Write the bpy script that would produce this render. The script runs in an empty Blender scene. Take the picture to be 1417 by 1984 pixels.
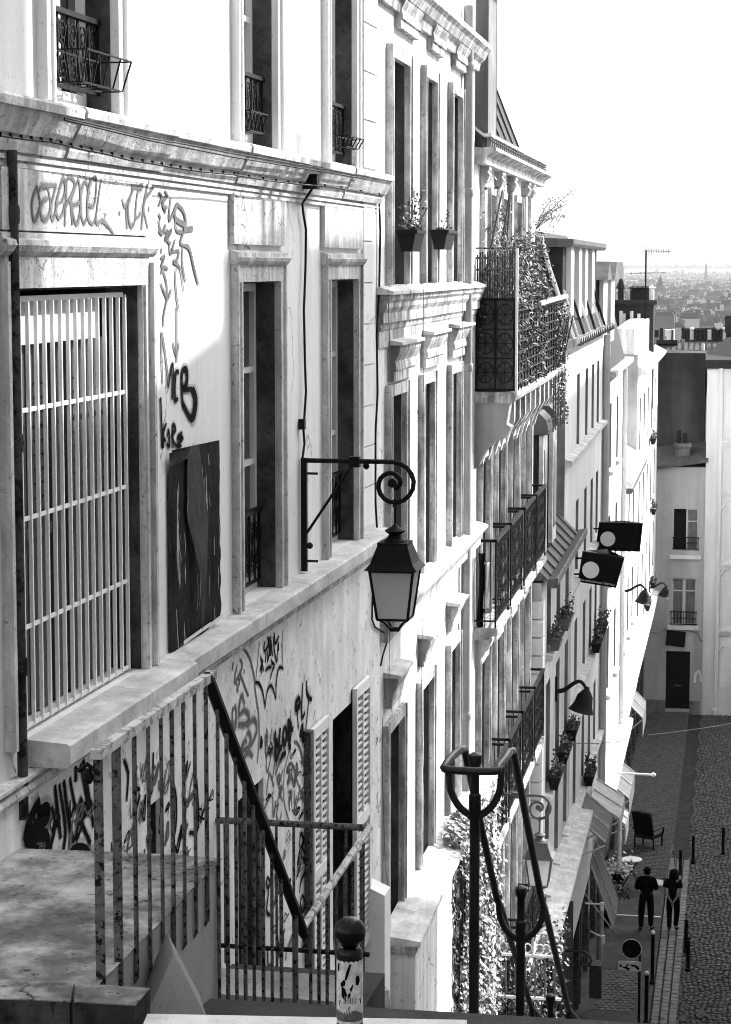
import bpy, math, random
from mathutils import Vector, Matrix
random.seed(7)
R = math.radians
sc = bpy.context.scene
col = sc.collection

# ---------------------------------------------------------------- camera
FOC = 4270.0                       # focal length in photo pixels (photo 1417 x 1984)
PITCH = math.atan(477 / FOC)
YAW = math.atan(727 / FOC * math.cos(PITCH))
cam_d = bpy.data.cameras.new('camera')
cam = bpy.data.objects.new('camera', cam_d)
col.objects.link(cam)
sc.camera = cam
cam_d.sensor_fit = 'VERTICAL'
cam_d.sensor_height = 36.0
cam_d.lens = FOC / 1984 * 36.0
cam_d.clip_start = 0.1
cam_d.clip_end = 30000
cam.rotation_euler = (math.pi / 2 - PITCH, 0, YAW)
CR = Matrix.Rotation(YAW, 3, 'Z') @ Matrix.Rotation(math.pi / 2 - PITCH, 3, 'X')

# ---------------------------------------------------------------- sky, sun, exposure
SUN_EL, SUN_AZ = R(36), R(47)      # azimuth measured from +Y (down the street) towards +X
SUN = Vector((math.cos(SUN_EL) * math.sin(SUN_AZ), math.cos(SUN_EL) * math.cos(SUN_AZ), math.sin(SUN_EL)))
wd = bpy.data.worlds.new('World'); sc.world = wd; wd.use_nodes = True
nt = wd.node_tree; nt.nodes.clear()
sky = nt.nodes.new('ShaderNodeTexSky'); sky.sky_type = 'NISHITA'; sky.sun_disc = False
sky.sun_elevation = SUN_EL; sky.sun_rotation = SUN_AZ
sky.air_density = 1.2; sky.dust_density = 3.7; sky.ozone_density = 1.0; sky.altitude = 100
bw = nt.nodes.new('ShaderNodeRGBToBW')
bg = nt.nodes.new('ShaderNodeBackground'); bg.inputs[1].default_value = 0.15
wo = nt.nodes.new('ShaderNodeOutputWorld')
nt.links.new(sky.outputs[0], bw.inputs[0]); nt.links.new(bw.outputs[0], bg.inputs[0]); nt.links.new(bg.outputs[0], wo.inputs[0])
sl = bpy.data.lights.new('sun', 'SUN'); sl.energy = 2.4; sl.angle = R(0.53); sl.color = (1, 1, 1)
so = bpy.data.objects.new('sun', sl); col.objects.link(so)
so.rotation_euler = SUN.to_track_quat('Z', 'Y').to_euler(); so.location = (30, 30, 60)
sc.view_settings.view_transform = 'Standard'; sc.view_settings.look = 'None'
sc.view_settings.gamma = 1.0; sc.view_settings.exposure = 2.0
sc.view_settings.use_curve_mapping = False
sc.cycles.max_bounces = 5; sc.cycles.diffuse_bounces = 3; sc.cycles.glossy_bounces = 2
sc.cycles.volume_bounces = 0; sc.cycles.caustics_reflective = False; sc.cycles.caustics_refractive = False
sc.cycles.use_denoising = True
HAZE = 4.5e-5
sc.cycles.filter_width = 1.05

# ---------------------------------------------------------------- helpers
def ray(px, py):
    return CR @ Vector(((px - 708.5) / FOC, (992 - py) / FOC, -1.0))

class Fr:
    """A frame standing in the place: s along, d out towards the street, z up."""
    def __init__(f, x, y, ang=0.0):
        f.O = Vector((x, y, 0)); f.a = ang
        f.u = Vector((math.sin(ang), math.cos(ang), 0)); f.n = Vector((math.cos(ang), -math.sin(ang), 0))
    def px(f, x, y, d=0.0):
        r = ray(x, y); t = (d + f.O.dot(f.n)) / r.dot(f.n); p = r * t
        return (p - f.O).dot(f.u), p.z
    def s(f, x, y, d=0.0): return f.px(x, y, d)[0]
    def z(f, x, y, d=0.0): return f.px(x, y, d)[1]
    def world(f, s, d, z): return f.O + f.u * s + f.n * d + Vector((0, 0, z))

def at(px, py, Y):
    """the point of the place seen at a photo pixel, at distance Y down the street"""
    r = ray(px, py); return r * (Y / r.y)

def tag(o, label=None, cat=None, group=None, kind=None):
    if label: o['label'] = label
    if cat: o['category'] = cat
    if group: o['group'] = group
    if kind: o['kind'] = kind
    return o

class G:
    """collects geometry in frame coordinates (s, d, z)"""
    def __init__(g): g.v = []; g.f = []
    def add(g, vs, fs):
        b = len(g.v); g.v += [(a[0], -a[1], a[2]) for a in vs]
        g.f += [tuple(i + b for i in q) for q in fs]; return g
    def box(g, s0, s1, d0, d1, z0, z1):
        vs = [(s, d, z) for z in (z0, z1) for d in (d0, d1) for s in (s0, s1)]
        return g.add(vs, [(0, 2, 3, 1), (4, 5, 7, 6), (0, 1, 5, 4), (2, 6, 7, 3), (0, 4, 6, 2), (1, 3, 7, 5)])
    def quad(g, a, b, c, d): return g.add([a, b, c, d], [(0, 1, 2, 3)])
    def prism(g, prof, s0, s1, k0=0.0, k1=0.0):
        """profile [(d, z)] extruded along s; k0/k1 mitre the ends by d*k"""
        n = len(prof)
        vs = [(s0 + k0 * d, d, z) for d, z in prof] + [(s1 + k1 * d, d, z) for d, z in prof]
        return g.add(vs, [(i, (i + 1) % n, n + (i + 1) % n, n + i) for i in range(n)] + [tuple(range(n - 1, -1, -1)), tuple(range(n, 2 * n))])
    def prismz(g, prof, z0, z1):
        """profile [(s, d)] extruded upwards"""
        n = len(prof)
        vs = [(s, d, z0) for s, d in prof] + [(s, d, z1) for s, d in prof]
        return g.add(vs, [(i, (i + 1) % n, n + (i + 1) % n, n + i) for i in range(n)] + [tuple(range(n - 1, -1, -1)), tuple(range(n, 2 * n))])
    def prismd(g, prof, d0, d1):
        """profile [(s, z)] extruded outwards"""
        n = len(prof)
        vs = [(s, d0, z) for s, z in prof] + [(s, d1, z) for s, z in prof]
        return g.add(vs, [(i, (i + 1) % n, n + (i + 1) % n, n + i) for i in range(n)] + [tuple(range(n - 1, -1, -1)), tuple(range(n, 2 * n))])
    def tube(g, path, r, n=6, closed=False, flat=1.0):
        P = [Vector(p) for p in path]; m = len(P); rings = []
        rr = r if isinstance(r, (list, tuple)) else [r] * m
        up = None
        for i, p in enumerate(P):
            if closed: t = P[(i + 1) % m] - P[i - 1]
            else: t = P[min(i + 1, m - 1)] - P[max(i - 1, 0)]
            if t.length < 1e-9: t = Vector((0, 0, 1))
            t.normalize()
            if up is None: up = Vector((0, 0, 1)) if abs(t.z) < .9 else Vector((1, 0, 0))
            a = t.cross(up)
            if a.length < 1e-4: a = t.orthogonal()
            a.normalize(); b = a.cross(t).normalized(); up = b
            rings.append([tuple(p + a * (math.cos(2 * math.pi * (k + .5) / n) * rr[i]) + b * (math.sin(2 * math.pi * (k + .5) / n) * rr[i] * flat)) for k in range(n)])
        vs = [v for q in rings for v in q]; fs = []
        for i in range(m if closed else m - 1):
            j = (i + 1) % m
            for k in range(n): fs.append((i * n + k, i * n + (k + 1) % n, j * n + (k + 1) % n, j * n + k))
        if not closed: fs += [tuple(range(n - 1, -1, -1)), tuple(range((m - 1) * n, m * n))]
        return g.add(vs, fs)
    def lathe(g, prof, c=(0, 0, 0), n=14):
        vs = []; fs = []; m = len(prof)
        for r, z in prof:
            for k in range(n): vs.append((c[0] + r * math.cos(2 * math.pi * k / n), c[1] + r * math.sin(2 * math.pi * k / n), c[2] + z))
        for i in range(m - 1):
            for k in range(n): fs.append((i * n + k, i * n + (k + 1) % n, (i + 1) * n + (k + 1) % n, (i + 1) * n + k))
        return g.add(vs, fs + [tuple(range(n - 1, -1, -1)), tuple(range((m - 1) * n, m * n))])
    def ribbon(g, path, w, d):
        """painted stroke lying on the wall: path [(s, z)], half width w"""
        m = len(path); vs = []
        for i, (s, z) in enumerate(path):
            a = path[max(i - 1, 0)]; b = path[min(i + 1, m - 1)]
            tx, tz = b[0] - a[0], b[1] - a[1]; L = math.hypot(tx, tz) or 1
            ww = w[i] if isinstance(w, (list, tuple)) else w
            vs += [(s - tz / L * ww, d, z + tx / L * ww), (s + tz / L * ww, d, z - tx / L * ww)]
        return g.add(vs, [(2 * i, 2 * i + 1, 2 * i + 3, 2 * i + 2) for i in range(m - 1)])
    def leaf(g, p, nrm, size, elong=1.5):
        n = Vector(nrm).normalized(); a = n.orthogonal().normalized()
        a.rotate(Matrix.Rotation(random.uniform(0, 6.28), 3, n)); b = n.cross(a)
        p = Vector(p); L = size * elong; w = size * .5
        return g.add([tuple(p - a * L * .5), tuple(p + b * w + n * size * .12), tuple(p + a * L * .5), tuple(p - b * w + n * size * .12)], [(0, 1, 2, 3)])
    def mesh(g, name, zb=0.0):
        me = bpy.data.meshes.new(name)
        me.from_pydata([(x, y, z - zb) for x, y, z in g.v], [], g.f); me.update(); return me

def smooth(me, ang=40):
    me.polygons.foreach_set('use_smooth', [True] * len(me.polygons))
    try: me.set_sharp_from_angle(angle=R(ang))
    except Exception: pass

class Thing:
    def __init__(t, name, fr, zb, label, cat, group=None, s0=0.0, kind=None):
        """Empty at the base of a thing, at frame point (s0, 0, zb)"""
        t.fr = fr; t.zb = zb; t.s0 = s0
        o = bpy.data.objects.new(name, None); col.objects.link(o)
        o.empty_display_size = .2
        p = fr.world(s0, 0, zb)
        M = Matrix(((fr.u.x, -fr.n.x, 0, p.x), (fr.u.y, -fr.n.y, 0, p.y), (0, 0, 1, p.z), (0, 0, 0, 1)))
        o.matrix_world = M; t.o = o
        tag(o, label, cat, group, kind)
    def part(t, name, g, mat, parent=None, label=None, sm=False, kind=None, me=None):
        if me is None:
            if t.s0: g.v = [(x - t.s0, y, z) for x, y, z in g.v]
            me = g.mesh(name, t.zb)
            me.materials.append(mat)
            if sm: smooth(me)
        o = bpy.data.objects.new(name, me); col.objects.link(o)
        o.parent = parent or t.o
        tag(o, label, None, None, kind)
        return o
    def dup(t, src, off, name=None, parent=None):
        """copy of a part moved by off (s, d, z)"""
        o = src.copy(); col.objects.link(o); o.parent = parent or src.parent
        o.location = (src.location[0] + off[0], src.location[1] - off[1], src.location[2] + off[2])
        return o

def clone(root, loc=None, rz=None, scale=None, label=None):
    def rec(o, parent):
        c = o.copy(); col.objects.link(c)
        if parent: c.parent = parent
        for ch in [q for q in o.children]: rec(ch, c)
        return c
    c = rec(root, None)
    if loc is not None: c.location = loc
    if rz is not None: c.rotation_euler = (0, 0, rz)
    if scale is not None: c.scale = (scale,) * 3
    if label: c['label'] = label
    return c

def single(name, g, mat, fr, zb, label, cat, group=None, s0=0.0, sm=False, kind=None):
    """a thing that is one mesh"""
    t = Thing.__new__(Thing); t.fr = fr; t.zb = zb; t.s0 = s0
    g.v = [(x - s0, y, z) for x, y, z in g.v]
    me = g.mesh(name, zb); me.materials.append(mat)
    if sm: smooth(me)
    o = bpy.data.objects.new(name, me); col.objects.link(o)
    p = fr.world(s0, 0, zb)
    o.matrix_world = Matrix(((fr.u.x, -fr.n.x, 0, p.x), (fr.u.y, -fr.n.y, 0, p.y), (0, 0, 1, p.z), (0, 0, 0, 1)))
    return tag(o, label, cat, group, kind)

def wall_holes(g, s0, s1, z0, z1, holes, depth, back=6.0, sides=True):
    """front skin with recessed openings, and the body behind it"""
    ss = sorted({s0, s1} | {h[0] for h in holes} | {h[1] for h in holes})
    zs = sorted({z0, z1} | {h[2] for h in holes} | {h[3] for h in holes})
    ss = [a for a in ss if s0 <= a <= s1]; zs = [a for a in zs if z0 <= a <= z1]
    for i in range(len(ss) - 1):
        for j in range(len(zs) - 1):
            a, b, c, e = ss[i], ss[i + 1], zs[j], zs[j + 1]
            m, n = (a + b) / 2, (c + e) / 2
            if any(h[0] < m < h[1] and h[2] < n < h[3] for h in holes): continue
            g.quad((a, 0, c), (b, 0, c), (b, 0, e), (a, 0, e))
    for a, b, c, e in holes:
        D = -depth
        g.quad((a, 0, c), (a, D, c), (a, D, e), (a, 0, e)); g.quad((b, 0, c), (b, 0, e), (b, D, e), (b, D, c))
        g.quad((a, 0, e), (a, D, e), (b, D, e), (b, 0, e)); g.quad((a, 0, c), (b, 0, c), (b, D, c), (a, D, c))
    D = -depth
    if sides:
        g.quad((s0, 0, z0), (s0, 0, z1), (s0, D, z1), (s0, D, z0)); g.quad((s1, 0, z0), (s1, D, z0), (s1, D, z1), (s1, 0, z1))
        g.quad((s0, 0, z1), (s1, 0, z1), (s1, D, z1), (s0, D, z1))
    g.box(s0, s1, -back, D - .001, z0, z1)
    return g

# ---------------------------------------------------------------- materials (all grey: the photograph is black and white)
def new_mat(name):
    m = bpy.data.materials.new(name); m.use_nodes = True
    return m, m.node_tree, m.node_tree.nodes['Principled BSDF']

def mk(name, v, rough=.85, var=.25, vs=2.0, streak=0.0, ss=(5, 5, .5), pit=0.0, ps=45, crack=0.0, cs=1.2, bump=.15, bs=40, spec=.04, metal=0.0, blotch=0.0, bls=.7, rust=0.0, rs=9, rt=.44):
    m, nt, p = new_mat(name); N = nt.nodes; L = nt.links
    tc = N.new('ShaderNodeTexCoord'); ob = tc.outputs['Object']
    def noise(scale, detail=4, vec=ob, r=.6):
        n = N.new('ShaderNodeTexNoise'); n.inputs['Scale'].default_value = scale; n.inputs['Detail'].default_value = detail; n.inputs['Roughness'].default_value = r
        L.new(vec, n.inputs['Vector']); return n.outputs[0]
    def rng(x, a, b, c, d):
        n = N.new('ShaderNodeMapRange'); L.new(x, n.inputs[0])
        for i, q in enumerate((a, b, c, d)): n.inputs[i + 1].default_value = q
        return n.outputs[0]
    def mul(a, b):
        n = N.new('ShaderNodeMath'); n.operation = 'MULTIPLY'
        for i, q in enumerate((a, b)):
            if isinstance(q, (int, float)): n.inputs[i].default_value = q
            else: L.new(q, n.inputs[i])
        return n.outputs[0]
    c = mul(rng(noise(vs), .25, .75, 1 - var, 1 + var * .5), v)
    if blotch: c = mul(c, rng(noise(bls, 5, r=.7), .42, .6, 1 - blotch, 1))
    if streak:
        mp = N.new('ShaderNodeMapping'); mp.inputs['Scale'].default_value = ss; L.new(ob, mp.inputs[0])
        c = mul(c, rng(noise(1.0, 4, mp.outputs[0]), .40, .62, 1 - streak, 1))
    if pit: c = mul(c, rng(noise(ps, 3, r=.7), .30, .40, 1 - pit, 1))
    if rust: c = mul(c, rng(noise(rs, 5, r=.75), rt, rt + .07, 1 - rust, 1))
    if crack:
        vo = N.new('ShaderNodeTexVoronoi'); vo.feature = 'DISTANCE_TO_EDGE'; vo.inputs['Scale'].default_value = cs
        nn = N.new('ShaderNodeTexNoise'); nn.inputs['Scale'].default_value = 3; nn.inputs['Detail'].default_value = 6; L.new(ob, nn.inputs['Vector'])
        ad = N.new('ShaderNodeVectorMath'); ad.operation = 'MULTIPLY_ADD'; L.new(nn.outputs[1], ad.inputs[0]); ad.inputs[1].default_value = (.5, .5, .5); L.new(ob, ad.inputs[2])
        L.new(ad.outputs[0], vo.inputs['Vector'])
        e = rng(vo.outputs['Distance'], .002, .012, 1, 0); e2 = rng(noise(.9, 3), .52, .6, 0, crack)
        q = mul(e, e2); inv = N.new('ShaderNodeMath'); inv.operation = 'SUBTRACT'; inv.inputs[0].default_value = 1; L.new(q, inv.inputs[1])
        c = mul(c, inv.outputs[0])
    L.new(c, p.inputs['Base Color'])
    p.inputs['Roughness'].default_value = rough; p.inputs['Metallic'].default_value = metal; p.inputs['Specular IOR Level'].default_value = spec
    if bump:
        b = N.new('ShaderNodeBump'); b.inputs['Strength'].default_value = bump; b.inputs['Distance'].default_value = .02
        L.new(noise(bs, 3, r=.65), b.inputs['Height']); L.new(b.outputs[0], p.inputs['Normal'])
    return m

M = {}
M['wall1'] = mk('plaster_old_cream', .74, var=.12, vs=.9, streak=.10, pit=.25, ps=18, crack=.7, cs=.9, bump=.10, bs=25)
M['trim1'] = mk('plaster_moulding_worn', .76, var=.25, vs=3, streak=.40, ss=(9, 9, .8), pit=.6, ps=24, crack=.8, cs=2.0, bump=.45, bs=30, blotch=.22, bls=3.2)
M['reveal1'] = mk('plaster_reveal_grime_shade', .11, var=.55, vs=5, pit=.6, ps=22, bump=.4, bs=30, blotch=.55, bls=1.6)  # grime and the shade of the recess both put into this colour
M['ledge'] = mk('zinc_capped_ledge', .70, var=.25, vs=4, streak=.2, ss=(2, 8, 8), pit=.3, ps=40, bump=.15, bs=20, blotch=.25, bls=2.5)
M['base1'] = mk('painted_base_wall', .88, var=.10, vs=2, streak=.15, ss=(6, 6, .7), pit=.6, ps=11, bump=.25, bs=30, blotch=.15, bls=1.6)
M['wall2'] = mk('plaster_white', .78, var=.12, vs=1.2, streak=.30, ss=(8, 8, .5), pit=.6, ps=14, crack=.8, cs=1.0, bump=.1)
M['trim2'] = mk('plaster_white_moulding', .74, var=.2, vs=3, streak=.55, ss=(9, 9, .9), pit=.6, ps=18, bump=.3, bs=24, blotch=.45, bls=2.4)
M['wall3'] = mk('stucco_cream', .68, var=.15, vs=1.5, streak=.2, pit=.2, ps=18, bump=.1)
M['wall4'] = mk('stucco_grey', .50, var=.15, vs=.8, streak=.25, ss=(4, 4, .35), bump=.1, blotch=.15)
M['wall5'] = mk('stucco_pale', .72, var=.1, vs=.6, streak=.15, ss=(4, 4, .3), bump=.08)
M['gable'] = mk('gable_render_stained', .34, var=.3, vs=.5, streak=.4, ss=(1.5, 1.5, .2), bump=.1, blotch=.4, bls=.35)
M['zinc'] = mk('zinc_sheet', .12, rough=.6, var=.3, vs=2, streak=.3, spec=.06, bump=.05)
M['slate'] = mk('slate_dark', .035, rough=.6, var=.4, vs=6, bump=.15)
M['iron'] = mk('iron_black', .007, rough=.6, var=.4, vs=8, bump=.1, spec=.12)
M['ironold'] = mk('iron_worn_paint', .13, rough=.7, var=.6, vs=9, rust=.93, rs=30, rt=.42, bump=.25, bs=40, spec=.1)
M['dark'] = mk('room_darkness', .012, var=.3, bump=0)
M['glass'] = mk('window_glass', .02, rough=.06, var=.2, vs=.6, bump=0, spec=.6)
M['white'] = mk('white_paint', .78, rough=.5, var=.1, vs=3, pit=.15, bump=.05)
M['sash'] = mk('sash_paint', .6, rough=.5, var=.15, vs=4, bump=.05)
M['stone'] = mk('stone_step', .34, var=.35, vs=3, pit=.5, ps=28, bump=.4, bs=35, blotch=.35, bls=1.2)
M['concrete'] = mk('concrete_cheek', .30, var=.2, vs=2, pit=.4, ps=40, bump=.25, bs=50)
M['leaf'] = mk('leaf', .09, rough=.45, var=.5, vs=9, bump=0, spec=.5)
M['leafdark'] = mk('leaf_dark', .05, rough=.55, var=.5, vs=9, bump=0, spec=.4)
M['leafpale'] = mk('leaf_pale', .20, rough=.5, var=.4, vs=9, bump=0, spec=.4)
M['bark'] = mk('bark', .08, var=.4, vs=8, bump=.3)
M['asphalt'] = mk('asphalt', .075, var=.3, vs=2, pit=.4, ps=25, bump=.3, bs=60, blotch=.25, bls=.6)
M['opp'] = mk('plaster_opposite', .75, var=.15, bump=0)

def window_fill(T, s0, s1, z0, z1, dep, mat_f, cross=(.55,), leaf2=True, pane=None, fw=.05):
    """casement frame with panes, set back in an opening"""
    g = G(); d0, d1 = -dep, -dep + .05
    g.box(s0, s0 + fw, d0, d1, z0, z1); g.box(s1 - fw, s1, d0, d1, z0, z1)
    g.box(s0 + fw, s1 - fw, d0, d1, z1 - fw, z1); g.box(s0 + fw, s1 - fw, d0, d1, z0, z0 + fw * 1.6)
    m = (s0 + s1) / 2
    if leaf2: g.box(m - fw * .8, m + fw * .8, d0, d1 + .015, z0 + fw, z1 - fw)
    for c in cross: g.box(s0 + fw, s1 - fw, d0, d1 - .005, z0 + (z1 - z0) * c - .02, z0 + (z1 - z0) * c + .02)
    o = T.part('window', g, mat_f)
    T.part('pane', G().box(s0 + fw * .5, s1 - fw * .5, d0 - .0, d0 + .012, z0 + .01, z1 - .01), pane or M['glass'], parent=o)
    return o
# ================================================================ frames of the street
A1 = math.atan(851.5 / FOC * math.cos(PITCH)) - YAW
_r = ray(630, 515) * (17.7)
_n1 = Vector((math.cos(A1), -math.sin(A1), 0))
_o1 = _n1 * _r.dot(_n1)
F1 = Fr(_o1.x, _o1.y, A1)
X2 = -3.24
F2 = Fr(X2, 0); F3 = Fr(X2, 0); F4 = Fr(X2 + .15, 0); F5 = Fr(X2, 0)
ZS = -18.4                        # street level at the foot of the stairs

# ---------------------------------------------------------------- ground: hill, stair slope and city plain in one sheet
def ground_z(y):
    pts = [(-60, 8), (-2, -1.2), (8.3, -3.35), (10, -3.5), (41, -18.6), (48, -18.62), (130, -18.62), (500, -45), (1200, -62), (6500, -62), (9000, -8), (10500, 4), (14000, 4)]
    for (a, b), (c, d) in zip(pts, pts[1:]):
        if y <= c: return b + (d - b) * (y - a) / (c - a)
    return pts[-1][1]
g = G()
ys = [-60, -30, -10, -2, 3, 8.3, 10] + [12 + 2 * i for i in range(15)] + [41, 48, 70, 100, 130, 200, 300, 500, 800, 1200, 2000, 3500, 5000, 6500, 7500, 8200, 9000, 10500, 14000]
xs = [-5000, -2500, -1200, -400, -60, -12, -3.3, 3.3, 12, 60, 400, 1200, 2500]
vs = [(y, x, ground_z(y)) for y in ys for x in xs]
nx = len(xs)
g.add(vs, [(j * nx + i, j * nx + i + 1, (j + 1) * nx + i + 1, (j + 1) * nx + i) for j in range(len(ys) - 1) for i in range(nx - 1)])
W0 = Fr(0, 0)
single('ground', g, M['asphalt'], W0, 0, None, None, kind='structure')

# ---------------------------------------------------------------- houses across the street (they shade this side)
XO = 4.2
def opp(fr, x, y, d=0.0):
    s, z = fr.px(x, y, d); p = fr.world(s, d, z); t = (XO - p.x) / SUN.x; q = p + SUN * t
    return q.y, q.z
def opp_house(y0, y1, tops, label, depth=5.0, extra=None):
    """roofline profile [(y, z)] along the far kerb; side walls skewed along the sun for clean shadow edges"""
    t = Thing('house', W0, -19.5, label, 'house', s0=y0)
    g = G(); k = SUN.y / SUN.x  # unseen footprint shaped by the sun direction so the shadow edges fall cleanly
    prof = [(y0, -19.5), (y1, -19.5)] + tops[::-1]
    n = len(prof)
    vs = [(a, XO, b) for a, b in prof] + [(a + depth * k, XO + depth, b) for a, b in prof]
    g.add(vs, [(i, (i + 1) % n, n + (i + 1) % n, n + i) for i in range(n)] + [tuple(range(n)), tuple(range(2 * n - 1, n - 1, -1))])
    t.part('wall', g, M['opp'])
    if extra:
        for e in extra: t.part(e[0], e[1], M['opp'])
    return t
yL, _ = opp(F1, 62, 380)
opp_house(-14, yL, [(-14, 9.8), (yL, 9.8)], 'tall house across the street nearest the camera')
a = [opp(F1, 62, 800), opp(F1, 270, 770), opp(F1, 420, 640)]
yR, zR = opp(F1, 430, 482)
yE, _ = opp(F2, 779, 700)
opp_house(yL + .001, yR - .001, [(yL + .001, a[0][1]), a[1], (yR - .001, a[2][1])], 'low lean-to between the two houses across the street')
# stack of chimneys whose shadow falls on the near facade
def oppbox(xa, xb, ytop, dd=.5):
    y0, _ = opp(F1, xa, 480); y1, zt = opp(F1, xb, ytop); k = SUN.y / SUN.x
    return G().add([(y, XO + e + .0, z) if e == 0 else (y + e * k, XO + e, z) for e in (0, dd) for z in (zR - .3, zt) for y in (y0, y1)], [(0, 1, 3, 2), (4, 6, 7, 5), (0, 2, 6, 4), (1, 5, 7, 3), (2, 3, 7, 6), (0, 4, 5, 1)])
ch = [('chimney', oppbox(492, 600, 442)), ('chimney_pot', oppbox(493, 502, 345)), ('chimney_pot', oppbox(511, 522, 345)), ('chimney_pot', oppbox(532, 541, 330)), ('chimney_pot', oppbox(553, 597, 318)), ('chimney_cowl', oppbox(571, 590, 245))]
opp_house(yR, yE, [(yR, zR), (yE, opp(F2, 779, 470)[1])], 'house with a chimney stack across the street', extra=ch)
y2, z2 = opp(F3, 1015, 690); y3, z3 = opp(F5, 1172, 700)
opp_house(y2, y3, [(y2, opp(F5, 1098, 772)[1]), (opp(F5, 1098, 772)), (y3, z3)], 'grey house across the street below the stairs')
y4, z4 = opp(F5, 1262, 1338)
opp_house(y3 + .01, 130, [(y3 + .01, z4 + .6), (130, z4 - .4)], 'low house across the street at the bottom')
opp_house(yE + .01, y2 - .01, [(yE + .01, -7), (y2 - .01, -12)], 'low wall and garden house across the stairs')
# ================================================================ the near house on the left
P1 = F1.px
S1E = F1.s(729, 800); S1B = 8.6
B1 = Thing('plaster_house', F1, -9.0, 'near cream plaster house covered in graffiti, with a barred window and a stone cornice', 'house', s0=S1B)
ZC0, ZC1 = .57, .80                # cornice
ZW0, ZW1 = -2.36, -.11             # main windows
w1 = (F1.s(25, 1000), F1.s(272, 1000)); w2 = (F1.s(460, 800), F1.s(534, 800)); w3 = (F1.s(632, 800), F1.s(686, 800))
u1 = (F1.s(92, 100), F1.s(215, 100)); u2 = (F1.s(460, 100), F1.s(527, 100)); u3 = (F1.s(632, 100), F1.s(682, 100))
l1 = (F1.s(637, 1500), F1.s(690, 1500)); l2 = (F1.s(452, 1600), F1.s(502, 1600)); l3 = (F1.s(281, 1600), F1.s(303, 1600))
ZL = F1.z(640, 1392)
holes = [(a, b, ZW0, ZW1) for a, b in (w1, w2, w3)] + [(a, b, .80, 3.6) for a, b in (u1, u2, u3)] + [(l1[0], l1[1], -5.9, ZL), (l2[0], l2[1], -5.9, F1.z(475, 1530)), (l3[0], l3[1], -4.6, F1.z(290, 1552))]
B1.part('wall', wall_holes(G(), S1B, S1E, -9.0, 4.6, holes, .20), M['wall1'])
# painted lower wall skin, slightly proud, under the sill course
ZK = -2.62
hb = [(a, b, c, e) for a, b, c, e in holes if e < -2.5]
gb = G(); DB = .035
ss = sorted({S1B, S1E} | {h[0] for h in hb} | {h[1] for h in hb})
for a, b in zip(ss, ss[1:]):
    tops = [ZK]; m = (a + b) / 2; hh = [h for h in hb if h[0] < m < h[1]]
    if hh: gb.box(a, b, .001, DB, hh[0][3], ZK); gb.box(a, b, .001, DB, -9, hh[0][2])
    else: gb.box(a, b, .001, DB, -9, ZK)
B1.part('base_wall', gb, M['base1'])
# dark liners in the openings: grime plus painted recess shade
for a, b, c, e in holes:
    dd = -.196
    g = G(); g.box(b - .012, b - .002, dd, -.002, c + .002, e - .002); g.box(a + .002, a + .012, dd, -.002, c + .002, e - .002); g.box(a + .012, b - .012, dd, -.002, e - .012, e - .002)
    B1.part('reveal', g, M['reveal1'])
# cornice
prof = [(0, ZC0 - .02), (.035, ZC0 - .02), (.05, ZC0 + .02), (.05, ZC0 + .05), (.075, ZC0 + .06), (.095, ZC0 + .10), (.12, ZC0 + .15), (.125, ZC0 + .175), (.15, ZC0 + .18), (.155, ZC1 - .012), (.14, ZC1 + .005), (0, ZC1 + .02)]
cuts = [S1B, F1.s(112, 240), F1.s(300, 300), F1.s(446, 320), F1.s(560, 330), F1.s(655, 340), S1E + .03]
for i, (a, b) in enumerate(zip(cuts, cuts[1:])):
    k = .012 if i % 2 else 0.0
    B1.part('cornice_stone', G().prism([(d + (k if d > 0 else 0), z + random.uniform(-.003, .003)) for d, z in prof], a, b - .006), M['trim1'])
# bed moulding strip under the cornice
for dz, dd in ((-.06, .028), (-.095, .018)):
    B1.part('moulding', G().box(S1B, S1E, .001, dd, ZC0 + dz, ZC0 + dz + .022), M['trim1'])
# sill course
SL0 = F1.s(50, 1440)
scuts = [SL0, F1.s(220, 1390), F1.s(312, 1320), F1.s(465, 1215), F1.s(555, 1160), F1.s(640, 1100), F1.s(702, 1050), S1E + .02]
for i, (a, b) in enumerate(zip(scuts, scuts[1:])):
    pr = .235 if i < 2 else .19
    B1.part('sill_stone', G().prism([(0, -2.50), (pr - .02, -2.50), (pr, -2.48), (pr, -2.385), (pr - .02, -2.375), (0, -2.36)], a, b - .008), M['ledge'])
B1.part('moulding', G().prism([(.0, -2.62), (.045, -2.62), (.075, -2.60), (.085, -2.575), (.075, -2.55), (.05, -2.54), (.09, -2.52), (.09, -2.503), (0, -2.503)], S1B, S1E), M['trim1'])
# window casings
def casing(T, a, b, z0, z1, w, pr, mat, top=.0, name='casing', bead=.022):
    g = G()
    g.box(a - w, a, .001, pr, z0, z1); g.box(b, b + w, .001, pr, z0, z1); g.box(a - w, b + w, .001, pr + .002, z1, z1 + w * .9)
    g.box(a - w - .03, a - w, .001, pr + bead, z0, z1 + w * .9); g.box(b + w, b + w + .03, .001, pr + bead, z0, z1 + w * .9)
    g.box(a - .03, a, pr, pr + bead * .6, z0, z1); g.box(b, b + .03, pr, pr + bead * .6, z0, z1)
    if top:
        zt = z1 + w * .9
        g.prism([(.0, zt), (pr + .02, zt), (pr + .04, zt + .025), (pr + .05, zt + .05), (pr + top, zt + .055), (pr + top, zt + .085), (0, zt + .10)], a - w - .05, b + w + .05)
    return T.part(name, g, mat)
for a, b in (w2, w3):
    casing(B1, a, b, ZW0, ZW1, .13, .035, M['trim1'], top=.022)
    B1.part('frieze_panel', G().box(a - .2, b + .2, .001, .04, .145, ZC0 - .10), M['trim1'])
a, b = w1
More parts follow.
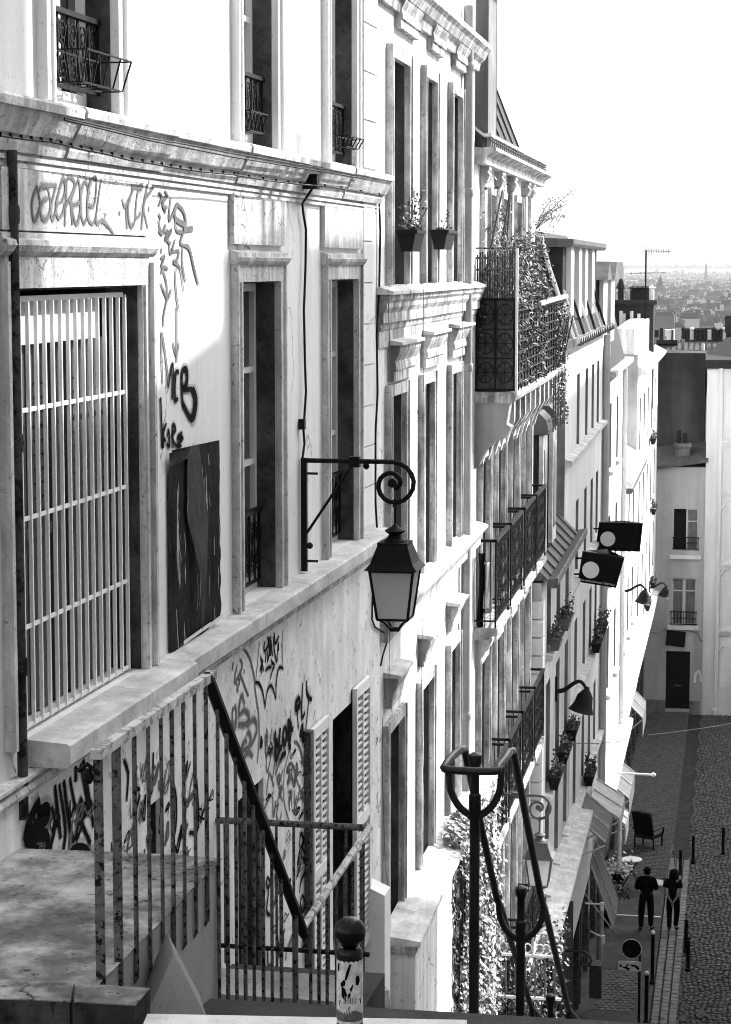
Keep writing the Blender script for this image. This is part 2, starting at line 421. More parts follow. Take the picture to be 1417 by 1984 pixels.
g = G(); g.box(b, b + .13, .001, .03, ZW0, ZW1); g.box(b + .13, b + .17, .001, .06, ZW0, .02); g.box(b + .02, b + .05, .03, .045, ZW0, ZW1)
g.box(a - .13, a, .001, .03, ZW0, ZW1); g.box(a - .17, a - .13, .001, .06, ZW0, .02)
g.box(a - .13, b + .13, .001, .032, ZW1, .05)
B1.part('casing', g, M['trim1'])
B1.part('lintel_moulding', G().prism([(0, .05), (.04, .05), (.06, .07), (.075, .10), (.07, .125), (.045, .135), (.045, .16), (0, .17)], a - .2, b + .19), M['trim1'])
B1.part('frieze_panel', G().box(a - .18, b + .17, .001, .04, .172, ZC0 - .10), M['trim1'])
for a, b in (u1, u2, u3):
    casing(B1, a, b, .83, 3.6, .13, .035, M['wall1'])
    B1.part('window_step', G().box(a, b, -.19, .03, .80, .835), M['ledge'])
# quoin strip at the far corner
za = -2.3
qa, qb = F1.s(701, 700), F1.s(722, 700)
while za < .42:
    B1.part('quoin', G().prismz([(qa, .001), (qa, .02), (qb - .03, .025), (qb, .012), (qb, .001)], za, za + .36 - .014), M['wall1']); za += .36
za = .85
while za < 4.3:
    w = random.choice((.0, .06)); B1.part('quoin', G().box(qa - .05 + w, S1E - .04, .001, .02, za, za + .40), M['trim1']); za += .415
# windows
for a, b in (w2, w3): window_fill(B1, a + .012, b - .012, ZW0, ZW1 - .012, .19, M['sash'], cross=(.42, .72), fw=.06)
for a, b in (u1, u2, u3): window_fill(B1, a + .012, b - .012, .835, 3.58, .19, M['white'], cross=(.33, .66), fw=.06)
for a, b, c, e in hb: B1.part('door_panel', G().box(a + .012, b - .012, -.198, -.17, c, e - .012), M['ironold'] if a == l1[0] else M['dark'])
M['leafpanel'] = mk('shutter_leaf_recess_shade', .085, rough=.6, var=.2, vs=3, streak=.25, bump=.05)  # white leaves coloured dark to carry the shade of the recess
# barred window: blind box, white leaves and grille
a, b = w1; a += .012; b -= .012; Wd = b - a
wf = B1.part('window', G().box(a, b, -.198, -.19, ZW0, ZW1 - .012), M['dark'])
B1.part('blind_box', G().box(a, a + .80 * Wd, -.189, -.11, -.40, -.17), M['sash'], parent=wf)
for k, (p, q) in enumerate(((.05, .12), (.15, .30), (.33, .47), (.50, .56), (.63, .80), (.83, .97))):
    g = G().box(a + p * Wd, a + q * Wd, -.189, -.16, ZW0 + .02, -.405)
    g.box(a + p * Wd, a + q * Wd, -.16, -.15, -1.42, -1.36)
    lf = B1.part('leaf_panel', g, M['leafpanel'], parent=wf)
    if q - p > .1:
        z = -.62
        while z > -1.3:
            g = G()
            for fr_ in (.3, .7): g.box(a + (p + (q - p) * fr_) * Wd - .03, a + (p + (q - p) * fr_) * Wd + .03, -.161, -.1585, z, z + .012)
            B1.part('vent_slot', g, M['dark'], parent=wf); z -= .075
gr = B1.part('window_grille', G().box(a - .01, b - .16, -.062, -.034, F1.z(150, 580), F1.z(150, 570)), M['white'])
zt = F1.z(150, 575); zb = ZW0 + .02
sa, sb = F1.s(32, 1000, -.03), F1.s(251, 1000, -.03)
bars = None
for k in range(16):
    s = sa + (sb - sa) * k / 15
    if bars is None: bars = B1.part('bar', G().box(s - .007, s + .007, -.056, -.036, zb, zt), M['white'], parent=gr); s00 = s
    else: B1.dup(bars, (s - s00, 0, 0), parent=gr)
for zz in (F1.z(40, 800), F1.z(40, 1015), F1.z(48, 1226), zb + .012):
    B1.part('cross_bar', G().box(sa - .02, sb + .03, -.054, -.044, zz - .011, zz + .011), M['white'], parent=gr)

# wrought iron guards
def scroll(g, cs, d, cz, r, turns=1.6, sgn=1, start=0.0, tr=.006, n=13):
    pts = []
    for i in range(n):
        t = i / (n - 1); a = start + sgn * t * turns * 2 * math.pi; rr = r * (1 - .82 * t)
        pts.append((cs + rr * math.cos(a), d, cz + rr * math.sin(a)))
    g.tube(pts, tr, 4)
def guard(T, a, b, z0, z1, d, mat, pitch=.16, rail=.028, name='window_guard'):
    g = G(); g.box(a, b, d - .022, d + .022, z1 - rail, z1); g.box(a, b, d - .012, d + .012, z0, z0 + .018)
    o = T.part(name, g, mat)
    n = max(2, round((b - a) / pitch)); w = (b - a) / n
    for i in range(n + 1):
        q = G(); x = a + w * i; q.box(x - .007, x + .007, d - .007, d + .007, z0 + .018, z1 - rail)
        if i < n:
            H = z1 - z0; r = w * .44; m = x + w / 2
            scroll(q, m, d, z0 + H * .26, r, sgn=1, start=1.57); scroll(q, m, d, z0 + H * .72, r, sgn=-1, start=-1.57)
            q.tube([(m - r, d, z0 + .03), (m, d, z0 + H * .5), (m + r, d, z1 - .05)], .006, 4); q.tube([(m + r, d, z0 + .03), (m, d, z0 + H * .5), (m - r, d, z1 - .05)], .006, 4)
        T.part('scroll_bar', q, mat, parent=o)
    return o
for a, b in (u1, u2, u3): guard(B1, a + .015, b - .015, .93, 1.34, -.07, M['iron'])
for a, b in (w2, w3): guard(B1, a + .015, b - .015, -2.30, -1.76, -.12, M['iron'])

# wire baskets hung from the upper guards
def basket(s0, s1, z0, z1, d1, label):
    t = Thing('wire_basket', F1, z0, label, 'basket', 'wire flower box holders', s0=s0)
    g = G(); r = .006
    q = .04
    for (aa, bb, dd0, dd1, z) in ((s0, s1, 0.02, d1, z1), (s0 + q, s1 - q, .04, d1 - .04, z0)):
        g.tube([(aa, dd0, z), (bb, dd0, z), (bb, dd1, z), (aa, dd1, z)], r, 4, closed=True)
    t.part('rim', g, M['iron'])
    n = 5
    for i in range(n):
        f = i / (n - 1); t.part('wire', G().tube([(s0 + (s1 - s0) * f, d1, z1), (s0 + q + (s1 - s0 - 2 * q) * f, d1 - .04, z0), (s0 + q + (s1 - s0 - 2 * q) * f, .04, z0), (s0 + (s1 - s0) * f, .02, z1 + .03)], r, 4), M['iron'])
    return t
basket(F1.s(96, 130), F1.s(186, 130), .93, 1.09, .20, 'large wire basket on the upper left window guard')
basket(F1.s(470, 230), F1.s(503, 230), .92, 1.05, .06, 'small wire basket on the middle upper window guard')
basket(F1.s(648, 240), F1.s(676, 240), .97, 1.05, .13, 'thin wire basket on the upper window guard nearest the corner')

# cables
def wirep(T, pts, d, r, name='cable', mat=None, pins=0, fr=None):
    fr = fr or T.fr; path = []
    for q in pts:
        dd = q[2] if len(q) > 2 else d
        s, z = fr.px(q[0], q[1], dd); path.append((s, dd, z))
    o = T.part(name, G().tube(path, r, 5), mat or M['iron'])
    return o, path
_, pa = wirep(B1, [(0, 263), (52, 270), (100, 275), (150, 287), (200, 297), (250, 310), (300, 318), (345, 326), (395, 333), (450, 338), (520, 350), (580, 357), (640, 362), (735, 378)], .158, .006)
for i in range(34):
    f = i / 33 * (len(pa) - 1); j = min(int(f), len(pa) - 2); p = Vector(pa[j]).lerp(Vector(pa[j + 1]), f - j)
    B1.part('cable_pin', G().box(p.x - .004, p.x + .004, .15, .166, p.z - .004, p.z + .018), M['iron'])
wirep(B1, [(125, 232), (220, 255), (290, 272), (380, 290), (445, 303), (560, 322), (700, 345)], .165, .006)
wirep(B1, [(125, 228), (220, 250), (290, 268), (380, 283), (445, 296), (560, 316), (700, 340)], .165, .005)
wirep(B1, [(607, 362, .10), (597, 378, .06), (586, 395, .03), (588, 415, .03), (593, 445, .03), (592, 520, .03), (589, 600, .03), (591, 700, .03), (593, 760, .03), (590, 805, .03), (588, 830, .03), (590, 860, .03), (586, 890, .03)], .03, .010)
s, z = P1(586, 822, .03); B1.part('junction_box', G().box(s - .02, s + .035, .005, .05, z - .04, z + .04), M['iron'])
s, z = P1(606, 358, .12); B1.part('cable_box', G().box(s - .03, s + .06, .02, .16, z - .03, z + .08), M['iron'])
wirep(B1, [(735, 390), (737, 450), (735, 560), (730, 650), (732, 760), (727, 850), (727, 960), (731, 1030)], .02, .010)
wirep(B1, [(724, 1060), (721, 1200), (727, 1215), (748, 1228), (752, 1238), (742, 1270), (738, 1290)], .05, .009)
# old cast-iron pipe at the left edge
g = G(); s = F1.s(15, 900)
g.tube([(s, .05, -2.72), (s, .05, -1.2), (s, .05, .55)], .026, 10)
for z in (-2.0, -.9, .2): g.lathe([(.03, z), (.034, z + .02), (.034, z + .07), (.03, z + .09)], (s, .05, 0), 10)
B1.part('drain_pipe', g, mk('pipe_rust', .07, var=.6, vs=6, rust=.7, rs=8, bump=.4, bs=25), sm=True)

# louvred shutters folded back beside the lower opening
def shutter(s0, s1, z0, z1, d0):
    g = G(); f = .055
    g.box(s0, s0 + f, d0, d0 + .04, z0, z1); g.box(s1 - f, s1, d0, d0 + .04, z0, z1)
    for zz in (z0, (z0 + z1) / 2 - .05, z1 - .09): g.box(s0 + f, s1 - f, d0, d0 + .038, zz, zz + .09)
    m = (s0 + s1) / 2; g.box(m - .02, m + .02, d0, d0 + .036, z0 + .09, z1 - .09)
    o = B1.part('shutter', g, M['white'])
    B1.part('shutter_back', G().box(s0 + .01, s1 - .01, d0 - .012, d0 - .004, z0 + .01, z1 - .01), M['dark'], parent=o)
    z = z0 + .12; first = None
    while z < z1 - .13:
        if first is None: first = B1.part('slat', G().add([(s0 + f, d0 + .004, z + .010), (s1 - f, d0 + .004, z + .010), (s1 - f, d0 + .026, z), (s0 + f, d0 + .026, z), (s0 + f, d0 + .004, z + .018), (s1 - f, d0 + .004, z + .018), (s1 - f, d0 + .026, z + .016), (s0 + f, d0 + .026, z + .016)], [(0, 1, 2, 3), (4, 7, 6, 5), (3, 2, 6, 7), (0, 4, 5, 1)]), M['white'], parent=o); zf = z
        else: B1.dup(first, (0, 0, z - zf), parent=o)
        z += .062
shutter(F1.s(607, 1500, .08), F1.s(638, 1500, .08), -6.0, F1.z(620, 1402, .08), .05)
shutter(F1.s(690, 1500, .08), F1.s(718, 1500, .08), -6.0, F1.z(704, 1322, .08), .05)
g = G(); s = F1.s(598, 1500, .06); g.box(s - .05, s + .04, .036, .09, -6.2, F1.z(598, 1415, .06)); B1.part('gutter_board', g, M['ironold'])

# torn poster between the barred window and the next
def grid_px(fr, corners, nu, nv, dfun):
    """quad grid between four photo corners lying on the wall: tl, tr, br, bl"""
    c = [Vector(fr.px(*q)) for q in corners]; g = G(); vs = []
    for j in range(nv + 1):
        for i in range(nu + 1):
            u, v = i / nu, j / nv
            p = c[0].lerp(c[1], u).lerp(c[3].lerp(c[2], u), v); vs.append((p.x, dfun(u, v), p.y))
    return g.add(vs, [(j * (nu + 1) + i, j * (nu + 1) + i + 1, (j + 1) * (nu + 1) + i + 1, (j + 1) * (nu + 1) + i) for j in range(nv) for i in range(nu)])
from mathutils import noise as mno
M['poster'] = mk('poster_black_gloss', .012, rough=.55, var=.6, vs=2.5, streak=.6, ss=(14, 14, 1.2), bump=.5, bs=9, spec=.02)
M['posterpale'] = mk('poster_torn_grey', .035, rough=.5, var=.6, vs=4, bump=.4, bs=12)
t = Thing('poster', F1, F1.z(325, 1282), 'large torn black poster peeling off the wall beside the barred window', 'poster', s0=F1.s(325, 1282))
t.part('sheet', grid_px(F1, [(321, 872), (422, 852), (423, 1196), (325, 1283)], 14, 26, lambda u, v: .012 + .02 * abs(mno.noise((u * 5, v * 7, 3))) + .03 * max(0, .08 - v) / .08 * (1 - u)), M['poster'], sm=True)
g = G(); g.add([(F1.s(355, 870), .03, F1.z(355, 870)), (F1.s(374, 860), .04, F1.z(374, 860)), (F1.s(388, 1000), .055, F1.z(388, 1000)), (F1.s(381, 1120), .07, F1.z(381, 1120)), (F1.s(372, 1225), .07, F1.z(372, 1225)), (F1.s(371, 1110), .06, F1.z(371, 1110)), (F1.s(352, 1000), .035, F1.z(352, 1000))], [(0, 1, 2, 6), (6, 2, 3, 5), (5, 3, 4)])
t.part('torn_strip', g, M['posterpale'])
t.part('curled_corner', grid_px(F1, [(319, 878), (366, 856), (360, 885), (320, 905)], 6, 3, lambda u, v: .03 + .05 * math.sin(u * 3.1) * (1 - v)), M['posterpale'], sm=True)
g = G()
for q in ([(332, 950), (333, 1080), (336, 1130)], [(388, 920), (390, 1010), (388, 1090)], [(330, 1180), (334, 1255)], [(345, 1205), (347, 1240)], [(404, 1040), (404, 1075)], [(392, 880), (394, 900)]):
    g.ribbon([P1(x, y) for x, y in q], [.006] + [.026] * (len(q) - 2) + [.008], .040)
for _k in range(26):
    x = random.uniform(328, 418); y = random.uniform(900, 1190 if x > 370 else 1250); h = random.uniform(10, 70)
    g.ribbon([P1(x, y), P1(x + random.uniform(-3, 3), y + h * .5), P1(x + random.uniform(-4, 4), y + h)], [.002, random.uniform(.003, .012), .002], .036)
M['highlightshred'] = mk('poster_highlights_and_shreds', .34, rough=.6, var=.7, vs=14, bump=.2)  # pale ribbons: painted gloss highlights mixed with paper shreds
t.part('painted_highlights_and_shreds', g, M['highlightshred'], kind='stuff')
g = G()
for q in ([(345, 1245), (372, 1226), (398, 1208)], [(395, 1212), (421, 1192)]): g.ribbon([P1(x, y) for x, y in q], .012, .038)
t.part('torn_edge', g, M['sash'])

# ---------------------------------------------------------------- graffiti
def cr(pts, k=5):
    """smooth curve through points"""
    if len(pts) < 3: return pts
    out = []
    for i in range(len(pts) - 1):
        p0 = pts[max(i - 1, 0)]; p1 = pts[i]; p2 = pts[i + 1]; p3 = pts[min(i + 2, len(pts) - 1)]
        for j in range(k):
            t_ = j / k
            out.append(tuple(.5 * (2 * b + (c - a) * t_ + (2 * a - 5 * b + 4 * c - d) * t_ * t_ + (3 * b - a - 3 * c + d) * t_ ** 3) for a, b, c, d in zip(p0, p1, p2, p3)))
    return out + [pts[-1]]
om_, on_, op_ = new_mat('spray_overspray'); M['overspray'] = om_
op_.inputs['Base Color'].default_value = (.05, .05, .05, 1); op_.inputs['Roughness'].default_value = 1; op_.inputs['Specular IOR Level'].default_value = 0; op_.inputs['Alpha'].default_value = .28
M['spray'] = mk('spray_black', .006, rough=.9, var=.3, vs=20, bump=0)
M['spraygrey'] = mk('spray_grey', .14, rough=.9, var=.3, vs=15, bump=0)
M['spraypale'] = mk('spray_faded', .15, rough=.9, var=.3, vs=15, bump=0)
def tagpaint(ox, oy, sc_, strokes, hw, d, mat, sharp=False):
    g = G()
    for q in strokes:
        w = hw
        if isinstance(q[0], (int, float)): w = q[0]; q = q[1:]
        pts = [P1(ox + sc_ * x, oy + sc_ * y, d) for x, y in q]
        if len(pts) > 2 and not sharp: pts = cr(pts)
        n = len(pts)
        d_ = d + random.uniform(0, .0012)
        ww_ = [w * (.6 + .4 * math.sin(math.pi * (i + .6) / (n + .2))) for i in range(n)]
        g = G(); g.ribbon(pts, ww_, d_); nf = len(g.f); g.ribbon(pts, [q_ * 1.9 + .003 for q_ in ww_], d_ - .0006)
        o_ = B1.part('graffiti_stroke', g, mat); o_.data.materials.append(M['overspray'])
        for pf in list(o_.data.polygons)[nf:]: pf.material_index = 1

tagpaint(50, 310, .1835, [
    [(120, 270), (80, 400), (65, 500), (95, 640), (155, 480), (120, 270)], [(330, 265), (180, 275), (150, 330)], [(245, 400), (190, 430), (160, 520), (175, 610), (215, 630), (255, 560), (262, 430), (230, 290), (180, 290)],
    [(320, 290), (285, 420), (270, 560), (285, 630), (320, 540)], [(325, 480), (390, 420), (420, 300), (395, 195), (350, 350), (320, 500), (345, 615), (390, 560), (415, 450)],
    [(435, 200), (415, 700)], [(440, 190), (480, 190), (520, 260), (470, 400), (425, 480)], [(470, 400), (495, 690)], [(495, 480), (580, 450)], [(560, 200), (490, 400), (500, 560), (540, 680), (580, 520), (575, 320), (560, 210)],
    [(660, 310), (630, 230), (590, 330), (580, 480), (595, 610), (620, 670), (650, 600)], [(655, 480), (720, 480), (745, 330), (745, 190), (690, 220), (655, 400), (655, 600), (705, 675), (740, 610)],
    [(800, 200), (770, 400), (745, 660), (800, 640), (860, 690), (930, 780)], [(1020, 410), (1040, 490), (1080, 450), (1110, 400)], [(1060, 470), (1070, 730)], [(1120, 290), (1230, 290)],
    [(1140, 300), (1090, 450), (1090, 640), (1120, 705), (1155, 640), (1160, 500)], [(1240, 260), (1190, 320), (1165, 500), (1170, 610), (1215, 560)], [(1310, 190), (1260, 400), (1220, 735)], [(1350, 290), (1250, 430)], [(1235, 470), (1290, 725)], [(993, 540), (993, 590)], [(1300, 490), (1300, 550)]], .011, .0425, M['spraypale'])
tagpaint(300, 350, .262, [
    [(30, 90), (55, 120), (30, 190)], [(75, 75), (95, 110), (60, 170), (85, 240)], [(60, 190), (95, 200)], [(120, 125), (110, 295), (165, 170)], [.018, (165, 170), (215, 230), (230, 320), (165, 290), (150, 240), (170, 175)],
    [(150, 290), (165, 370), (210, 385), (190, 460), (225, 480)], [.017, (225, 480), (260, 510), (300, 680), (325, 770)], [.02, (215, 365), (285, 355)], [(30, 245), (50, 285)], [(30, 290), (55, 390), (85, 320)], [(30, 370), (60, 400)],
    [(75, 385), (100, 370), (80, 440), (130, 360), (95, 440), (125, 465)], [(110, 470), (120, 540), (155, 430)], [(125, 530), (180, 520), (165, 590), (140, 600), (190, 650), (215, 820)], [(210, 490), (205, 600), (230, 750)],
    [(50, 495), (50, 540)], [(45, 575), (75, 560), (45, 640)], [(50, 690), (65, 640), (100, 655)], [(65, 670), (90, 760), (95, 870)], [(45, 755), (95, 870), (125, 800)], [(95, 870), (68, 1000), (68, 1080)],
    [(160, 640), (155, 740), (165, 870), (180, 950)], [(165, 930), (165, 1345)], [(135, 1195), (163, 1290), (183, 1195)], [(60, 1500), (52, 1120), (95, 1400), (100, 1530)]], .012, .006, M['spraygrey'])
tagpaint(300, 350, .262, [
    [(100, 1530), (135, 1350), (130, 1620)], [.018, (180, 1415), (155, 1430), (150, 1610), (175, 1610)], [.022, (205, 1640), (203, 1420), (238, 1405), (238, 1500), (210, 1540), (280, 1540)], [.038, (280, 1540), (305, 1620), (290, 1730), (265, 1760)], [.022, (265, 1760), (205, 1640)],
    [(45, 1600), (58, 1980)], [(65, 1830), (65, 1980)], [(88, 1790), (62, 1880), (85, 1930)], [(95, 1890), (105, 1850), (112, 1960), (88, 1940)], [(135, 1980), (135, 1810), (155, 1840), (130, 1890), (160, 1970)], [(205, 1860), (170, 1900), (210, 1900), (165, 1960), (200, 1960)]], .014, .006, M['spray'])
DP = DB + .003
tagpaint(430, 1220, .1482, [
    [(570, 160), (555, 200), (560, 280), (610, 200), (600, 80)], [(580, 300), (570, 430)], [(600, 270), (600, 410), (620, 330)], [(620, 90), (625, 350)], [(640, 80), (640, 340)], [(645, 150), (665, 350)], [(690, 40), (680, 200), (720, 420), (735, 180)], [(690, 40), (700, 180), (750, 80)], [(745, 160), (745, 280)],
    [(508, 345), (548, 540)], [(540, 390), (500, 540)], [(520, 480), (520, 570)], [(572, 545), (600, 500), (650, 490)], [(648, 385), (660, 430), (690, 465), (660, 540), (637, 645)],
    [(437, 710), (455, 685), (500, 720), (540, 830), (567, 1030)], [(567, 1030), (590, 830), (630, 735), (670, 770), (710, 915)], [(710, 915), (712, 700), (740, 520), (775, 490), (807, 520)],
    [.03, (1010, 880), (970, 960), (975, 1030), (1020, 980), (1010, 880)], [(985, 1040), (1005, 1300)], [.02, (1060, 690), (1045, 1000), (1050, 1150), (1090, 1080)], [.022, (1110, 660), (1115, 820), (1150, 900), (1180, 910)], [(1140, 900), (1100, 1300)], [.035, (1055, 1220), (1060, 1380), (1095, 1460)], [.035, (1020, 1350), (1095, 1400)],
    [.03, (710, 1330), (690, 1420), (720, 1480), (700, 1560), (715, 1690), (750, 1560), (720, 1490)], [.028, (765, 1280), (750, 1540), (790, 1520)], [.028, (820, 1260), (800, 1400), (820, 1500), (850, 1380), (830, 1250)], [.028, (870, 1160), (870, 1450)], [.028, (875, 1190), (900, 1260), (870, 1330), (910, 1420)], [.028, (915, 1220), (890, 1280), (935, 1310)], [.03, (900, 1400), (880, 1500), (905, 1540)], [.025, (765, 1720), (790, 1650), (840, 1610)],
    [.02, (520, 1390), (505, 1560)], [.02, (530, 1430), (520, 1540)]], .012, DP, M['spray'])
tagpaint(430, 1220, .1482, [
    [.007, (495, 150), (445, 680)], [.007, (800, 0), (790, 250), (805, 520)], [(290, 250), (370, 380), (420, 600), (440, 800), (480, 1100), (490, 1400), (465, 1754)], [(150, 420), (140, 540)], [(205, 450), (170, 640), (200, 720)], [(240, 380), (270, 480), (200, 640)], [(235, 560), (350, 870)], [(180, 640), (240, 660), (200, 780), (220, 800)], [(295, 520), (295, 575)],
    [.018, (220, 1090), (240, 940), (270, 860), (300, 990)], [.018, (150, 1010), (140, 1180), (180, 1280), (190, 1050), (160, 1010)], [.02, (215, 1140), (290, 1060), (350, 1100), (350, 1200), (290, 1240), (225, 1240), (225, 1280)], [.02, (340, 1260), (410, 1170), (450, 1220), (455, 1340), (380, 1520)], [.018, (320, 1390), (350, 1340), (380, 1400), (360, 1520), (260, 1580), (300, 1450), (330, 1470)], [.018, (290, 1680), (350, 1600), (410, 1660)],
    [(580, 1290), (600, 1350), (570, 1400), (575, 1500), (600, 1430), (580, 1380)], [(600, 1440), (570, 1540), (590, 1650), (605, 1550)], [(630, 1380), (640, 1480), (620, 1560), (640, 1640), (670, 1560), (650, 1480)]], .010, DP, M['spraypale'])
tagpaint(500, 1400, .121, [
    [(160, 190), (130, 400), (135, 540), (170, 440), (150, 340)], [(205, 300), (185, 440), (210, 520), (235, 400), (210, 300)], [(170, 470), (135, 640), (155, 790), (200, 600), (220, 480)], [(240, 480), (270, 620), (235, 880), (185, 790)], [(180, 800), (135, 1170)], [(220, 890), (260, 1030)],
    [.006, (510, 430), (440, 700), (410, 1000), (430, 1300), (500, 1560), (550, 1610)], [.012, (580, 310), (650, 350), (720, 600), (775, 1000)], [(610, 880), (745, 1250)], [.014, (530, 660), (480, 740), (510, 800), (480, 960), (520, 900), (500, 800)], [.014, (560, 670), (540, 800), (570, 960), (600, 800), (560, 670)], [.014, (615, 640), (640, 740), (600, 860)],
    [.014, (490, 1110), (540, 1110), (530, 1200), (500, 1210), (515, 1420)], [(540, 1150), (545, 1350)], [(590, 1080), (580, 1300)], [.012, (600, 1290), (625, 1380), (590, 1440), (580, 1380), (620, 1180)],
    [(250, 1110), (110, 1380), (190, 1600)], [(310, 920), (350, 830), (340, 950), (380, 870)], [(330, 1050), (390, 1020), (340, 1130), (390, 1110)], [(330, 1220), (360, 1160), (400, 1270)], [(240, 1180), (250, 1500), (290, 1250), (260, 1520)], [(290, 1350), (330, 1300), (300, 1480), (340, 1590), (380, 1440)]], .009, DP, M['spraygrey'])
tagpaint(500, 1400, .121, [[.016, (665, 1984), (690, 1770), (735, 1900), (720, 1960)], [.016, (748, 1830), (700, 1984)]], .016, DP, M['spray'])
tagpaint(20, 1440, .2893, [
    [(200, 380), (130, 520), (110, 640), (180, 560), (250, 480), (240, 440), (180, 470)], [(110, 640), (240, 620), (230, 760), (130, 720), (190, 900), (240, 780)], [.018, (280, 420), (300, 560), (270, 700), (290, 770)], [.022, (300, 280), (320, 480), (340, 640)], [.02, (330, 270), (370, 560), (360, 700), (330, 890)],
    [.024, (360, 250), (400, 560), (430, 660)], [.02, (400, 230), (440, 430), (480, 380), (440, 640), (480, 560)], [.02, (440, 150), (440, 260)], [.02, (470, 140), (520, 420), (480, 520), (540, 670)], [.02, (490, 110), (560, 560)], [.018, (550, 390), (480, 500)], [.03, (340, 870), (420, 720), (500, 710), (540, 760)], [.045, (480, 780), (570, 770)], [.03, (190, 880), (170, 780)],
    [.014, (700, 160), (690, 330), (720, 520)], [.016, (760, 110), (790, 200), (780, 390)], [.016, (850, 150), (830, 280), (870, 310)], [.018, (930, 60), (920, 250), (950, 320), (960, 60)], [.018, (870, 340), (840, 470)], [.016, (1070, 240), (1110, 340), (1110, 560), (1080, 690)], [.016, (1150, 330), (1175, 440), (1150, 640)], [.016, (1250, 240), (1260, 560), (1200, 600)], [.014, (1320, 540), (1330, 690)]], .045, DP, M['spray'])
tagpaint(400, 1640, .2823, [
    [(625, 130), (650, 0), (680, 60)], [(660, 70), (685, 140), (650, 240), (640, 320)], [(660, 330), (645, 390), (660, 450), (677, 390), (660, 330)], [(420, 210), (412, 250), (425, 285), (437, 245), (420, 205)], [(430, 300), (415, 440), (440, 470)], [(470, 190), (480, 330), (460, 420)], [(420, 680), (425, 840), (440, 800)], [(480, 600), (500, 700), (480, 840)], [(520, 480), (530, 680), (500, 760)], [(660, 640), (680, 660), (650, 720)], [(630, 380), (622, 430), (632, 470)]], .016, DP, M['spray'])

# layers of older, smaller tags
rg = random.Random(5)
def scrawl(cx, cy, w, h, n, mat, hw):
    pts = []; a = rg.uniform(0, 6)
    for i in range(n): pts.append((cx + w * math.sin(a + i * 1.9) * rg.uniform(.5, 1) + w * .5 * i / n, cy + h * math.cos(a + i * 2.4) * rg.uniform(.5, 1)))
    g = G(); q = cr([P1(x, y, DP) for x, y in pts], 6); m = len(q)
    g.ribbon(q, [hw * (.5 + .5 * math.sin(math.pi * (i + .5) / m)) for i in range(m)], DP + rg.uniform(0, .0015)); B1.part('graffiti_stroke', g, mat)
for k in range(34): scrawl(rg.uniform(205, 425), rg.uniform(1480, 1680), rg.uniform(4, 12), rg.uniform(14, 45), rg.randint(4, 7), (M['spray'], M['spraygrey'], M['spraypale'])[k % 3], rg.uniform(.006, .018))
for k in range(46): scrawl(rg.uniform(505, 592), rg.uniform(1440, 1860), rg.uniform(3, 9), rg.uniform(8, 30), rg.randint(4, 8), (M['spray'], M['spraygrey'], M['spraypale'])[k % 3], rg.uniform(.004, .010))
for k in range(14): scrawl(rg.uniform(50, 180), rg.uniform(1560, 1680), rg.uniform(5, 14), rg.uniform(14, 40), rg.randint(4, 7), (M['spray'], M['spraygrey'])[k % 2], rg.uniform(.008, .016))
for k in range(8): scrawl(rg.uniform(728, 738), rg.uniform(1330, 1600), 2, rg.uniform(6, 14), 5, M['spraygrey'], .006)
# ================================================================ foreground: landing, railings, bollard, stair handrail
ZLD = -2.86
DL = 1.07
LN = F1.s(0, 1700) + .05
M['landing'] = mk('landing_worn_stone', .42, var=.6, vs=5, pit=.75, ps=16, bump=.7, bs=22, blotch=.65, bls=2.2, crack=.9, cs=1.4)
M['stepdark'] = mk('step_front_dark', .07, var=.6, vs=8, pit=.5, ps=20, bump=.6, bs=18, blotch=.5, bls=3)  # kerb sides much darker than their top slabs
LS0 = 8.0
t = Thing('landing', F1, -4.6, None, None, s0=LS0, kind='structure')
g = G(); n = 16; m = 10; vs = []
for i in range(n + 1):
    for j in range(m + 1):
        s = LS0 + (10.12 - LS0) * i / n; d = DB + (DL - DB) * j / m
        vs.append((s, d, ZLD + .012 * mno.noise((s * 3, d * 3, 0))))
g.add(vs, [(i * (m + 1) + j, i * (m + 1) + j + 1, (i + 1) * (m + 1) + j + 1, (i + 1) * (m + 1) + j) for i in range(n) for j in range(m)])
t.part('paving', g, M['landing'], sm=True)
g = G().prism([(DB, -4.6), (DL - .03, -4.6), (DL - .01, ZLD - .012), (DB, ZLD - .012)], LS0, 10.11)
t.part('cheek_wall', g, M['concrete'])
# kerb blocks in front of the landing
def px_ground(x, y, z): r = ray(x, y); return r * (z / r.z)
kz = ZLD + .02
p0 = px_ground(-60, 1896, kz); p1 = px_ground(291, 1917, kz); p2 = px_ground(262, 1950, kz); p3 = px_ground(-60, 1934, kz)
pm = px_ground(140, 1907, kz); pn = px_ground(138, 1943, kz)
def block(name, pts, z1, z0, mat, par, off=Vector((0, -.05, 0))):
    n = len(pts); vs = [Vector((p.x, p.y, z1)) for p in pts] + [Vector((p.x, p.y, z0)) for p in pts]
    vs = [(v.y, v.x, v.z) for v in vs]
    g = G().add(vs, [tuple(range(n)), tuple(range(2 * n - 1, n - 1, -1))] + [(i, n + i, n + (i + 1) % n, (i + 1) % n) for i in range(n)])
    return par.part(name, g, mat)
t = Thing('stone_kerb', W0, -3.3, None, None, kind='structure')
block('kerb_stone', [p0, pm + Vector((-.006, 0, 0)), pn + Vector((-.006, 0, 0)), p3], kz, -3.3, M['stepdark'], t)
block('kerb_stone', [pm + Vector((.006, 0, 0)), p1, p2, pn + Vector((.006, 0, 0))], kz, -3.3, M['stepdark'], t)
for a, b, c, d in ((p0, pm, pn, p3), (pm + Vector((.012, 0, 0)), p1, p2, pn + Vector((.012, 0, 0)))):
    block('worn_top', [a, b, c, d], kz + .006, kz + .001, M['landing'], t)
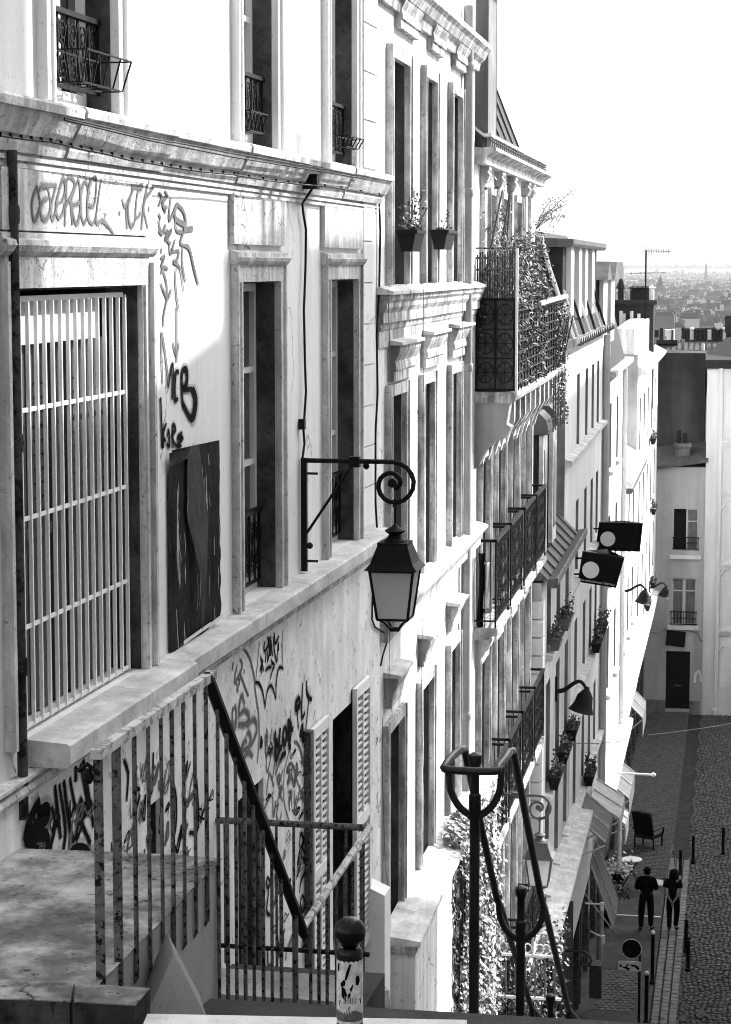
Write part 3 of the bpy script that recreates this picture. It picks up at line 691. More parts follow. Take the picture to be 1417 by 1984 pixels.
# pale coping along the front edge of the upper step
cz = -2.90
q0 = px_ground(286, 1964, cz); q1 = px_ground(905, 1976, cz)
block('coping_stone', [q0, q1, q1 + Vector((.05, -.4, 0)), q0 + Vector((.05, -.4, 0))], cz, cz - .5, mk('coping_pale', .66, var=.25, vs=6, pit=.4, ps=40, bump=.3), t)
block('stair_side', [px_ground(286, 1964, cz) + Vector((0, .0, 0)), px_ground(400, 1964, cz), px_ground(400, 1964, cz) + Vector((.1, .3, 0)), px_ground(286, 1964, cz) + Vector((.1, .3, 0))], cz - .3, -4.4, M['concrete'], t)
# triangular concrete cheek
tri = [at(337, 1848, 8.75), at(401, 1972, 8.6), at(283, 1972, 8.6)]
g = G().add([(p.y, p.x, p.z) for p in tri] + [(p.y + .35, p.x - .12, p.z - .02) for p in tri], [(0, 1, 2), (0, 3, 4, 1), (1, 4, 5, 2), (2, 5, 3, 0)])
t.part('concrete_wedge', g, mk('wedge_concrete', .24, var=.15, vs=2, pit=.3, ps=60, bump=.2, bs=80))

# area floor below the landing
t = Thing('area_floor', F1, -6.0, None, None, kind='structure', s0=10.15)
t.part('paving', G().box(10.15, 14.2, DB + .002, 1.1, -6.0, -4.75), M['asphalt'])
t.part('step', G().box(13.0, 13.5, DB + .004, 1.0, -4.745, -4.55), M['stone'])

# railings: upper, down the side stairs, lower and end
def rail_thing(name, label):
    return Thing(name, F1, -4.6, label, 'railing', s0=8.4)
UR = rail_thing('iron_railing', 'rusty paint-worn iron railing along the landing under the barred window')
s0, z0 = P1(190, 1457, DL); s1, z1 = P1(412, 1308, DL); zr = (z0 + z1) / 2
M['railtop'] = mk('rail_worn_bright', .55, rough=.5, var=.4, vs=7, rust=.6, rs=12, bump=.2)
UR.part('top_rail', G().box(s0 - .03, s1, DL - .022, DL + .022, zr - .02, zr + .02), M['railtop'])
for k, x in enumerate((197, 232)):
    s = F1.s(x, 1600, DL); UR.part('post', G().box(s - .005, s + .005, DL - .030, DL + .008, ZLD - .18, zr - .02), M['ironold'])
xs = [262, 289, 314, 335, 357, 379, 401]
zbs = [1912, 1900, 1888, 1866, 1845, 1822, 1797]
for k, (x, yb) in enumerate(zip(xs, zbs)):
    s = F1.s(x, 1600, DL); zb = F1.z(x, yb, DL); w = .010 if k % 3 else .012
    UR.part('bar', G().tube([(s, DL - .05, zb + .02), (s, DL - .02, zb), (s, DL, zb + .03), (s, DL, zr - .02)], w * .9, 6), M['ironold'], sm=True)
s = F1.s(193, 1490, DL); g = G(); g.lathe([(.015, -.03), (.026, -.01), (.022, .015), (.01, .03)], (s, DL - .05, F1.z(193, 1505, DL)), 8); g.tube([(s, DL - .09, zr - .08), (s, DL - .05, zr - .05), (s, DL, zr - .09)], .01, 5)
UR.part('padlock', g, M['iron'])

SR = rail_thing('stair_railing', 'black sloping handrail with rusty bars down to the lower area')
p0 = P1(405, 1318, DL); p1 = P1(588, 1806, DL)
SR.part('handrail', G().tube([(p0[0] - .04, DL, p0[1] + .02), (p0[0], DL, p0[1]), (p1[0], DL, p1[1]), (p1[0] + .02, DL, p1[1] - .02)], .030, 8), M['iron'], sm=True)
for k, x in enumerate((424, 441, 458, 475, 492, 510, 527, 545, 572)):
    s = F1.s(x, 1700, DL); f = (s - p0[0]) / (p1[0] - p0[0]); zt = p0[1] + (p1[1] - p0[1]) * f
    zb = -4.35 if k > 2 else -3.9
    w = .018 if k == 8 else (.011 if k % 2 else .0095)
    SR.part('bar', G().tube([(s, DL, zb), (s, DL, zt)], w, 6), M['ironold'], sm=True)
LR = rail_thing('area_railing', 'pale worn railing around the far end of the lower area')
s0, z0 = P1(587, 1797, DL); s1, z1 = P1(716, 1604, DL)
LR.part('top_rail', G().tube([(s0, DL, z0), (s1, DL, z1)], .024, 8), M['railtop'], sm=True)
for k, x in enumerate((602, 618, 634, 652, 668, 684, 700)):
    s = F1.s(x, 1750, DL); LR.part('bar', G().tube([(s, DL, -4.5), (s, DL, z0)], .011, 6), M['ironold'], sm=True)
LR.part('end_rail', G().tube([(s1, DL, z1), (s1, DB, z1)], .022, 8), M['ironold'], sm=True)
zb = F1.z(640, 1892, .6)
LR.part('end_rail', G().tube([(s1, DL, -4.5), (s1, DB, -4.5)], .016, 8), M['iron'], sm=True)
for k in range(9):
    d = DB + .06 + (DL - DB - .1) * k / 8; LR.part('bar', G().tube([(s1, d, -4.62), (s1, d, z1 - .02)], .010, 6), M['ironold'], sm=True)

# bollard with a skull sticker
YB = 7.6
c = at(678, 1806, YB); FB = Fr(c.x, c.y, -YAW)
rb = .117 / 2
t = Thing('bollard', FB, -3.28, 'round-topped black bollard wrapped in a skull sticker', 'bollard')
zc = c.z; M['bollard'] = mk('bollard_gloss_black', .008, rough=.22, var=.3, vs=9, bump=.04, spec=.18)
prof = []
rt = .0475
for i in range(15):
    a = math.pi * (i / 14) ; prof.append((max(.001, rb * math.sin(a)), -rb * math.cos(a) * .98))
low = [(rt, zc - .50), (rt, zc - .075), (rt * .9, zc - .062), (.036, zc - .056)]
t.part('post', G().lathe([(rt * 1.1, -3.28), (rt * 1.1, -3.2), (rt, -3.19)] + low[1:], (0, 0, 0), 24), M['bollard'], sm=True)
t.part('ball', G().lathe([(r_, zc + z_) for r_, z_ in prof], (0, 0, 0), 28), M['bollard'], sm=True)
def wrap(g, pts, k=.0008):
    """flat print wrapped on the post; pts (angle metres right, z)"""
    return [((rt + k) * math.cos(p / rt) * -1, (rt + k) * math.sin(p / rt), z) for p, z in pts]
def sticker(name, loops, mat, k):
    g = G()
    for lp in loops:
        w = wrap(g, lp, k); n = len(w); g.add(w, [tuple(range(n))])
    return t.part(name, g, mat)
def el(cx, cz_, rx, rz, n=14, a0=0): return [(cx + rx * math.cos(2 * math.pi * i / n + a0), cz_ + rz * math.sin(2 * math.pi * i / n + a0)) for i in range(n)]
M['stick'] = mk('sticker_pale', .78, rough=.4, var=.25, vs=30, bump=0, blotch=.3, bls=25)
M['stickd'] = mk('sticker_grey', .14, rough=.4, var=.5, vs=40, bump=0)
zt, zb_ = zc - .095, zc - .33
strips = []
for i in range(16):
    a = -.07 + .14 * i / 16; b = -.07 + .14 * (i + 1) / 16; strips.append([(a, zb_), (b, zb_), (b, zt - .006 * (i % 2)), (a, zt)])
sticker('sticker', strips, M['stick'], .0006)
sticker('sticker_print', [[(x, zb_ + .012), (x + .009, zb_ + .012), (x + .009, zb_ + .045 + .01 * math.sin(x * 90)), (x, zb_ + .05 + .008 * math.cos(x * 70))] for x in [-.066 + .009 * i for i in range(14)]], M['stickd'], .0010)
dk = []
zz = lambda y: zc - (y - 1806) / 4270 * 7.75
xx = lambda x: (x - 678) / 4270 * 7.75
def pl(pts): return [(xx(x), zz(y)) for x, y in pts]
dk += [pl([(678, 1862), (681, 1864), (676, 1884), (672, 1896), (668, 1896), (671, 1880)]), pl([(650, 1866), (656, 1864), (655, 1872), (655, 1881), (650, 1880)]),
       pl([(690, 1890), (697, 1887), (700, 1898), (696, 1908), (690, 1906)]), pl([(658, 1905), (667, 1894), (670, 1900), (668, 1908), (660, 1911)]),
       pl([(656, 1938), (668, 1941), (678, 1950), (690, 1944), (702, 1934), (704, 1948), (690, 1954), (676, 1957), (660, 1954), (654, 1948)]), pl([(661, 1908), (669, 1914), (673, 1926), (668, 1938), (661, 1930)]),
       pl([(678, 1914), (685, 1902), (684, 1912), (680, 1922)]), pl([(673, 1928), (678, 1920), (680, 1926), (677, 1934)])]
sticker('skull_print', dk, M['spray'], .0014)
teeth = []
for i in range(5): x = 669.5 + i * 4.6; teeth.append(pl([(x, 1931), (x + 1.1, 1931), (x + 1.1, 1944), (x, 1944)]))
sticker('teeth_print', [pl([(668, 1928), (692, 1926), (692, 1943), (684, 1949), (674, 1948), (669, 1943)])], M['sash'], .0018)
sticker('teeth_gap', teeth + [pl([(669, 1936), (692, 1935), (692, 1937), (669, 1938)])], M['spray'], .0022)

# double stair handrail on forked posts
HR = Thing('stair_handrail', W0, -6.8, 'black tubular double handrail on forked posts in the middle of the stairs', 'handrail', s0=10.8)
M['tube'] = mk('handrail_black', .014, rough=.4, var=.6, vs=6, bump=.12, spec=.3)
def W(p): return (p[1], p[0], p[2])
posts = [((921, 1458), 1985, 10.9), ((1010, 1716), 2300, 12.75), ((1067, 1926), 2400, 15.2)]
heads = []
for (x, y), yb, Y in posts:
    top = at(x, y, Y); ft = at(x, yb, Y)
    rp = .0265
    HR.part('post', G().lathe([(rp * 1.5, ft.z - .3), (rp * 1.5, ft.z + .03), (rp * 1.15, ft.z + .06), (rp, ft.z + .07), (rp, top.z - .30), (rp * 1.18, top.z - .29), (rp * 1.18, top.z - .22), (rp * .85, top.z - .21), (rp * .85, top.z - .075), (rp * 1.2, top.z - .06), (rp * 1.35, top.z - .035), (rp * 1.2, top.z - .01), (rp * .6, top.z)], (top.y, top.x, 0), 16), M['tube'], sm=True)
    c = Vector((top.x, top.y, top.z)); hw = .133; ex, ez = hw, .10
    fork = [(c.x - hw, c.z - .06), (c.x - hw, c.z - .12), (c.x - hw * .93, c.z - .20), (c.x - hw * .65, c.z - .275), (c.x - hw * .3, c.z - .315), (c.x, c.z - .335), (c.x + hw * .3, c.z - .315), (c.x + hw * .65, c.z - .275), (c.x + hw * .93, c.z - .20), (c.x + hw, c.z - .12), (c.x + hw, c.z - .06)]
    HR.part('fork', G().tube([(c.y, a, b) for a, b in cr(fork, 3)], .019, 8), M['tube'], sm=True)
    heads.append((c, hw))
c, hw = heads[0]; zr = c.z - .10
loop = [at(985, 1475, 11.3), at(971, 1475, 11.05), at(945, 1490, 10.62)]
def rail(path, name='rail'): HR.part(name, G().tube([W(p) for p in path], .0205, 10), M['tube'], sm=True)
cA, cB, cC = heads[0][0], heads[1][0], heads[2][0]
def rp_(c, side, dz=-.11): return Vector((c.x + side * .133, c.y, c.z + dz))
front = Vector((0, -.22, 0))
# hoop at the top end of the two rails
hoop = [rp_(cA, -.78, -.035) + Vector((0, .20, 0)), rp_(cA, -.92, -.035) + Vector((0, .05, 0)), rp_(cA, -1, -.04) + front * .55, rp_(cA, -.85, -.05) + front * .85, rp_(cA, .85, -.05) + front * .85, rp_(cA, 1, -.04) + front * .55, rp_(cA, 1.12, -.035) + Vector((0, .05, 0)), rp_(cA, 1.15, -.035) + Vector((0, .20, 0))]
rail(cr(hoop, 4), 'end_hoop')
for sd in (-1, 1):
    path = [hoop[0] if sd < 0 else hoop[-1]]
    path.append(path[0] + Vector((.01, .12, -.02)))
    path.append(rp_(cB, sd) + Vector((0, -.1, .05))); path.append(rp_(cB, sd)); path.append(rp_(cB, sd) + Vector((0, .1, -.05)))
    path.append(rp_(cC, sd) + Vector((0, -.1, .05))); path.append(rp_(cC, sd)); path.append(rp_(cC, sd) + Vector((.25, 2.2, -1.25)))
    rail(path)
# ================================================================ second house: white, three bays, hooded windows
P2 = F2.px
B2S0, B2S1 = 19.78, 27.16
B2 = Thing('hooded_window_house', F2, -13.0, 'bright white house with hooded windows, black flower boxes and a long ledge', 'house', s0=B2S0)
PD = .05
def cols(lst, y, d=PD): return [(F2.s(a, y, d), F2.s(b, y, d)) for a, b in lst]
ct = cols([(763, 794), (828, 847), (879, 896)], 300); cm = cols([(761, 788), (824, 842), (877, 893)], 850); cl = cols([(756, 783), (819, 840), (874, 890)], 1500)
ZA = -.20; zt_t = F2.z(835, 153, PD); zt_m = F2.z(835, 741, PD); zt_l = F2.z(835, 1318, PD)
zb_m = F2.z(838, 1084); zb_l = F2.z(830, 1684)
holes2 = [(a, b, ZA + .02, zt_t) for a, b in ct] + [(a, b, zb_m, zt_m) for a, b in cm] + [(a, b, zb_l, zt_l) for a, b in cl]
B2.part('wall', wall_holes(G(), B2S0, B2S1, -13.0, 3.5, holes2, .30), M['wall2'])
M['reveal2'] = mk('reveal_mottled_stone_shade', .10, var=.5, vs=3, streak=.3, ss=(6, 6, 1.2), blotch=.45, bls=1.1, bump=.2, pit=.3)  # mottled stone, darkened to paint in the shade of the jambs
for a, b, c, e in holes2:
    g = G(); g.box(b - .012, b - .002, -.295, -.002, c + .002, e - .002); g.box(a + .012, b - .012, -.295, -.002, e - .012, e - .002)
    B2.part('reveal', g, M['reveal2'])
    window_fill(B2, a + .005, b - .014, c, e - .014, .29, M['sash'], cross=(.35, .7))
    casing(B2, a, b, c, e, .12, PD, M['trim2'], bead=.015)
def hood(s0, s1, zt, p=.15, h=.34, mat=None, T=B2, slab=.028):
    g = G().prism([(0, zt - .01), (p, zt - .035), (p, zt - .035 - slab), (0, zt - .035 - slab)], s0, s1)
    o = T.part('hood_slab', g, M['ledge'])
    z = zt - .038 - slab
    T.part('hood_moulding', G().prism([(0, z), (p - .03, z), (p - .035, z - .05), (p - .05, z - .09), (p - .08, z - .15), (PD + .03, z - .20), (PD + .03, z - .235), (PD + .012, z - .24), (PD + .012, z - h), (0, z - h)], s0 + .05, s1 - .05), mat or M['trim2'], parent=o)
    return o
for (x0, x1, y) in ((750, 824, 651), (814, 876, 633), (867, 922, 621)): hood(F2.s(x0, y), F2.s(x1, y, .15), F2.z((x0 + x1) / 2 + 8, y, .1))
for (x0, x1, yy) in ((763, 832, -2), (826, 880, 34), (873, 925, 76)):
    s0, s1 = F2.s(x0, max(yy, 5)), F2.s(x1, yy + 10, .15); hood(s0, s1, F2.z(852, 23, .15) + .02, h=.32)
zh = F2.z(831, 1234, .15)
for (x0, x1, yy) in ((743, 798, 1300), (809, 856, 1225), (864, 905, 1165)): hood(F2.s(x0, yy), F2.s(x1, yy, .15), zh, p=.17, h=.30)
# entablature ledge under the top row, laid in slabs
def ledge(T, s0, s1, z, p, prof, n, drop=.05, slab=.03):
    cuts = [s0 + (s1 - s0) * i / n for i in range(n + 1)]
    T.part('ledge_moulding', G().prism([(0, z - drop - slab)] + [(d, z - drop - slab + q) for d, q in prof] + [(0, z - drop - slab + prof[-1][1])], s0 + .02, s1 - .02), M['trim2'])
    for a, b in zip(cuts, cuts[1:]):
        k = random.uniform(-.008, .008)
        T.part('ledge_slab', G().prism([(0, z), (p + k, z - drop), (p + k, z - drop - slab), (0, z - drop - slab + .001)], a, b - .01), M['ledge'])
ledge(B2, B2S0 - .1, B2S1 + .06, ZA + .02, .16, [(.13, 0), (.125, -.05), (.10, -.08), (.10, -.12), (.07, -.17), (.07, -.26), (.04, -.27), (.04, -.30)], 7)
B2.part('frieze', G().prism([(0, -.75), (.02, -.75), (.02, -.60), (.035, -.58), (.035, -.54), (0, -.54)], B2S0, B2S1), M['trim2'])
zl2 = zb_m + .01
ledge(B2, B2S0, B2S1 + .04, zl2, .20, [(.17, 0), (.16, -.04), (.13, -.08), (.10, -.15), (.10, -.22)], 6)
zl3 = F2.z(829, 1796, .38)
ledge(B2, B2S0 + .2, B2S1, zl3 + .06, .38, [(.36, 0), (.35, -.05), (.33, -.09)], 8, drop=.05, slab=.05)
B2.part('ground_floor_wall', G().box(B2S0 + .25, B2S1 - .02, .001, .33, -13, zl3 - .13), M['wall2'])
# top cornice
z = F2.z(900, 88, .1) + .12
B2.part('cornice', G().prism([(0, z - .25), (.05, z - .25), (.07, z - .16), (.12, z - .12), (.16, z - .04), (.2, z), (.2, z + .06), (0, z + .08)], B2S0, B2S1), M['trim2'])
# drainpipe
g = G(); s = F2.s(905, 600, .07); g.tube([(s, .075, -12.5), (s, .075, -4), (s, .075, 3.0)], .058, 12)
for zz in (F2.z(919, 375, .1), F2.z(919, 708, .1), F2.z(915, 1372, .1), 2.3): g.lathe([(.062, zz - .05), (.072, zz - .03), (.072, zz + .03), (.062, zz + .05)], (s, .075, 0), 12)
B2.part('drain_pipe', g, mk('pipe_grey_paint', .34, rough=.5, var=.2, vs=4, streak=.3, bump=.05, spec=.15), sm=True)
# thin wires
for pts in ([(752, 560), (756, 700), (756, 720)], [(821, 560), (820, 700), (821, 760)], [(898, 545), (896, 640), (896, 690)], [(755, 1215), (754, 1330), (760, 1380)], [(820, 1190), (817, 1300), (818, 1420), (822, 1560)], [(742, 1390), (741, 1500), (747, 1680), (757, 1750)]):
    B2.part('wire', G().tube([(*[q for q in (F2.s(x, y, .17),)], .17, F2.z(x, y, .17)) for x, y in pts], .004, 4), M['spraygrey'])
# flower boxes
M['planter'] = mk('planter_black', .012, rough=.6, var=.3, vs=6, bump=.05, spec=.1)
M['soil'] = mk('soil', .03, var=.4, bump=.3)
def planter(fr, s0, s1, d0, d1, zt, h, label, leaves=60, spread=.18, mat=None, leafm=None, tall=0, cat='flower box', lsz=.03):
    t = Thing('flower_box', fr, zt - h, label, cat, 'flower boxes on the window sills', s0=s0)
    i = .02 + h * .12
    g = G().add([(s0 + i, d0 + i, zt - h), (s1 - i, d0 + i, zt - h), (s1 - i, d1 - i, zt - h), (s0 + i, d1 - i, zt - h), (s0, d0, zt), (s1, d0, zt), (s1, d1, zt), (s0, d1, zt)], [(0, 1, 2, 3), (0, 4, 5, 1), (1, 5, 6, 2), (2, 6, 7, 3), (3, 7, 4, 0)])
    g.box(s0 - .01, s1 + .01, d1 - .005, d1 + .012, zt - .03, zt + .004); g.box(s0 - .012, s0 + .005, d0, d1, zt - .03, zt + .004); g.box(s1 - .005, s1 + .012, d0, d1, zt - .03, zt + .004)
    t.part('box', g, mat or M['planter'])
    t.part('soil', G().box(s0 + .01, s1 - .01, d0 + .01, d1 - .01, zt - .02, zt - .012), M['soil'])
    g = G(); st = G()
    for _ in range(leaves):
        p = (random.uniform(s0 + .02, s1 - .02), random.uniform(d0 + .02, d1), zt + abs(random.gauss(0, spread * .5)))
        g.leaf(p, (random.gauss(0, 1), random.gauss(0, 1) + .4, random.gauss(.5, 1)), lsz * random.uniform(.6, 1.3))
    for _ in range(tall):
        bs = random.uniform(s0 + .04, s1 - .04); bd = random.uniform(d0 + .03, d1 - .02); H = random.uniform(.15, .42); q = (bs + random.uniform(-.08, .08), bd + random.uniform(-.05, .1), zt + H)
        st.tube([(bs, bd, zt - .01), q], .004, 4)
        for k in range(10):
            f = random.uniform(.4, 1.05); g.leaf((bs + (q[0] - bs) * f + random.gauss(0, .025), bd + (q[1] - bd) * f + random.gauss(0, .025), zt + H * f), (random.gauss(0, 1), random.gauss(0, 1), 1), lsz * random.uniform(.6, 1.2))
    t.part('foliage', g, leafm or M['leaf'], kind='stuff')
    if tall: t.part('stem', st, M['bark'])
    return t
planter(F2, F2.s(766, 470), F2.s(824, 470, .2), .01, .2, F2.z(766, 446), .20, 'black flower box with tall geraniums on the first white window', 110, .12, tall=7)
M['plantergrey'] = mk('planter_grey', .10, rough=.6, var=.3, vs=6, bump=.05, spec=.1)
planter(F2, F2.s(831, 470), F2.s(884, 470, .2), .01, .2, F2.z(831, 446), .20, 'dark flower box with sparse sprigs on the second white window', 40, .05, tall=2, mat=M['planter'])
M['ivy'] = mk('ivy_leaf', .30, rough=.45, var=.7, vs=7, bump=0, spec=.3)
# climbing ivy over the ground floor ledge
t = Thing('ivy', F2, -11, 'thick sunlit ivy hanging over the ledge behind the stair handrail', 'ivy', s0=23.2)
g = G()
for _ in range(13000):
    s = random.uniform(22.5, 26.4); z = random.uniform(-11.0, zl3 + .15)
    f = (s - 22.5) / 3.9
    if mno.noise((s * 1.3, z * 1.1, 5)) < -.18 + (.35 if f < .12 else 0): continue
    d = .38 + abs(random.gauss(0, .06)) + .10 * mno.noise((s * 2, z * 2, 1))
    g.leaf((s, d, z), (random.gauss(0, .5), 1, random.gauss(.5, .6)), random.uniform(.035, .065), 1.15)
for _ in range(500):
    s = random.uniform(23.3, 24.6); g.leaf((s, random.uniform(.12, .38), zl3 + random.uniform(.03, .16)), (random.gauss(0, .5), .4, 1), random.uniform(.05, .08), 1.15)
t.part('foliage', g, M['ivy'], kind='stuff')
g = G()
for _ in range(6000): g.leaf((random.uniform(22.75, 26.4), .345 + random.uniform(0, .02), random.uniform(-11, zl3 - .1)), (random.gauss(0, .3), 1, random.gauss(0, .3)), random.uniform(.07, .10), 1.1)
t.part('shade_backing_leaves', g, M['leafdark'], kind='stuff')  # dark leaf layer standing in for stems and shade in the gaps
g = G()
for k in range(16):
    s = 22.9 + k * .2; g.tube([(s, .37, -11), (s + random.uniform(-.3, .3), .39, -9), (s + random.uniform(-.2, .5), .37, zl3)], .012, 4)
t.part('stem', g, M['bark'])
# meter cabinets at the foot of the near house corner
t = Thing('meter_cabinet', F1, -7.2, 'white meter cabinet on the wall beside the louvred shutters', 'cabinet', s0=F1.s(722, 1800, .1))
s0, s1 = F1.s(719, 1800, .04), F1.s(752, 1800, .25)
zt = F1.z(735, 1722, .15)
t.part('body', G().prism([(DB, -7.2), (.22, -7.2), (.22, zt - .03), (DB, zt + .05)], s0, s1), M['white'])
zz = F1.z(735, 1905, .2)
t.part('sign_box', G().add([(s0 - .25, .12, zz + .02), (s1 - .2, .30, zz - .05), (s1 - .2, .32, zz - .40), (s0 - .25, .14, zz - .45), (s0 - .25, .05, zz + .02), (s1 - .2, .2, zz - .05), (s1 - .2, .2, zz - .40), (s0 - .25, .05, zz - .45)], [(0, 1, 2, 3), (4, 7, 6, 5), (0, 4, 5, 1), (3, 2, 6, 7), (0, 3, 7, 4), (1, 5, 6, 2)]), M['ledge'], label='grey sign box tilted outward')
# ================================================================ third house: roof terrace, balconies
B3S0, B3S1 = 27.2, 35.35
B3 = Thing('balcony_house', F3, -18.8, 'cream house with a planted roof terrace, iron balconies and a mansard roof', 'house', s0=B3S0)
ZT = F3.z(960, 762, .25)            # terrace floor
bays = [28.15, 30.0, 31.9, 33.75]
rows3 = [(-4.55, -2.45), (-7.45, -5.1), (-10.5, -8.1)]
hs = [(c - .45, c + .45, a, b) for c in bays for a, b in rows3]
hs += [(F3.s(943, 420), F3.s(953, 420), ZT, F3.z(947, 378)), (F3.s(967, 420), F3.s(976, 420), ZT, F3.z(970, 385)), (F3.s(993, 420), F3.s(1004, 420), ZT, F3.z(998, 392))]
ZC3 = F3.z(935, 320)
B3.part('wall', wall_holes(G(), B3S0, B3S1, -18.8, ZC3, hs, .28), M['wall3'])
for a, b, c, e in hs:
    window_fill(B3, a + .003, b - .003, c, e - .003, .27, M['sash'], cross=(.3, .65), fw=.05)
    B3.part('reveal', G().box(b - .012, b - .002, -.27, -.003, c + .003, e - .003), M['reveal2'])  # far jamb only, its shade painted into the liner
    casing(B3, a, b, c, e, .10, .05, M['trim2'], bead=.03, top=.0)
    if e < -2: B3.part('lintel', G().prism([(0, e + .12), (.08, e + .12), (.12, e + .2), (.12, e + .24), (0, e + .26)], a - .14, b + .14), M['trim2'])
# pilasters and cornice of the attic storey
for x in (932, 960, 985, 1012, 1022):
    s = F3.s(x, 420); B3.part('pilaster', G().box(s - .11, s + .11, .001, .07, ZT, ZC3 - .22), M['trim2'])
    B3.part('capital', G().prism([(0, ZC3 - .22), (.09, ZC3 - .22), (.13, ZC3 - .14), (.10, ZC3 - .09), (.12, ZC3 - .06), (.12, ZC3 - .02), (0, ZC3 - .02)], s - .15, s + .15), M['trim2'])
B3.part('cornice', G().prism([(-.3, ZC3 - .02), (.14, ZC3 - .02), (.14, ZC3 + .07), (.2, ZC3 + .11), (.26, ZC3 + .14), (.26, ZC3 + .18), (-.3, ZC3 + .19)], B3S0, B3S1 + .1), M['trim2'])
zr0 = ZC3 + .19; zr1 = F3.z(940, 268)
B3.part('parapet_rail', G().box(B3S0, B3S1, .10, .2, zr1 - .04, zr1), M['trim2'])
b0 = None
for i in range(34):
    s = B3S0 + .15 + i * .235
    if b0 is None: b0 = B3.part('baluster', G().prism([(.13, zr0), (.17, zr0), (.185, zr0 + .06), (.15, (zr0 + zr1) / 2), (.185, zr1 - .08), (.17, zr1 - .04), (.13, zr1 - .04)], s, s + .075), M['trim2']); s00 = s
    else: B3.dup(b0, (s - s00, 0, 0))
# mansard and chimney
B3.part('roof', G().prism([(.09, zr0), (.08, zr1 - .02), (-.27, 1.88), (-.62, 2.74), (-.9, 3.6), (-2.5, 3.9), (-2.5, zr0)], B3S0, B3S1 - .05), M['slate'])
for i in range(9):
    s = B3S0 + .3 + i * .95; B3.part('roof_seam', G().tube([(s, -.25, 1.86), (s, -.605, 2.76), (s, -.885, 3.62)], .02, 4), M['zinc'])
s = F3.s(941, 200, -.3); B3.part('chimney', G().box(28.6, 29.5, -.9, -.0, zr0, 4.6), M['gable'])
B3.part('chimney_cap', G().box(28.5, 29.6, -1.0, .12, 3.55, 3.75), M['gable'])
B3.part('chimney_flue', G().box(30.1, 30.9, -.45, -.14, 1.7, 4.3), M['slate'])
# terrace slab on a cove with consoles
PT = .5
B3.part('terrace_slab', G().prism([(0, ZT - .12), (PT - .04, ZT - .12), (PT, ZT - .09), (PT + .03, ZT - .03), (PT + .03, ZT + .02), (0, ZT + .02)], B3S0 + .08, B3S1), M['trim2'])
B3.part('terrace_cove', G().prism([(0, ZT - .95), (.06, ZT - .9), (.12, ZT - .75), (.2, ZT - .62), (PT - .1, ZT - .55), (PT - .04, ZT - .42), (PT - .10, ZT - .38), (PT - .06, ZT - .121), (0, ZT - .121)], B3S0 + .1, B3S0 + .42), M['gable'])
for i in range(11):
    s = B3S0 + .55 + i * .72
    pr = [(0, ZT - .95), (.05, ZT - .93), (.10, ZT - .75), (.2, ZT - .6), (PT - .12, ZT - .5), (PT - .05, ZT - .38), (PT - .05, ZT - .122), (0, ZT - .122)]
    B3.part('console', G().prism(pr, s, s + .16), M['trim2'])
M['screen'] = mk('reed_screen_dark', .05, var=.7, vs=18, bump=.4, bs=30)
# terrace end panel: pierced iron plate facing the stairs
s0 = B3S0 + .14; zp = F3.z(965, 577, .25)
tp = Thing('terrace_fence', F3, ZT, 'black ornamental fence with circles and reed screen around the planted terrace', 'fence', s0=s0)
g = G()
g.box(s0 - .015, s0 + .015, 0, PT, zp - .03, zp); g.box(s0 - .015, s0 + .015, 0, PT, ZT + .03, ZT + .06)
for d in (0.015, .25, PT - .015): g.box(s0 - .012, s0 + .012, d - .012, d + .012, ZT + .06, zp - .03)
tp.part('frame', g, M['iron'])
g = G()
for row in range(3):
    for cdd in (.13, .37):
        cz_ = ZT + .26 + row * .36
        g.tube([(s0, cdd + .1 * math.cos(a), cz_ + .13 * math.sin(a)) for a in [2 * math.pi * i / 14 for i in range(14)]], .010, 4, closed=True)
        for k in range(4):
            a = math.pi * k / 4; g.tube([(s0, cdd + .1 * math.cos(a), cz_ + .13 * math.sin(a)), (s0, cdd - .1 * math.cos(a), cz_ - .13 * math.sin(a))], .006, 4)
        g.box(s0 - .008, s0 + .008, cdd - .12, cdd + .12, cz_ + .17, cz_ + .185)
tp.part('circle_grille', g, M['iron'])
tp.part('backing_board', G().box(s0 + .03, s0 + .04, 0, PT - .02, ZT + .03, zp - .02), mk('board_weathered', .11, var=.6, vs=9, streak=.6, ss=(8, 8, 1), bump=.2))
zq = F3.z(965, 482, .2)
for i in range(16):
    d = .01 + i * .031; tp.part('reed', G().box(s0 + .02, s0 + .034, d, d + .02, zp, zq - .02 - random.uniform(0, .06)), M['screen'] if i % 3 else M['ironold'])
for z in (zp + .1, zp + .35, zq - .12, zq): tp.part('cross_rail', G().box(s0 - .0, s0 + .02, 0, PT, z - .012, z + .012), M['ironold'])
tp.part('corner_post', G().box(s0 - .02, s0 + .02, PT, PT + .03, ZT, zq), M['sash'])
# front of the terrace: wire lattice screen
s1 = B3S1 - .2
g = G()
for i in range(20): s = s0 + (s1 - s0) * i / 19; g.box(s - .012, s + .012, PT - .01, PT + .01, ZT + .02, ZT + 1.05)
tp.part('lattice_uprights', g, M['screen'])
g = G()
for k in range(8): g.box(s0, s1, PT - .008, PT + .008, ZT + .1 + k * .13, ZT + .125 + k * .13)
tp.part('lattice_rails', g, M['screen'])
tp.part('lattice_backing', G().box(s0 + .1, s1, PT - .05, PT - .03, ZT + .02, ZT + 1.0), M['screen'])
tp.part('hand_rail', G().tube([(s0 + 3.0, PT + .02, ZT + 1.06), (s1, PT + .02, ZT + 1.1)], .04, 6), M['trim2'])
M['bamboo'] = mk('bamboo_leaf', .14, rough=.5, var=.7, vs=5, bump=0, spec=.2)
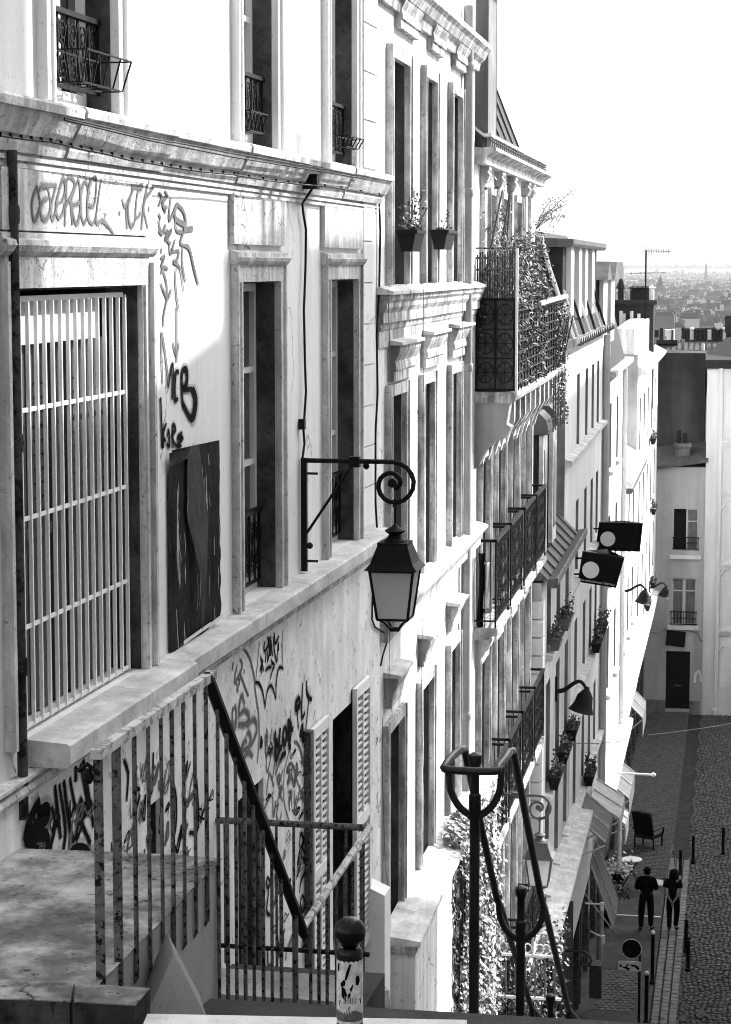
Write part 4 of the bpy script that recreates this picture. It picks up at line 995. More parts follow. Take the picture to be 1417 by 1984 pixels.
# bamboo and climbers on the terrace
def foliage(name, label, cat, fr, s0, s1, dlo, dhi, zlo, zhi, n, size, mat, group=None, dens=None, stems=0, el_=2.2, nb=(0, .6, .6)):
    t = Thing(name, fr, zlo, label, cat, group, s0=s0)
    g = G(); k = 0
    while k < n:
        s = random.uniform(s0, s1); z = zlo + (zhi - zlo) * random.random(); d = random.uniform(dlo, dhi)
        k += 1
        if dens and random.random() > dens((s - s0) / (s1 - s0), (z - zlo) / (zhi - zlo), s, z): continue
        g.leaf((s, d, z), (random.gauss(nb[0], .8), random.gauss(nb[1], .7), random.gauss(nb[2], .7)), size * random.uniform(.6, 1.4), el_)
    t.part('foliage', g, mat, kind='stuff')
    if stems:
        g = G()
        for i in range(stems):
            s = s0 + (s1 - s0) * (i + .5) / stems; d = (dlo + dhi) / 2; g.tube([(s, d, zlo), (s + random.uniform(-.2, .2), d, zlo + (zhi - zlo) * .5), (s + random.uniform(-.3, .3), d + random.uniform(-.1, .2), zlo + (zhi - zlo) * .9)], .014, 4)
        t.part('stem', g, M['bark'])
    return t
nz = lambda s, z, k: mno.noise((s * k, z * k, 2.2))
foliage('bamboo', 'pale feathery bamboo spilling over the terrace fence', 'bamboo', F3, 27.5, 31.6, .05, .56, ZT + .02, .50, 12000, .022, M['bamboo'], dens=lambda u, v, s, z: (1 if v < .95 - .5 * abs(u - .35) else .15) * (1 if nz(s, z, 2.0) > -.15 else .25), stems=16, el_=4.0)
foliage('climbing_plant', 'dark climbing plant hanging from the far end of the terrace', 'climber', F3, 32.8, 35.0, .42, .60, ZT - .9, ZT + 1.0, 3000, .03, M['leaf'], dens=lambda u, v, s, z: 1 if nz(s, z, 2.2) > -.1 and v > .45 - .5 * u else .08, el_=1.3, stems=5)
foliage('shrub', 'dark bushy shrub on the terrace behind the bamboo', 'shrub', F3, 30.8, 34.4, -.2, .42, ZT + .5, .60, 5200, .03, M['leafdark'], dens=lambda u, v, s, z: 1 if v < .9 - .7 * abs(u - .5) and nz(s, z, 2) > -.25 else .1, el_=1.4, stems=6)
foliage('attic_ivy', 'ivy climbing between the white attic windows above the terrace', 'ivy', F3, 27.3, 30.8, .02, .12, ZT + .2, ZC3 - .05, 3000, .04, M['leaf'], dens=lambda u, v, s, z: 1 if (nz(s, z, 1.3) > .05 and (u < .35 or .55 < u < .8)) else .03, el_=1.2, stems=3)
# wispy branch against the sky
t = Thing('bamboo_spray', F3, -.1, 'thin pale bamboo branch reaching up against the sky', 'bamboo', s0=32.6)
g = G(); st = G()
base = at(1038, 445, 34)
for tip in ((1108, 372), (1100, 395), (1078, 400), (1068, 388), (1090, 420), (1060, 415)):
    e = at(tip[0], tip[1], 34.4); pts = [(base.y + (e.y - base.y) * f, base.x - X2 + (e.x - base.x) * f, base.z + (e.z - base.z) * f + .06 * math.sin(f * 3.1)) for f in (0, .33, .66, 1)]
    st.tube(pts, .005, 4)
    for k in range(26):
        f = random.uniform(.25, 1.05); j = min(int(f * 3), 2); p = Vector(pts[j]).lerp(Vector(pts[j + 1]), f * 3 - j)
        g.leaf(tuple(p + Vector((random.gauss(0, .03), random.gauss(0, .04), random.gauss(0, .025)))), (1, random.gauss(0, .4), random.gauss(0, .4)), random.uniform(.012, .018), 4.5)
t.part('foliage', g, M['leafpale'], kind='stuff'); t.part('stem', st, M['bark'])
# balconies
def balcony(T, c, w, p, zf, h, mat=None):
    g = G().prism([(0, zf - .16), (p - .08, zf - .14), (p - .03, zf - .10), (p + .03, zf - .08), (p + .03, zf), (0, zf)], c - w / 2, c + w / 2)
    o = T.part('balcony', g, M['trim2'])
    for sg in (-1, 1): T.part('bracket', G().prism([(0, zf - .55), (.06, zf - .5), (.1, zf - .35), (p - .1, zf - .3), (p - .05, zf - .161), (0, zf - .161)], c + sg * w * .38 - .06, c + sg * w * .38 + .06), M['trim2'], parent=o)
    a, b = c - w / 2 + .04, c + w / 2 - .04; zt = zf + h; m_ = mat or M['iron']
    g = G().box(a - .02, b + .02, p - .03, p + .02, zt - .025, zt + .012); g.box(a - .02, a + .02, 0, p, zt - .025, zt + .01); g.box(b - .02, b + .02, 0, p, zt - .025, zt + .01)
    g.box(a, b, p - .01, p + .01, zf + .08, zf + .1); g.box(a - .01, a + .01, 0, p, zf + .08, zf + .1)
    for s in (a, b): g.box(s - .012, s + .012, p - .012, p + .012, zf, zt)
    r = T.part('railing', g, m_, parent=o)
    g = G(); n = 9
    for i in range(n):
        x = a + (b - a) * (i + .5) / n; wv = (b - a) / n
        g.box(a + (b - a) * i / n - .005, a + (b - a) * i / n + .005, p - .006, p + .006, zf + .1, zt - .02)
        for k in range(5): zz = zf + .18 + (h - .28) * k / 4; scroll(g, x, p, zz, wv * .46, sgn=1 if (i + k) % 2 else -1, start=random.uniform(0, 6), tr=.006, n=9)
    for k in range(3): scroll(g, a, 0, 0, .01, n=3) if False else None
    T.part('ironwork', g, m_, parent=o)
    for d in [p * k / 4 for k in range(1, 4)]: g2 = G().box(a - .006, a + .006, d - .006, d + .006, zf, zt - .02); T.part('side_bar', g2, m_, parent=o)
for c in bays:
    for (zf, _), h in zip(rows3, (1.12, 1.08, 1.05)): balcony(B3, c, 1.62, .27, zf, h)

# laundry over the nearest balcony
M['laundrydark'] = mk('laundry_black', .01, var=.4, bump=.1); 
for nm, lab, xa, xb, ya, yb, mt in (('garment', 'black garment hanging on the nearest balcony', 937, 951, 1062, 1205, M['laundrydark']), ('towel', 'white towel hanging on the nearest balcony', 950, 963, 1078, 1165, M['white'])):
    sa = 27.45; g = G(); n = 8; vs = []
    d0 = (xa - 1435) / FOC * sa - X2; d1 = (xb - 1435) / FOC * sa - X2; za, zb_ = F3.z(945, ya, .1), F3.z(945, yb, .1)
    for i in range(n + 1):
        for j in range(n + 1):
            u, v = i / n, j / n; vs.append((sa + .03 * math.sin(u * 9 + v * 2) - (.05 if nm == 'towel' else 0), d0 + (d1 - d0) * u + .015 * math.sin(v * 5), za + (zb_ - za) * v))
    g.add(vs, [(i * (n + 1) + j, i * (n + 1) + j + 1, (i + 1) * (n + 1) + j + 1, (i + 1) * (n + 1) + j) for i in range(n) for j in range(n)])
    single(nm, g, mt, F3, zb_, lab, 'laundry', s0=sa, sm=True)
# ================================================================ generic lower houses
M['reveal4'] = mk('reveal_painted_shade', .20, var=.3, vs=2, streak=.2, bump=.1)  # shade on the far jambs painted into the liner colour
def facade(T, fr, s0, s1, z0, z1, holes, mat, dep=.25, sash='sash', cas=None, sill=None, back=6.0, curtain=None, frame=True):
    T.part('wall', wall_holes(G(), s0, s1, z0, z1, holes, dep, back=back), mat)
    for a, b, c, e in holes:
        if frame: window_fill(T, a + .003, b - .003, c + .003, e - .003, dep - .01, M[sash], cross=(.35, .7), fw=.05, pane=curtain)
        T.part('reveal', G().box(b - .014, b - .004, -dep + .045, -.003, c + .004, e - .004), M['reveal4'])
        if cas: casing(T, a, b, c, e, .09, .03, cas, bead=.012)
        if sill: T.part('sill', G().prism([(0, c - .12), (sill - .03, c - .12), (sill, c - .09), (sill, c - .03), (0, c + .0)], a - .12, b + .12), M['ledge'])

# ---------------------------------------------------------------- fourth: low grey house with zinc roof and two dormers
B4S0, B4S1 = 35.38, 41.95
B4 = Thing('dormer_house', F4, -18.8, 'low grey house with quoins, a zinc roof and two tall dormers', 'house', s0=B4S0)
c4 = [36.85, 38.85, 40.85]
h4 = [(c - .42, c + .42, a, b) for c in c4 for a, b in ((-6.45, -5.25), (-8.85, -7.0), (-10.55, -9.15))]
facade(B4, F4, B4S0, B4S1, -18.8, -5.12, h4, M['wall4'], sill=.12)
z = -18.0; k = 0
while z < -5.6:
    B4.part('quoin', G().box(B4S0 - .03, B4S0 + .26, -.30, .035, z, z + .275), M['wall3']); z += .30; k += 1
B4.part('gutter', G().prism([(.10, -5.20), (.24, -5.20), (.27, -5.14), (.27, -5.04), (.24, -5.03), (.10, -5.06)], B4S0 + .02, B4S1 + .4), M['zinc'])
rp4 = [(.12, -5.08), (-.5, -4.45), (-1.3, -2.5), (-3.5, -2.2), (-3.5, -5.1)]
B4.part('roof', G().prism(rp4, B4S0 + .02, B4S1), M['zinc'])
for i in range(8):
    s = B4S0 + .45 + i * .8; B4.part('roof_seam', G().tube([(s, .12, -5.05), (s, -.5, -4.42), (s, -1.3, -2.47)], .022, 4), M['zinc'])
for s in (35.85, 37.75):
    d = B4.part('dormer', G().box(s, s + .75, -1.6, -.10, -5.0, -2.75), M['slate'])
    B4.part('dormer_front', G().box(s - .02, s + .77, -.10, -.03, -4.75, -2.76), M['ledge'], parent=d)
    B4.part('dormer_glass', G().box(s + .15, s + .6, -.031, -.02, -4.5, -3.0), M['glass'], parent=d)
    B4.part('dormer_roof', G().prism([(-1.7, -2.74), (.03, -2.74), (.06, -2.68), (.02, -2.5), (-.1, -2.38), (-1.7, -2.3)], s - .08, s + .83), M['zinc'], parent=d)
# deep ledge over the ground floor, in slabs
n = 9
for i in range(n):
    a = 34.3 + i * .93; B4.part('ledge_slab', G().prism([(0, -10.6), (.42, -10.66), (.42, -10.76), (0, -10.76)], a, a + .915), M['ledge'])
B4.part('ledge_moulding', G().prism([(0, -11.1), (.2, -11.05), (.3, -10.9), (.38, -10.762), (0, -10.762)], 34.3, 42.6), M['wall4'])
# window boxes
for i, (s, z, lab) in enumerate(((36.85, -6.2, 'flower box on the grey house, upper row nearest the quoins'), (38.9, -6.2, 'tall-stemmed flower box on the grey house, upper row middle window'), (36.9, -8.6, 'dark flower box on the grey house, lower row nearest the quoins'), (38.9, -8.6, 'dark flower box on the grey house, lower row middle window'), (40.85, -8.6, 'dark flower box on the grey house, lower row farthest window'))):
    planter(F4, s - .4, s + .4, .03, .24, z, .22, lab, 110, .16, leafm=M['leafdark'], tall=6 if i == 1 else 2, lsz=.045, mat=M['plantergrey'] if i < 2 else None)

# ---------------------------------------------------------------- fifth: tall pale house with a long attic
B5S0, B5S1 = 41.96, 53.55
B5 = Thing('attic_house', F5, -18.8, 'tall pale house with a long dormered attic and narrow window slots', 'house', s0=B5S0)
c5 = [F5.s(x, 800) for x in (1120.5, 1136.5, 1148.5, 1158.5)]
rows5 = [(-3.68, -2.2), (-6.3, -4.8), (-8.75, -7.3), (-11.3, -9.8)]
h5 = [(c - .40, c + .40, a, b) for c in c5 for a, b in rows5]
ZE5 = F5.z(1105, 660)
facade(B5, F5, B5S0, B5S1, -14.2, ZE5, h5, M['wall5'])
B5.part('gable', G().box(B5S0 - .02, B5S0 - .001, -6, 0, -9, ZE5 - .05), M['gable'])
B5.part('gutter', G().prism([(0, ZE5 - .12), (.12, ZE5 - .10), (.26, ZE5 - .02), (.28, ZE5 + .08), (.22, ZE5 + .08), (0, ZE5 + .02)], B5S0 - .1, B5S1 + .1), M['trim2'])
for i in range(18): s = B5S0 + i * .65; B5.part('gutter_joint', G().box(s, s + .06, .2, .295, ZE5 - .06, ZE5 + .09), M['zinc'])
for zr, _ in rows5[::1]:
    B5.part('sill_course', G().prism([(0, zr - .14), (.10, zr - .14), (.14, zr - .1), (.14, zr - .03), (0, zr - .001)], B5S0 + .02, B5S1), M['ledge'])
B5.part('roof', G().prism([(.0, ZE5 + .01), (-.45, ZE5 + 1.2), (-.9, ZE5 + 2.15), (-3.5, ZE5 + 2.4), (-3.5, ZE5 + .01)], B5S0, B5S1), M['slate'])
ZD1 = F5.z(1105, 468)
dz0, dz1 = ZE5 + .12, ZD1
B5.part('attic_cheek', G().box(43.0, B5S1 - .4, -2.5, -.16, dz0, dz1 - .1), M['slate'])
for i, x in enumerate((1106, 1121.5, 1133.5, 1146.5)):
    s = F5.s(x, 560, -.1); B5.part('attic_pier', G().box(s - .42, s + .35, -.16, -.06, dz0 + .25, dz1 - .1), M['white'])
    B5.part('attic_window', G().box(s + .36, s + .95, -.159, -.13, dz0 + .3, dz1 - .2), M['glass'])
B5.part('attic_roof', G().prism([(-2.6, dz1 - .1), (.02, dz1 - .1), (.06, dz1 - .04), (.06, dz1 + .05), (-2.6, dz1 + .16)], 42.8, B5S1 - .2), M['zinc'])
for i in range(6):
    s = 43.4 + i * 1.75; B5.part('roof_strut', G().tube([(s, .12, ZE5 + .06), (s - .15, -.16, dz0 + .85)], .03, 5), M['slate'] if i % 2 else M['white'])
for k in (0, .35): B5.part('roof_ridge', G().tube([(42.3 + k, .1, ZE5 + .05), (42.0 + k, -.35, ZE5 + 1.4), (41.9 + k, -.5, ZE5 + 2.0)], .03, 5), M['white'] if k else M['ledge'])
B5.part('drain_pipe', G().tube([(53.5, .1, -18), (53.5, .1, -9), (53.5, .1, ZE5 - .2)], .09, 8), mk('pipe_pale', .5, var=.2, streak=.2, bump=0), sm=True)
for i, (c, z, lab) in enumerate(((c5[2], -8.5, 'dark planter on the tall pale house, far lower window'), (c5[3], -8.45, 'leafy planter on the tall pale house beside the drainpipe'), (c5[1], -11.1, 'planter low on the tall pale house above the shop ledge'))):
    planter(F5, c - .5, c + .5, .05, .28, z, .22, lab, 90, .35, leafm=M['leafdark'], tall=7, lsz=.06)

# ---------------------------------------------------------------- sixth: bright house with small mansard dormers
F6 = Fr(X2 + .02, 0)
B6 = Thing('bright_narrow_house', F6, -18.8, 'narrow dazzling white house with a dark mansard in the distance', 'house', s0=53.6)
ZE6 = F6.z(1190, 712)
h6 = [(56.3, 57.2, a, a + 1.7) for a in (-5.2, -8.1, -11.0)] + [(59.5, 60.4, a, a + 1.7) for a in (-5.2, -8.1, -11.0)]
facade(B6, F6, 53.6, 62.5, -13.9, ZE6, h6, M['wall2'], sill=.12)
B6.part('cornice', G().prism([(0, ZE6 - .25), (.12, ZE6 - .2), (.3, ZE6 - .02), (.3, ZE6 + .1), (0, ZE6 + .1)], 53.6, 62.6), M['trim2'])
B6.part('roof', G().prism([(.1, ZE6 + .1), (-.35, ZE6 + 1.9), (-.8, ZE6 + 2.3), (-3, ZE6 + 2.5), (-3, ZE6)], 53.7, 61.5), M['slate'])
for s in (54.0, 57.2):
    d = B6.part('dormer', G().box(s, s + 1.5, -2, -.15, ZE6 + .3, ZE6 + 2.35), M['slate'])
    B6.part('dormer_front', G().box(s - .05, s + 1.55, -.15, -.05, ZE6 + .4, ZE6 + 2.3), M['wall3'], parent=d)
    B6.part('dormer_roof', G().add([(s - .2, .05, ZE6 + 2.3), (s + 1.7, .05, ZE6 + 2.3), (s + .75, .05, ZE6 + 2.75), (s - .2, -2, ZE6 + 2.3), (s + 1.7, -2, ZE6 + 2.3), (s + .75, -2, ZE6 + 2.75)], [(0, 1, 2), (3, 5, 4), (0, 2, 5, 3), (1, 4, 5, 2), (0, 3, 4, 1)]), M['zinc'], parent=d)
B6.part('drain_pipe', G().tube([(62.3, .08, -18), (62.3, .08, ZE6 - .2)], .07, 8), M['wall2'], sm=True)
B6b = Thing('tiled_roof_house', F6, -18.8, 'low white house with a ribbed tile roof under the grey gable', 'house', s0=62.6)
ZEb = -6.35
h6b = [(c - .45, c + .45, a, a + 1.7) for c in (64.4, 67.2, 70) for a in (-8.5, -11.2)]
facade(B6b, F6, 62.6, 72.2, -13.95, ZEb, h6b, M['wall2'], sill=.12)
B6b.part('gutter', G().prism([(.05, ZEb - .1), (.3, ZEb - .08), (.33, ZEb + .06), (.05, ZEb + .06)], 62.6, 72.2), M['zinc'])
B6b.part('roof', G().prism([(.3, ZEb + .07), (-2.5, ZEb + 1.6), (-5, ZEb + 1.6), (-5, ZEb)], 62.6, 72.2), M['wall3'])
for i in range(14): s = 62.8 + i * .68; B6b.part('tile_rib', G().tube([(s, .32, ZEb + .12), (s, -2.5, ZEb + 1.68)], .09, 5), M['wall3'])
# ---------------------------------------------------------------- seventh: gable house
B7 = Thing('gable_house', F5, -18.8, 'tall white house with a bare grey gable and curved parapet', 'house', s0=72.3)
ZE7 = F5.z(1240, 722)
h7 = [(c - .5, c + .5, a, a + 1.8) for c in (74.5, 77.8, 81.1, 84.4, 87.7) for a in (-6.2, -9.0, -11.9)]
facade(B7, F5, 72.3, 90.5, -14.0, ZE7, h7, M['wall2'])
M['gable7'] = mk('gable_render_grey', .50, var=.3, vs=.3, streak=.3, ss=(1.2, 1.2, .25), bump=.1, blotch=.45, bls=.25)
B7.part('gable', G().prismd([(72.28, -12), (72.32, -12)], 0, -7) if False else G().box(72.26, 72.295, -7, -.0, -12, F5.z(1233, 690)), M['gable7'])
B7.part('parapet', G().prismd([(72.3, ZE7), (72.3, F5.z(1236, 638)), (76, F5.z(1247, 632)), (81, F5.z(1258, 621)), (84, F5.z(1263, 618)), (86, F5.z(1266, 628)), (87, ZE7)], -.8, -.12), M['wall2'])
B7.part('cornice', G().prism([(-.12, ZE7), (.3, ZE7 - .02), (.35, ZE7 + .1), (-.12, ZE7 + .35)], 72.3, 90.5), M['wall2'])
B7.part('roof', G().box(72.5, 88, -6.5, -.9, ZE7, F5.z(1240, 650)), M['slate'])
for i, (s, z) in enumerate(((83, -6.4), (84.5, -9.2), (85, -12.1), (80, -12.2))):
    planter(F5, s - .6, s + .6, .03, .24, z, .22, ('black planter high on the white gable house', 'leafy black planter in the middle of the gable house', 'dark planter on the lower gable house front', 'small dark planter nearest on the gable house')[i], 120, .22, leafm=M['leafdark'], tall=2, lsz=.06)
# chimney block behind with a television aerial
pA = at(1187, 584, 84); pB = at(1266, 640, 84)
FC = Fr(pA.x, 84, 0)
CB = Thing('chimney_stack', Fr(pA.x, 84), pB.z - 3, 'long dark chimney stack with pots behind the gable', 'chimney')
wC = pB.x - pA.x
CB.part('stack', G().box(0, 1.2, 0, wC, pB.z - 3, pA.z - .12), M['slate'])
CB.part('cap', G().box(-.1, 1.3, -.12, wC + .12, pA.z - .12, pA.z + .05), M['slate'])
for i, x in enumerate((1203, 1227, 1237, 1246, 1254, 1261)):
    p = at(x, 584, 84.5); CB.part('chimney_pot', G().lathe([(.12, pA.z + .05), (.13, pA.z + .4), (.10, pA.z + .42), (.10, pA.z + .46), (.2, pA.z + .5), (.05, pA.z + (.58 if i else .85))], (.6, p.x - pA.x, 0), 8), M['slate'] if i != 5 else M['wall3'])
for i, x in enumerate((1203.5, 1209, 1224, 1238)):
    p = at(x, 610, 83.6); CB.part('vent_pipe', G().tube([(-.35, p.x - pA.x, pA.z - 1.4), (-.35, p.x - pA.x, pA.z - .35 - .1 * (i % 2))], .07, 6), M['wall3'])
AE = Thing('television_aerial', Fr(at(1250, 640, 83).x, 83), at(1250, 640, 83).z, 'thin television aerial mast above the rooftops', 'aerial')
b = at(1250, 640, 83).z; tz = at(1250, 485, 83).z
AE.part('mast', G().tube([(0, 0, b), (0, 0, tz)], .035, 6), M['iron'])
g = G().tube([(0, -.1, tz - .02), (0, .9, tz - .04)], .012, 4)
for k in range(9): g.box(-.05, .05, .1 + k * .09, .112 + k * .09, tz - .1, tz + .04)
AE.part('boom', g, M['iron'])
g = G()
for k in range(5): g.tube([(-.02, -.1 - .03 * k, tz + .02 + .04 * k), (-.02, .25 - .03 * k, tz + .05 + .04 * k)], .006, 4); g.tube([(-.02, .0 + .03 * k, tz - .08 - .04 * k), (-.02, .25 + .03 * k, tz - .06 - .04 * k)], .006, 4)
AE.part('reflector', g, M['sash'])
z3 = at(1250, 529, 83).z
g = G().tube([(0, -.6, z3 - .02), (0, .75, z3 + .02)], .010, 4)
for k in range(8): g.box(-.3, .3, -.55 + k * .17, -.54 + k * .17, z3 - .02, z3 + .02)
AE.part('boom', g, M['iron'])
# ================================================================ houses closing the street
YE = 91.2
class Fe(Fr): pass
FE = Fr(0, YE, 0)
FE.u = Vector((1, 0, 0)); FE.n = Vector((0, -1, 0)); FE.O = Vector((0, YE, 0))
zE = lambda y: at(1320, y, YE).z
xE = lambda x: at(x, 1000, YE).x
def hE(x0, x1, y0, y1): return (xE(x0), xE(x1), zE(y1), zE(y0))
M['wallE'] = mk('render_grey_end', .52, var=.12, vs=.4, streak=.2, ss=(2, 2, .2), bump=.08, blotch=.12)
M['wallE2'] = mk('render_pale_end', .80, var=.1, vs=.4, streak=.15, ss=(2, 2, .2), bump=.06)
M['partywall'] = mk('party_wall_soot', .09, var=.5, vs=.35, streak=.45, ss=(1, 1, .15), bump=.1, blotch=.35, bls=.3)
M['curtain'] = mk('net_curtain', .22, rough=.5, var=.3, vs=3, streak=.3, ss=(14, 14, .6), bump=0)
E1 = Thing('end_house', FE, ZS - .3, 'grey house with two windows and a dark door closing the street', 'house', s0=xE(1262))
hw = [hE(1306, 1354, 986, 1066), hE(1304, 1352, 1121, 1212), hE(1295, 1342, 1262, 1374)]
E1.part('wall', wall_holes(G(), xE(1240), xE(1371), ZS - .3, zE(905), hw, .25, back=5), M['wallE'])
E1.part('base_course', G().box(xE(1240), xE(1295), .001, .05, ZS - .3, zE(1357)), M['gable'])
E1.part('base_course', G().box(xE(1342), xE(1362), .001, .05, ZS - .3, zE(1357)), M['gable'])
for i, (a, b, c, e) in enumerate(hw[:2]):
    m = (a + b) / 2
    g = G(); f = .06
    for s0, s1 in (((a, m), (m, b)) if i else ((m, b),)):
        g.box(s0, s0 + f, -.2, -.15, c, e); g.box(s1 - f, s1, -.2, -.15, c, e); g.box(s0 + f, s1 - f, -.2, -.15, e - f, e); g.box(s0 + f, s1 - f, -.2, -.15, e - .55, e - .5); g.box(s0 + f, s1 - f, -.2, -.15, c, c + f)
    o = E1.part('window', g, M['sash'])
    E1.part('pane', G().box(m if not i else a, b, -.22, -.205, c, e), M['curtain'], parent=o)
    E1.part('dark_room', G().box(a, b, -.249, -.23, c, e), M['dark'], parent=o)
    E1.part('sill', G().box(a - .15, b + .12, .0, .16, c - (.35 if not i else .16), c - (.2 if not i else 0)), M['wallE2'])
    gg = G(); zt = c + (.55 if not i else .6)
    gg.box(a - .05, b + .05, .02, .05, zt - .04, zt); gg.box(a - .05, b + .05, .02, .05, c + .04, c + .08)
    for k in range(9): x = a + (b - a) * k / 8; gg.box(x - .012, x + .012, .025, .045, c + .08, zt - .04)
    for k in range(8): scroll(gg, a + (b - a) * (k + .5) / 8, .035, c + .3, .055, tr=.01, n=9)
    E1.part('window_guard', gg, M['iron'])
a, b, c, e = hw[2]
d = E1.part('door', G().box(a, b, -.2, -.12, c, e), M['iron'])
E1.part('letter_plate', G().box(a + .35, b - .35, -.12, -.11, c + .95, c + 1.0), M['ironold'], parent=d)
for k in range(2): E1.part('door_panel', G().box(a + .1 + k * .42, a + .42 + k * .42, -.12, -.10, c + 1.2, e - .2), M['dark'], parent=d)
E1.part('lean_to_roof', G().add([(xE(1240), .25, zE(908)), (xE(1371), .25, zE(888)), (xE(1371), -2.2, zE(862)), (xE(1240), -2.2, zE(878)), (xE(1240), .25, zE(914)), (xE(1371), .25, zE(894)), (xE(1371), -2.2, zE(900)), (xE(1240), -2.2, zE(900))], [(0, 1, 2, 3), (4, 7, 6, 5), (0, 4, 5, 1), (1, 5, 6, 2), (2, 6, 7, 3), (3, 7, 4, 0)]), M['zinc'])
g = G(); g.box(xE(1306), xE(1334), -1.2, -.6, zE(900), zE(868)); g.box(xE(1303), xE(1337), -1.3, -.5, zE(868), zE(862)); E1.part('chimney', g, M['gable'])
for x0, x1, y in ((1308, 1317, 837), (1320, 1329, 843)): E1.part('chimney_pot', G().lathe([(.09, zE(862)), (.085, zE(y)), (.075, zE(y) + .01)], ((xE(x0) + xE(x1)) / 2, -.9, 0), 10), M['slate'])
sg = Thing('wall_panel', FE, zE(1258), 'small black panel hung crooked over the dark door', 'panel', s0=xE(1318))
a, b = xE(1294), xE(1333); sg.part('board', G().add([(a, .08, zE(1250)), (b - .05, .08, zE(1254)), (b, .08, zE(1224)), (a + .05, .08, zE(1221)), (a, .02, zE(1250)), (b - .05, .02, zE(1254)), (b, .02, zE(1224)), (a + .05, .02, zE(1221))], [(0, 1, 2, 3), (4, 7, 6, 5), (0, 4, 5, 1), (1, 5, 6, 2), (2, 6, 7, 3), (3, 7, 4, 0)]), M['iron'])
sg.part('cable', G().tube([(xE(1262), .03, zE(1226)), (xE(1278), .03, zE(1229)), (xE(1292), .03, zE(1221)), (xE(1340), .03, zE(1221)), (xE(1356), .03, zE(1226)), (xE(1362), .03, zE(1240)), (xE(1385), .03, zE(1241))], .015, 4), M['spraygrey'])
# painted arrow-like mark
g = G()
for q in ([(1352, 1322), (1353, 1307), (1358, 1300), (1362, 1302), (1364, 1320)], ): g.ribbon(cr([(xE(x), zE(y)) for x, y in q]), .05, .004)
E1.part('painted_mark', g, M['white'])
# dark party wall rising behind
PW = Thing('party_wall', FE, zE(905), 'tall dark soot-stained party wall above the end house', 'wall', s0=xE(1266))
zP = lambda y: at(1320, y, YE + 2.3).z
xP = lambda x: at(x, 780, YE + 2.3).x
PW.part('wall', G().box(xP(1240), xP(1366), -6, -2.25, zE(905), zP(684)), M['partywall'])
# right neighbour
E2 = Thing('panelled_house', FE, ZS - .3, 'pale panelled house with a drainpipe at the right edge', 'house', s0=xE(1369))
E2.part('wall', G().box(xE(1366), xE(1470), -5, .02, ZS - .3, zE(712)), M['wallE2'])
E2.part('corner_pilaster', G().box(xE(1367), xE(1391), .021, .06, ZS - .3, zE(716)), M['wallE2'])
for y in (852, 948, 1090, 1218):
    E2.part('string_course', G().prism([(.02, zE(y + 12)), (.06, zE(y + 12)), (.14, zE(y + 3)), (.14, zE(y)), (.02, zE(y))], xE(1393), xE(1470)), M['wallE2'])
for y0, y1 in ((742, 835), (880, 935), (985, 1075), (1120, 1205), (1250, 1330)):
    g = G(); x0, x1 = xE(1399), xE(1468); w = .05
    g.box(x0, x1, .021, .045, zE(y1), zE(y1) + w); g.box(x0, x1, .021, .045, zE(y0) - w, zE(y0)); g.box(x0, x0 + w, .021, .045, zE(y1) + w, zE(y0) - w)
    E2.part('panel_moulding', g, M['wallE2'])
E2.part('eaves', G().prism([(.02, zE(714)), (.25, zE(712)), (.42, zE(700)), (.42, zE(696)), (.02, zE(696))], xE(1362), xE(1470)), M['slate'])
E2.part('roof', G().add([(xE(1362), .4, zE(697)), (xE(1470), .4, zE(697)), (xE(1470), -4, zE(645)), (xE(1400), -4, zE(660)), (xE(1362), -2, zE(690))], [(0, 1, 2, 3, 4)]), M['slate'])
E2.part('drain_pipe', G().tube([(xE(1393), .1, ZS + .1), (xE(1393), .1, zE(708))], .085, 8), M['wallE2'], sm=True)
for y in (982, 1110, 1255): E2.part('pipe_branch', G().tube([(xE(1394), .1, zE(y + 4)), (xE(1400), .12, zE(y - 2)), (xE(1405), .06, zE(y - 8))], .05, 6), M['wallE2'])
E2.part('pipe_shoe', G().lathe([(.12, ZS - .1), (.14, ZS + .12), (.09, ZS + .2)], (xE(1392), .12, 0), 8), M['wallE2'])
# long zinc roof with chimney pots behind
YR = 97.0
zR_ = lambda y: at(1340, y, YR).z
xR = lambda x: at(x, 650, YR).x
LRf = Thing('long_roof_house', FE, zR_(760), 'long low house behind with a ribbed zinc roof and a row of chimney pots', 'house', s0=xR(1266))
dR = YE - YR
LRf.part('roof', G().add([(xR(1230), dR + 1.5, zR_(694)), (xR(1480), dR + 1.5, zR_(694)), (xR(1480), dR - 1.5, zR_(664)), (xR(1230), dR - 1.5, zR_(664))], [(0, 1, 2, 3)]), M['zinc'])
LRf.part('wall', G().box(xR(1230), xR(1480), dR - 4, dR + 1.4, zR_(760), zR_(696)), M['gable'])
LRf.part('eaves', G().box(xR(1230), xR(1480), dR + 1.4, dR + 1.6, zR_(700), zR_(693)), M['ledge'])
for i in range(16):
    x = xR(1268) + i * .25; LRf.part('roof_seam', G().tube([(x, dR + 1.45, zR_(692.5)), (x, dR - 1.5, zR_(662.5))], .02, 4), M['slate'])
g = G().box(xR(1316), xR(1480), dR - 2.2, dR - 1.6, zR_(668), zR_(661)); LRf.part('chimney_base', g, M['slate'])
for i, x in enumerate((1323, 1331, 1339, 1347, 1356, 1365, 1374, 1383, 1390, 1397, 1403, 1410, 1416)):
    h = random.choice((22, 24, 26)); LRf.part('chimney_pot', G().lathe([(.11, zR_(662)), (.10, zR_(662 - h * .75)), (.13, zR_(662 - h * .8)), (.13, zR_(662 - h * .9)), (.04, zR_(662 - h))], (xR(x), dR - 1.9, 0), 8), M['slate'] if i % 4 != 2 else M['wall3'])
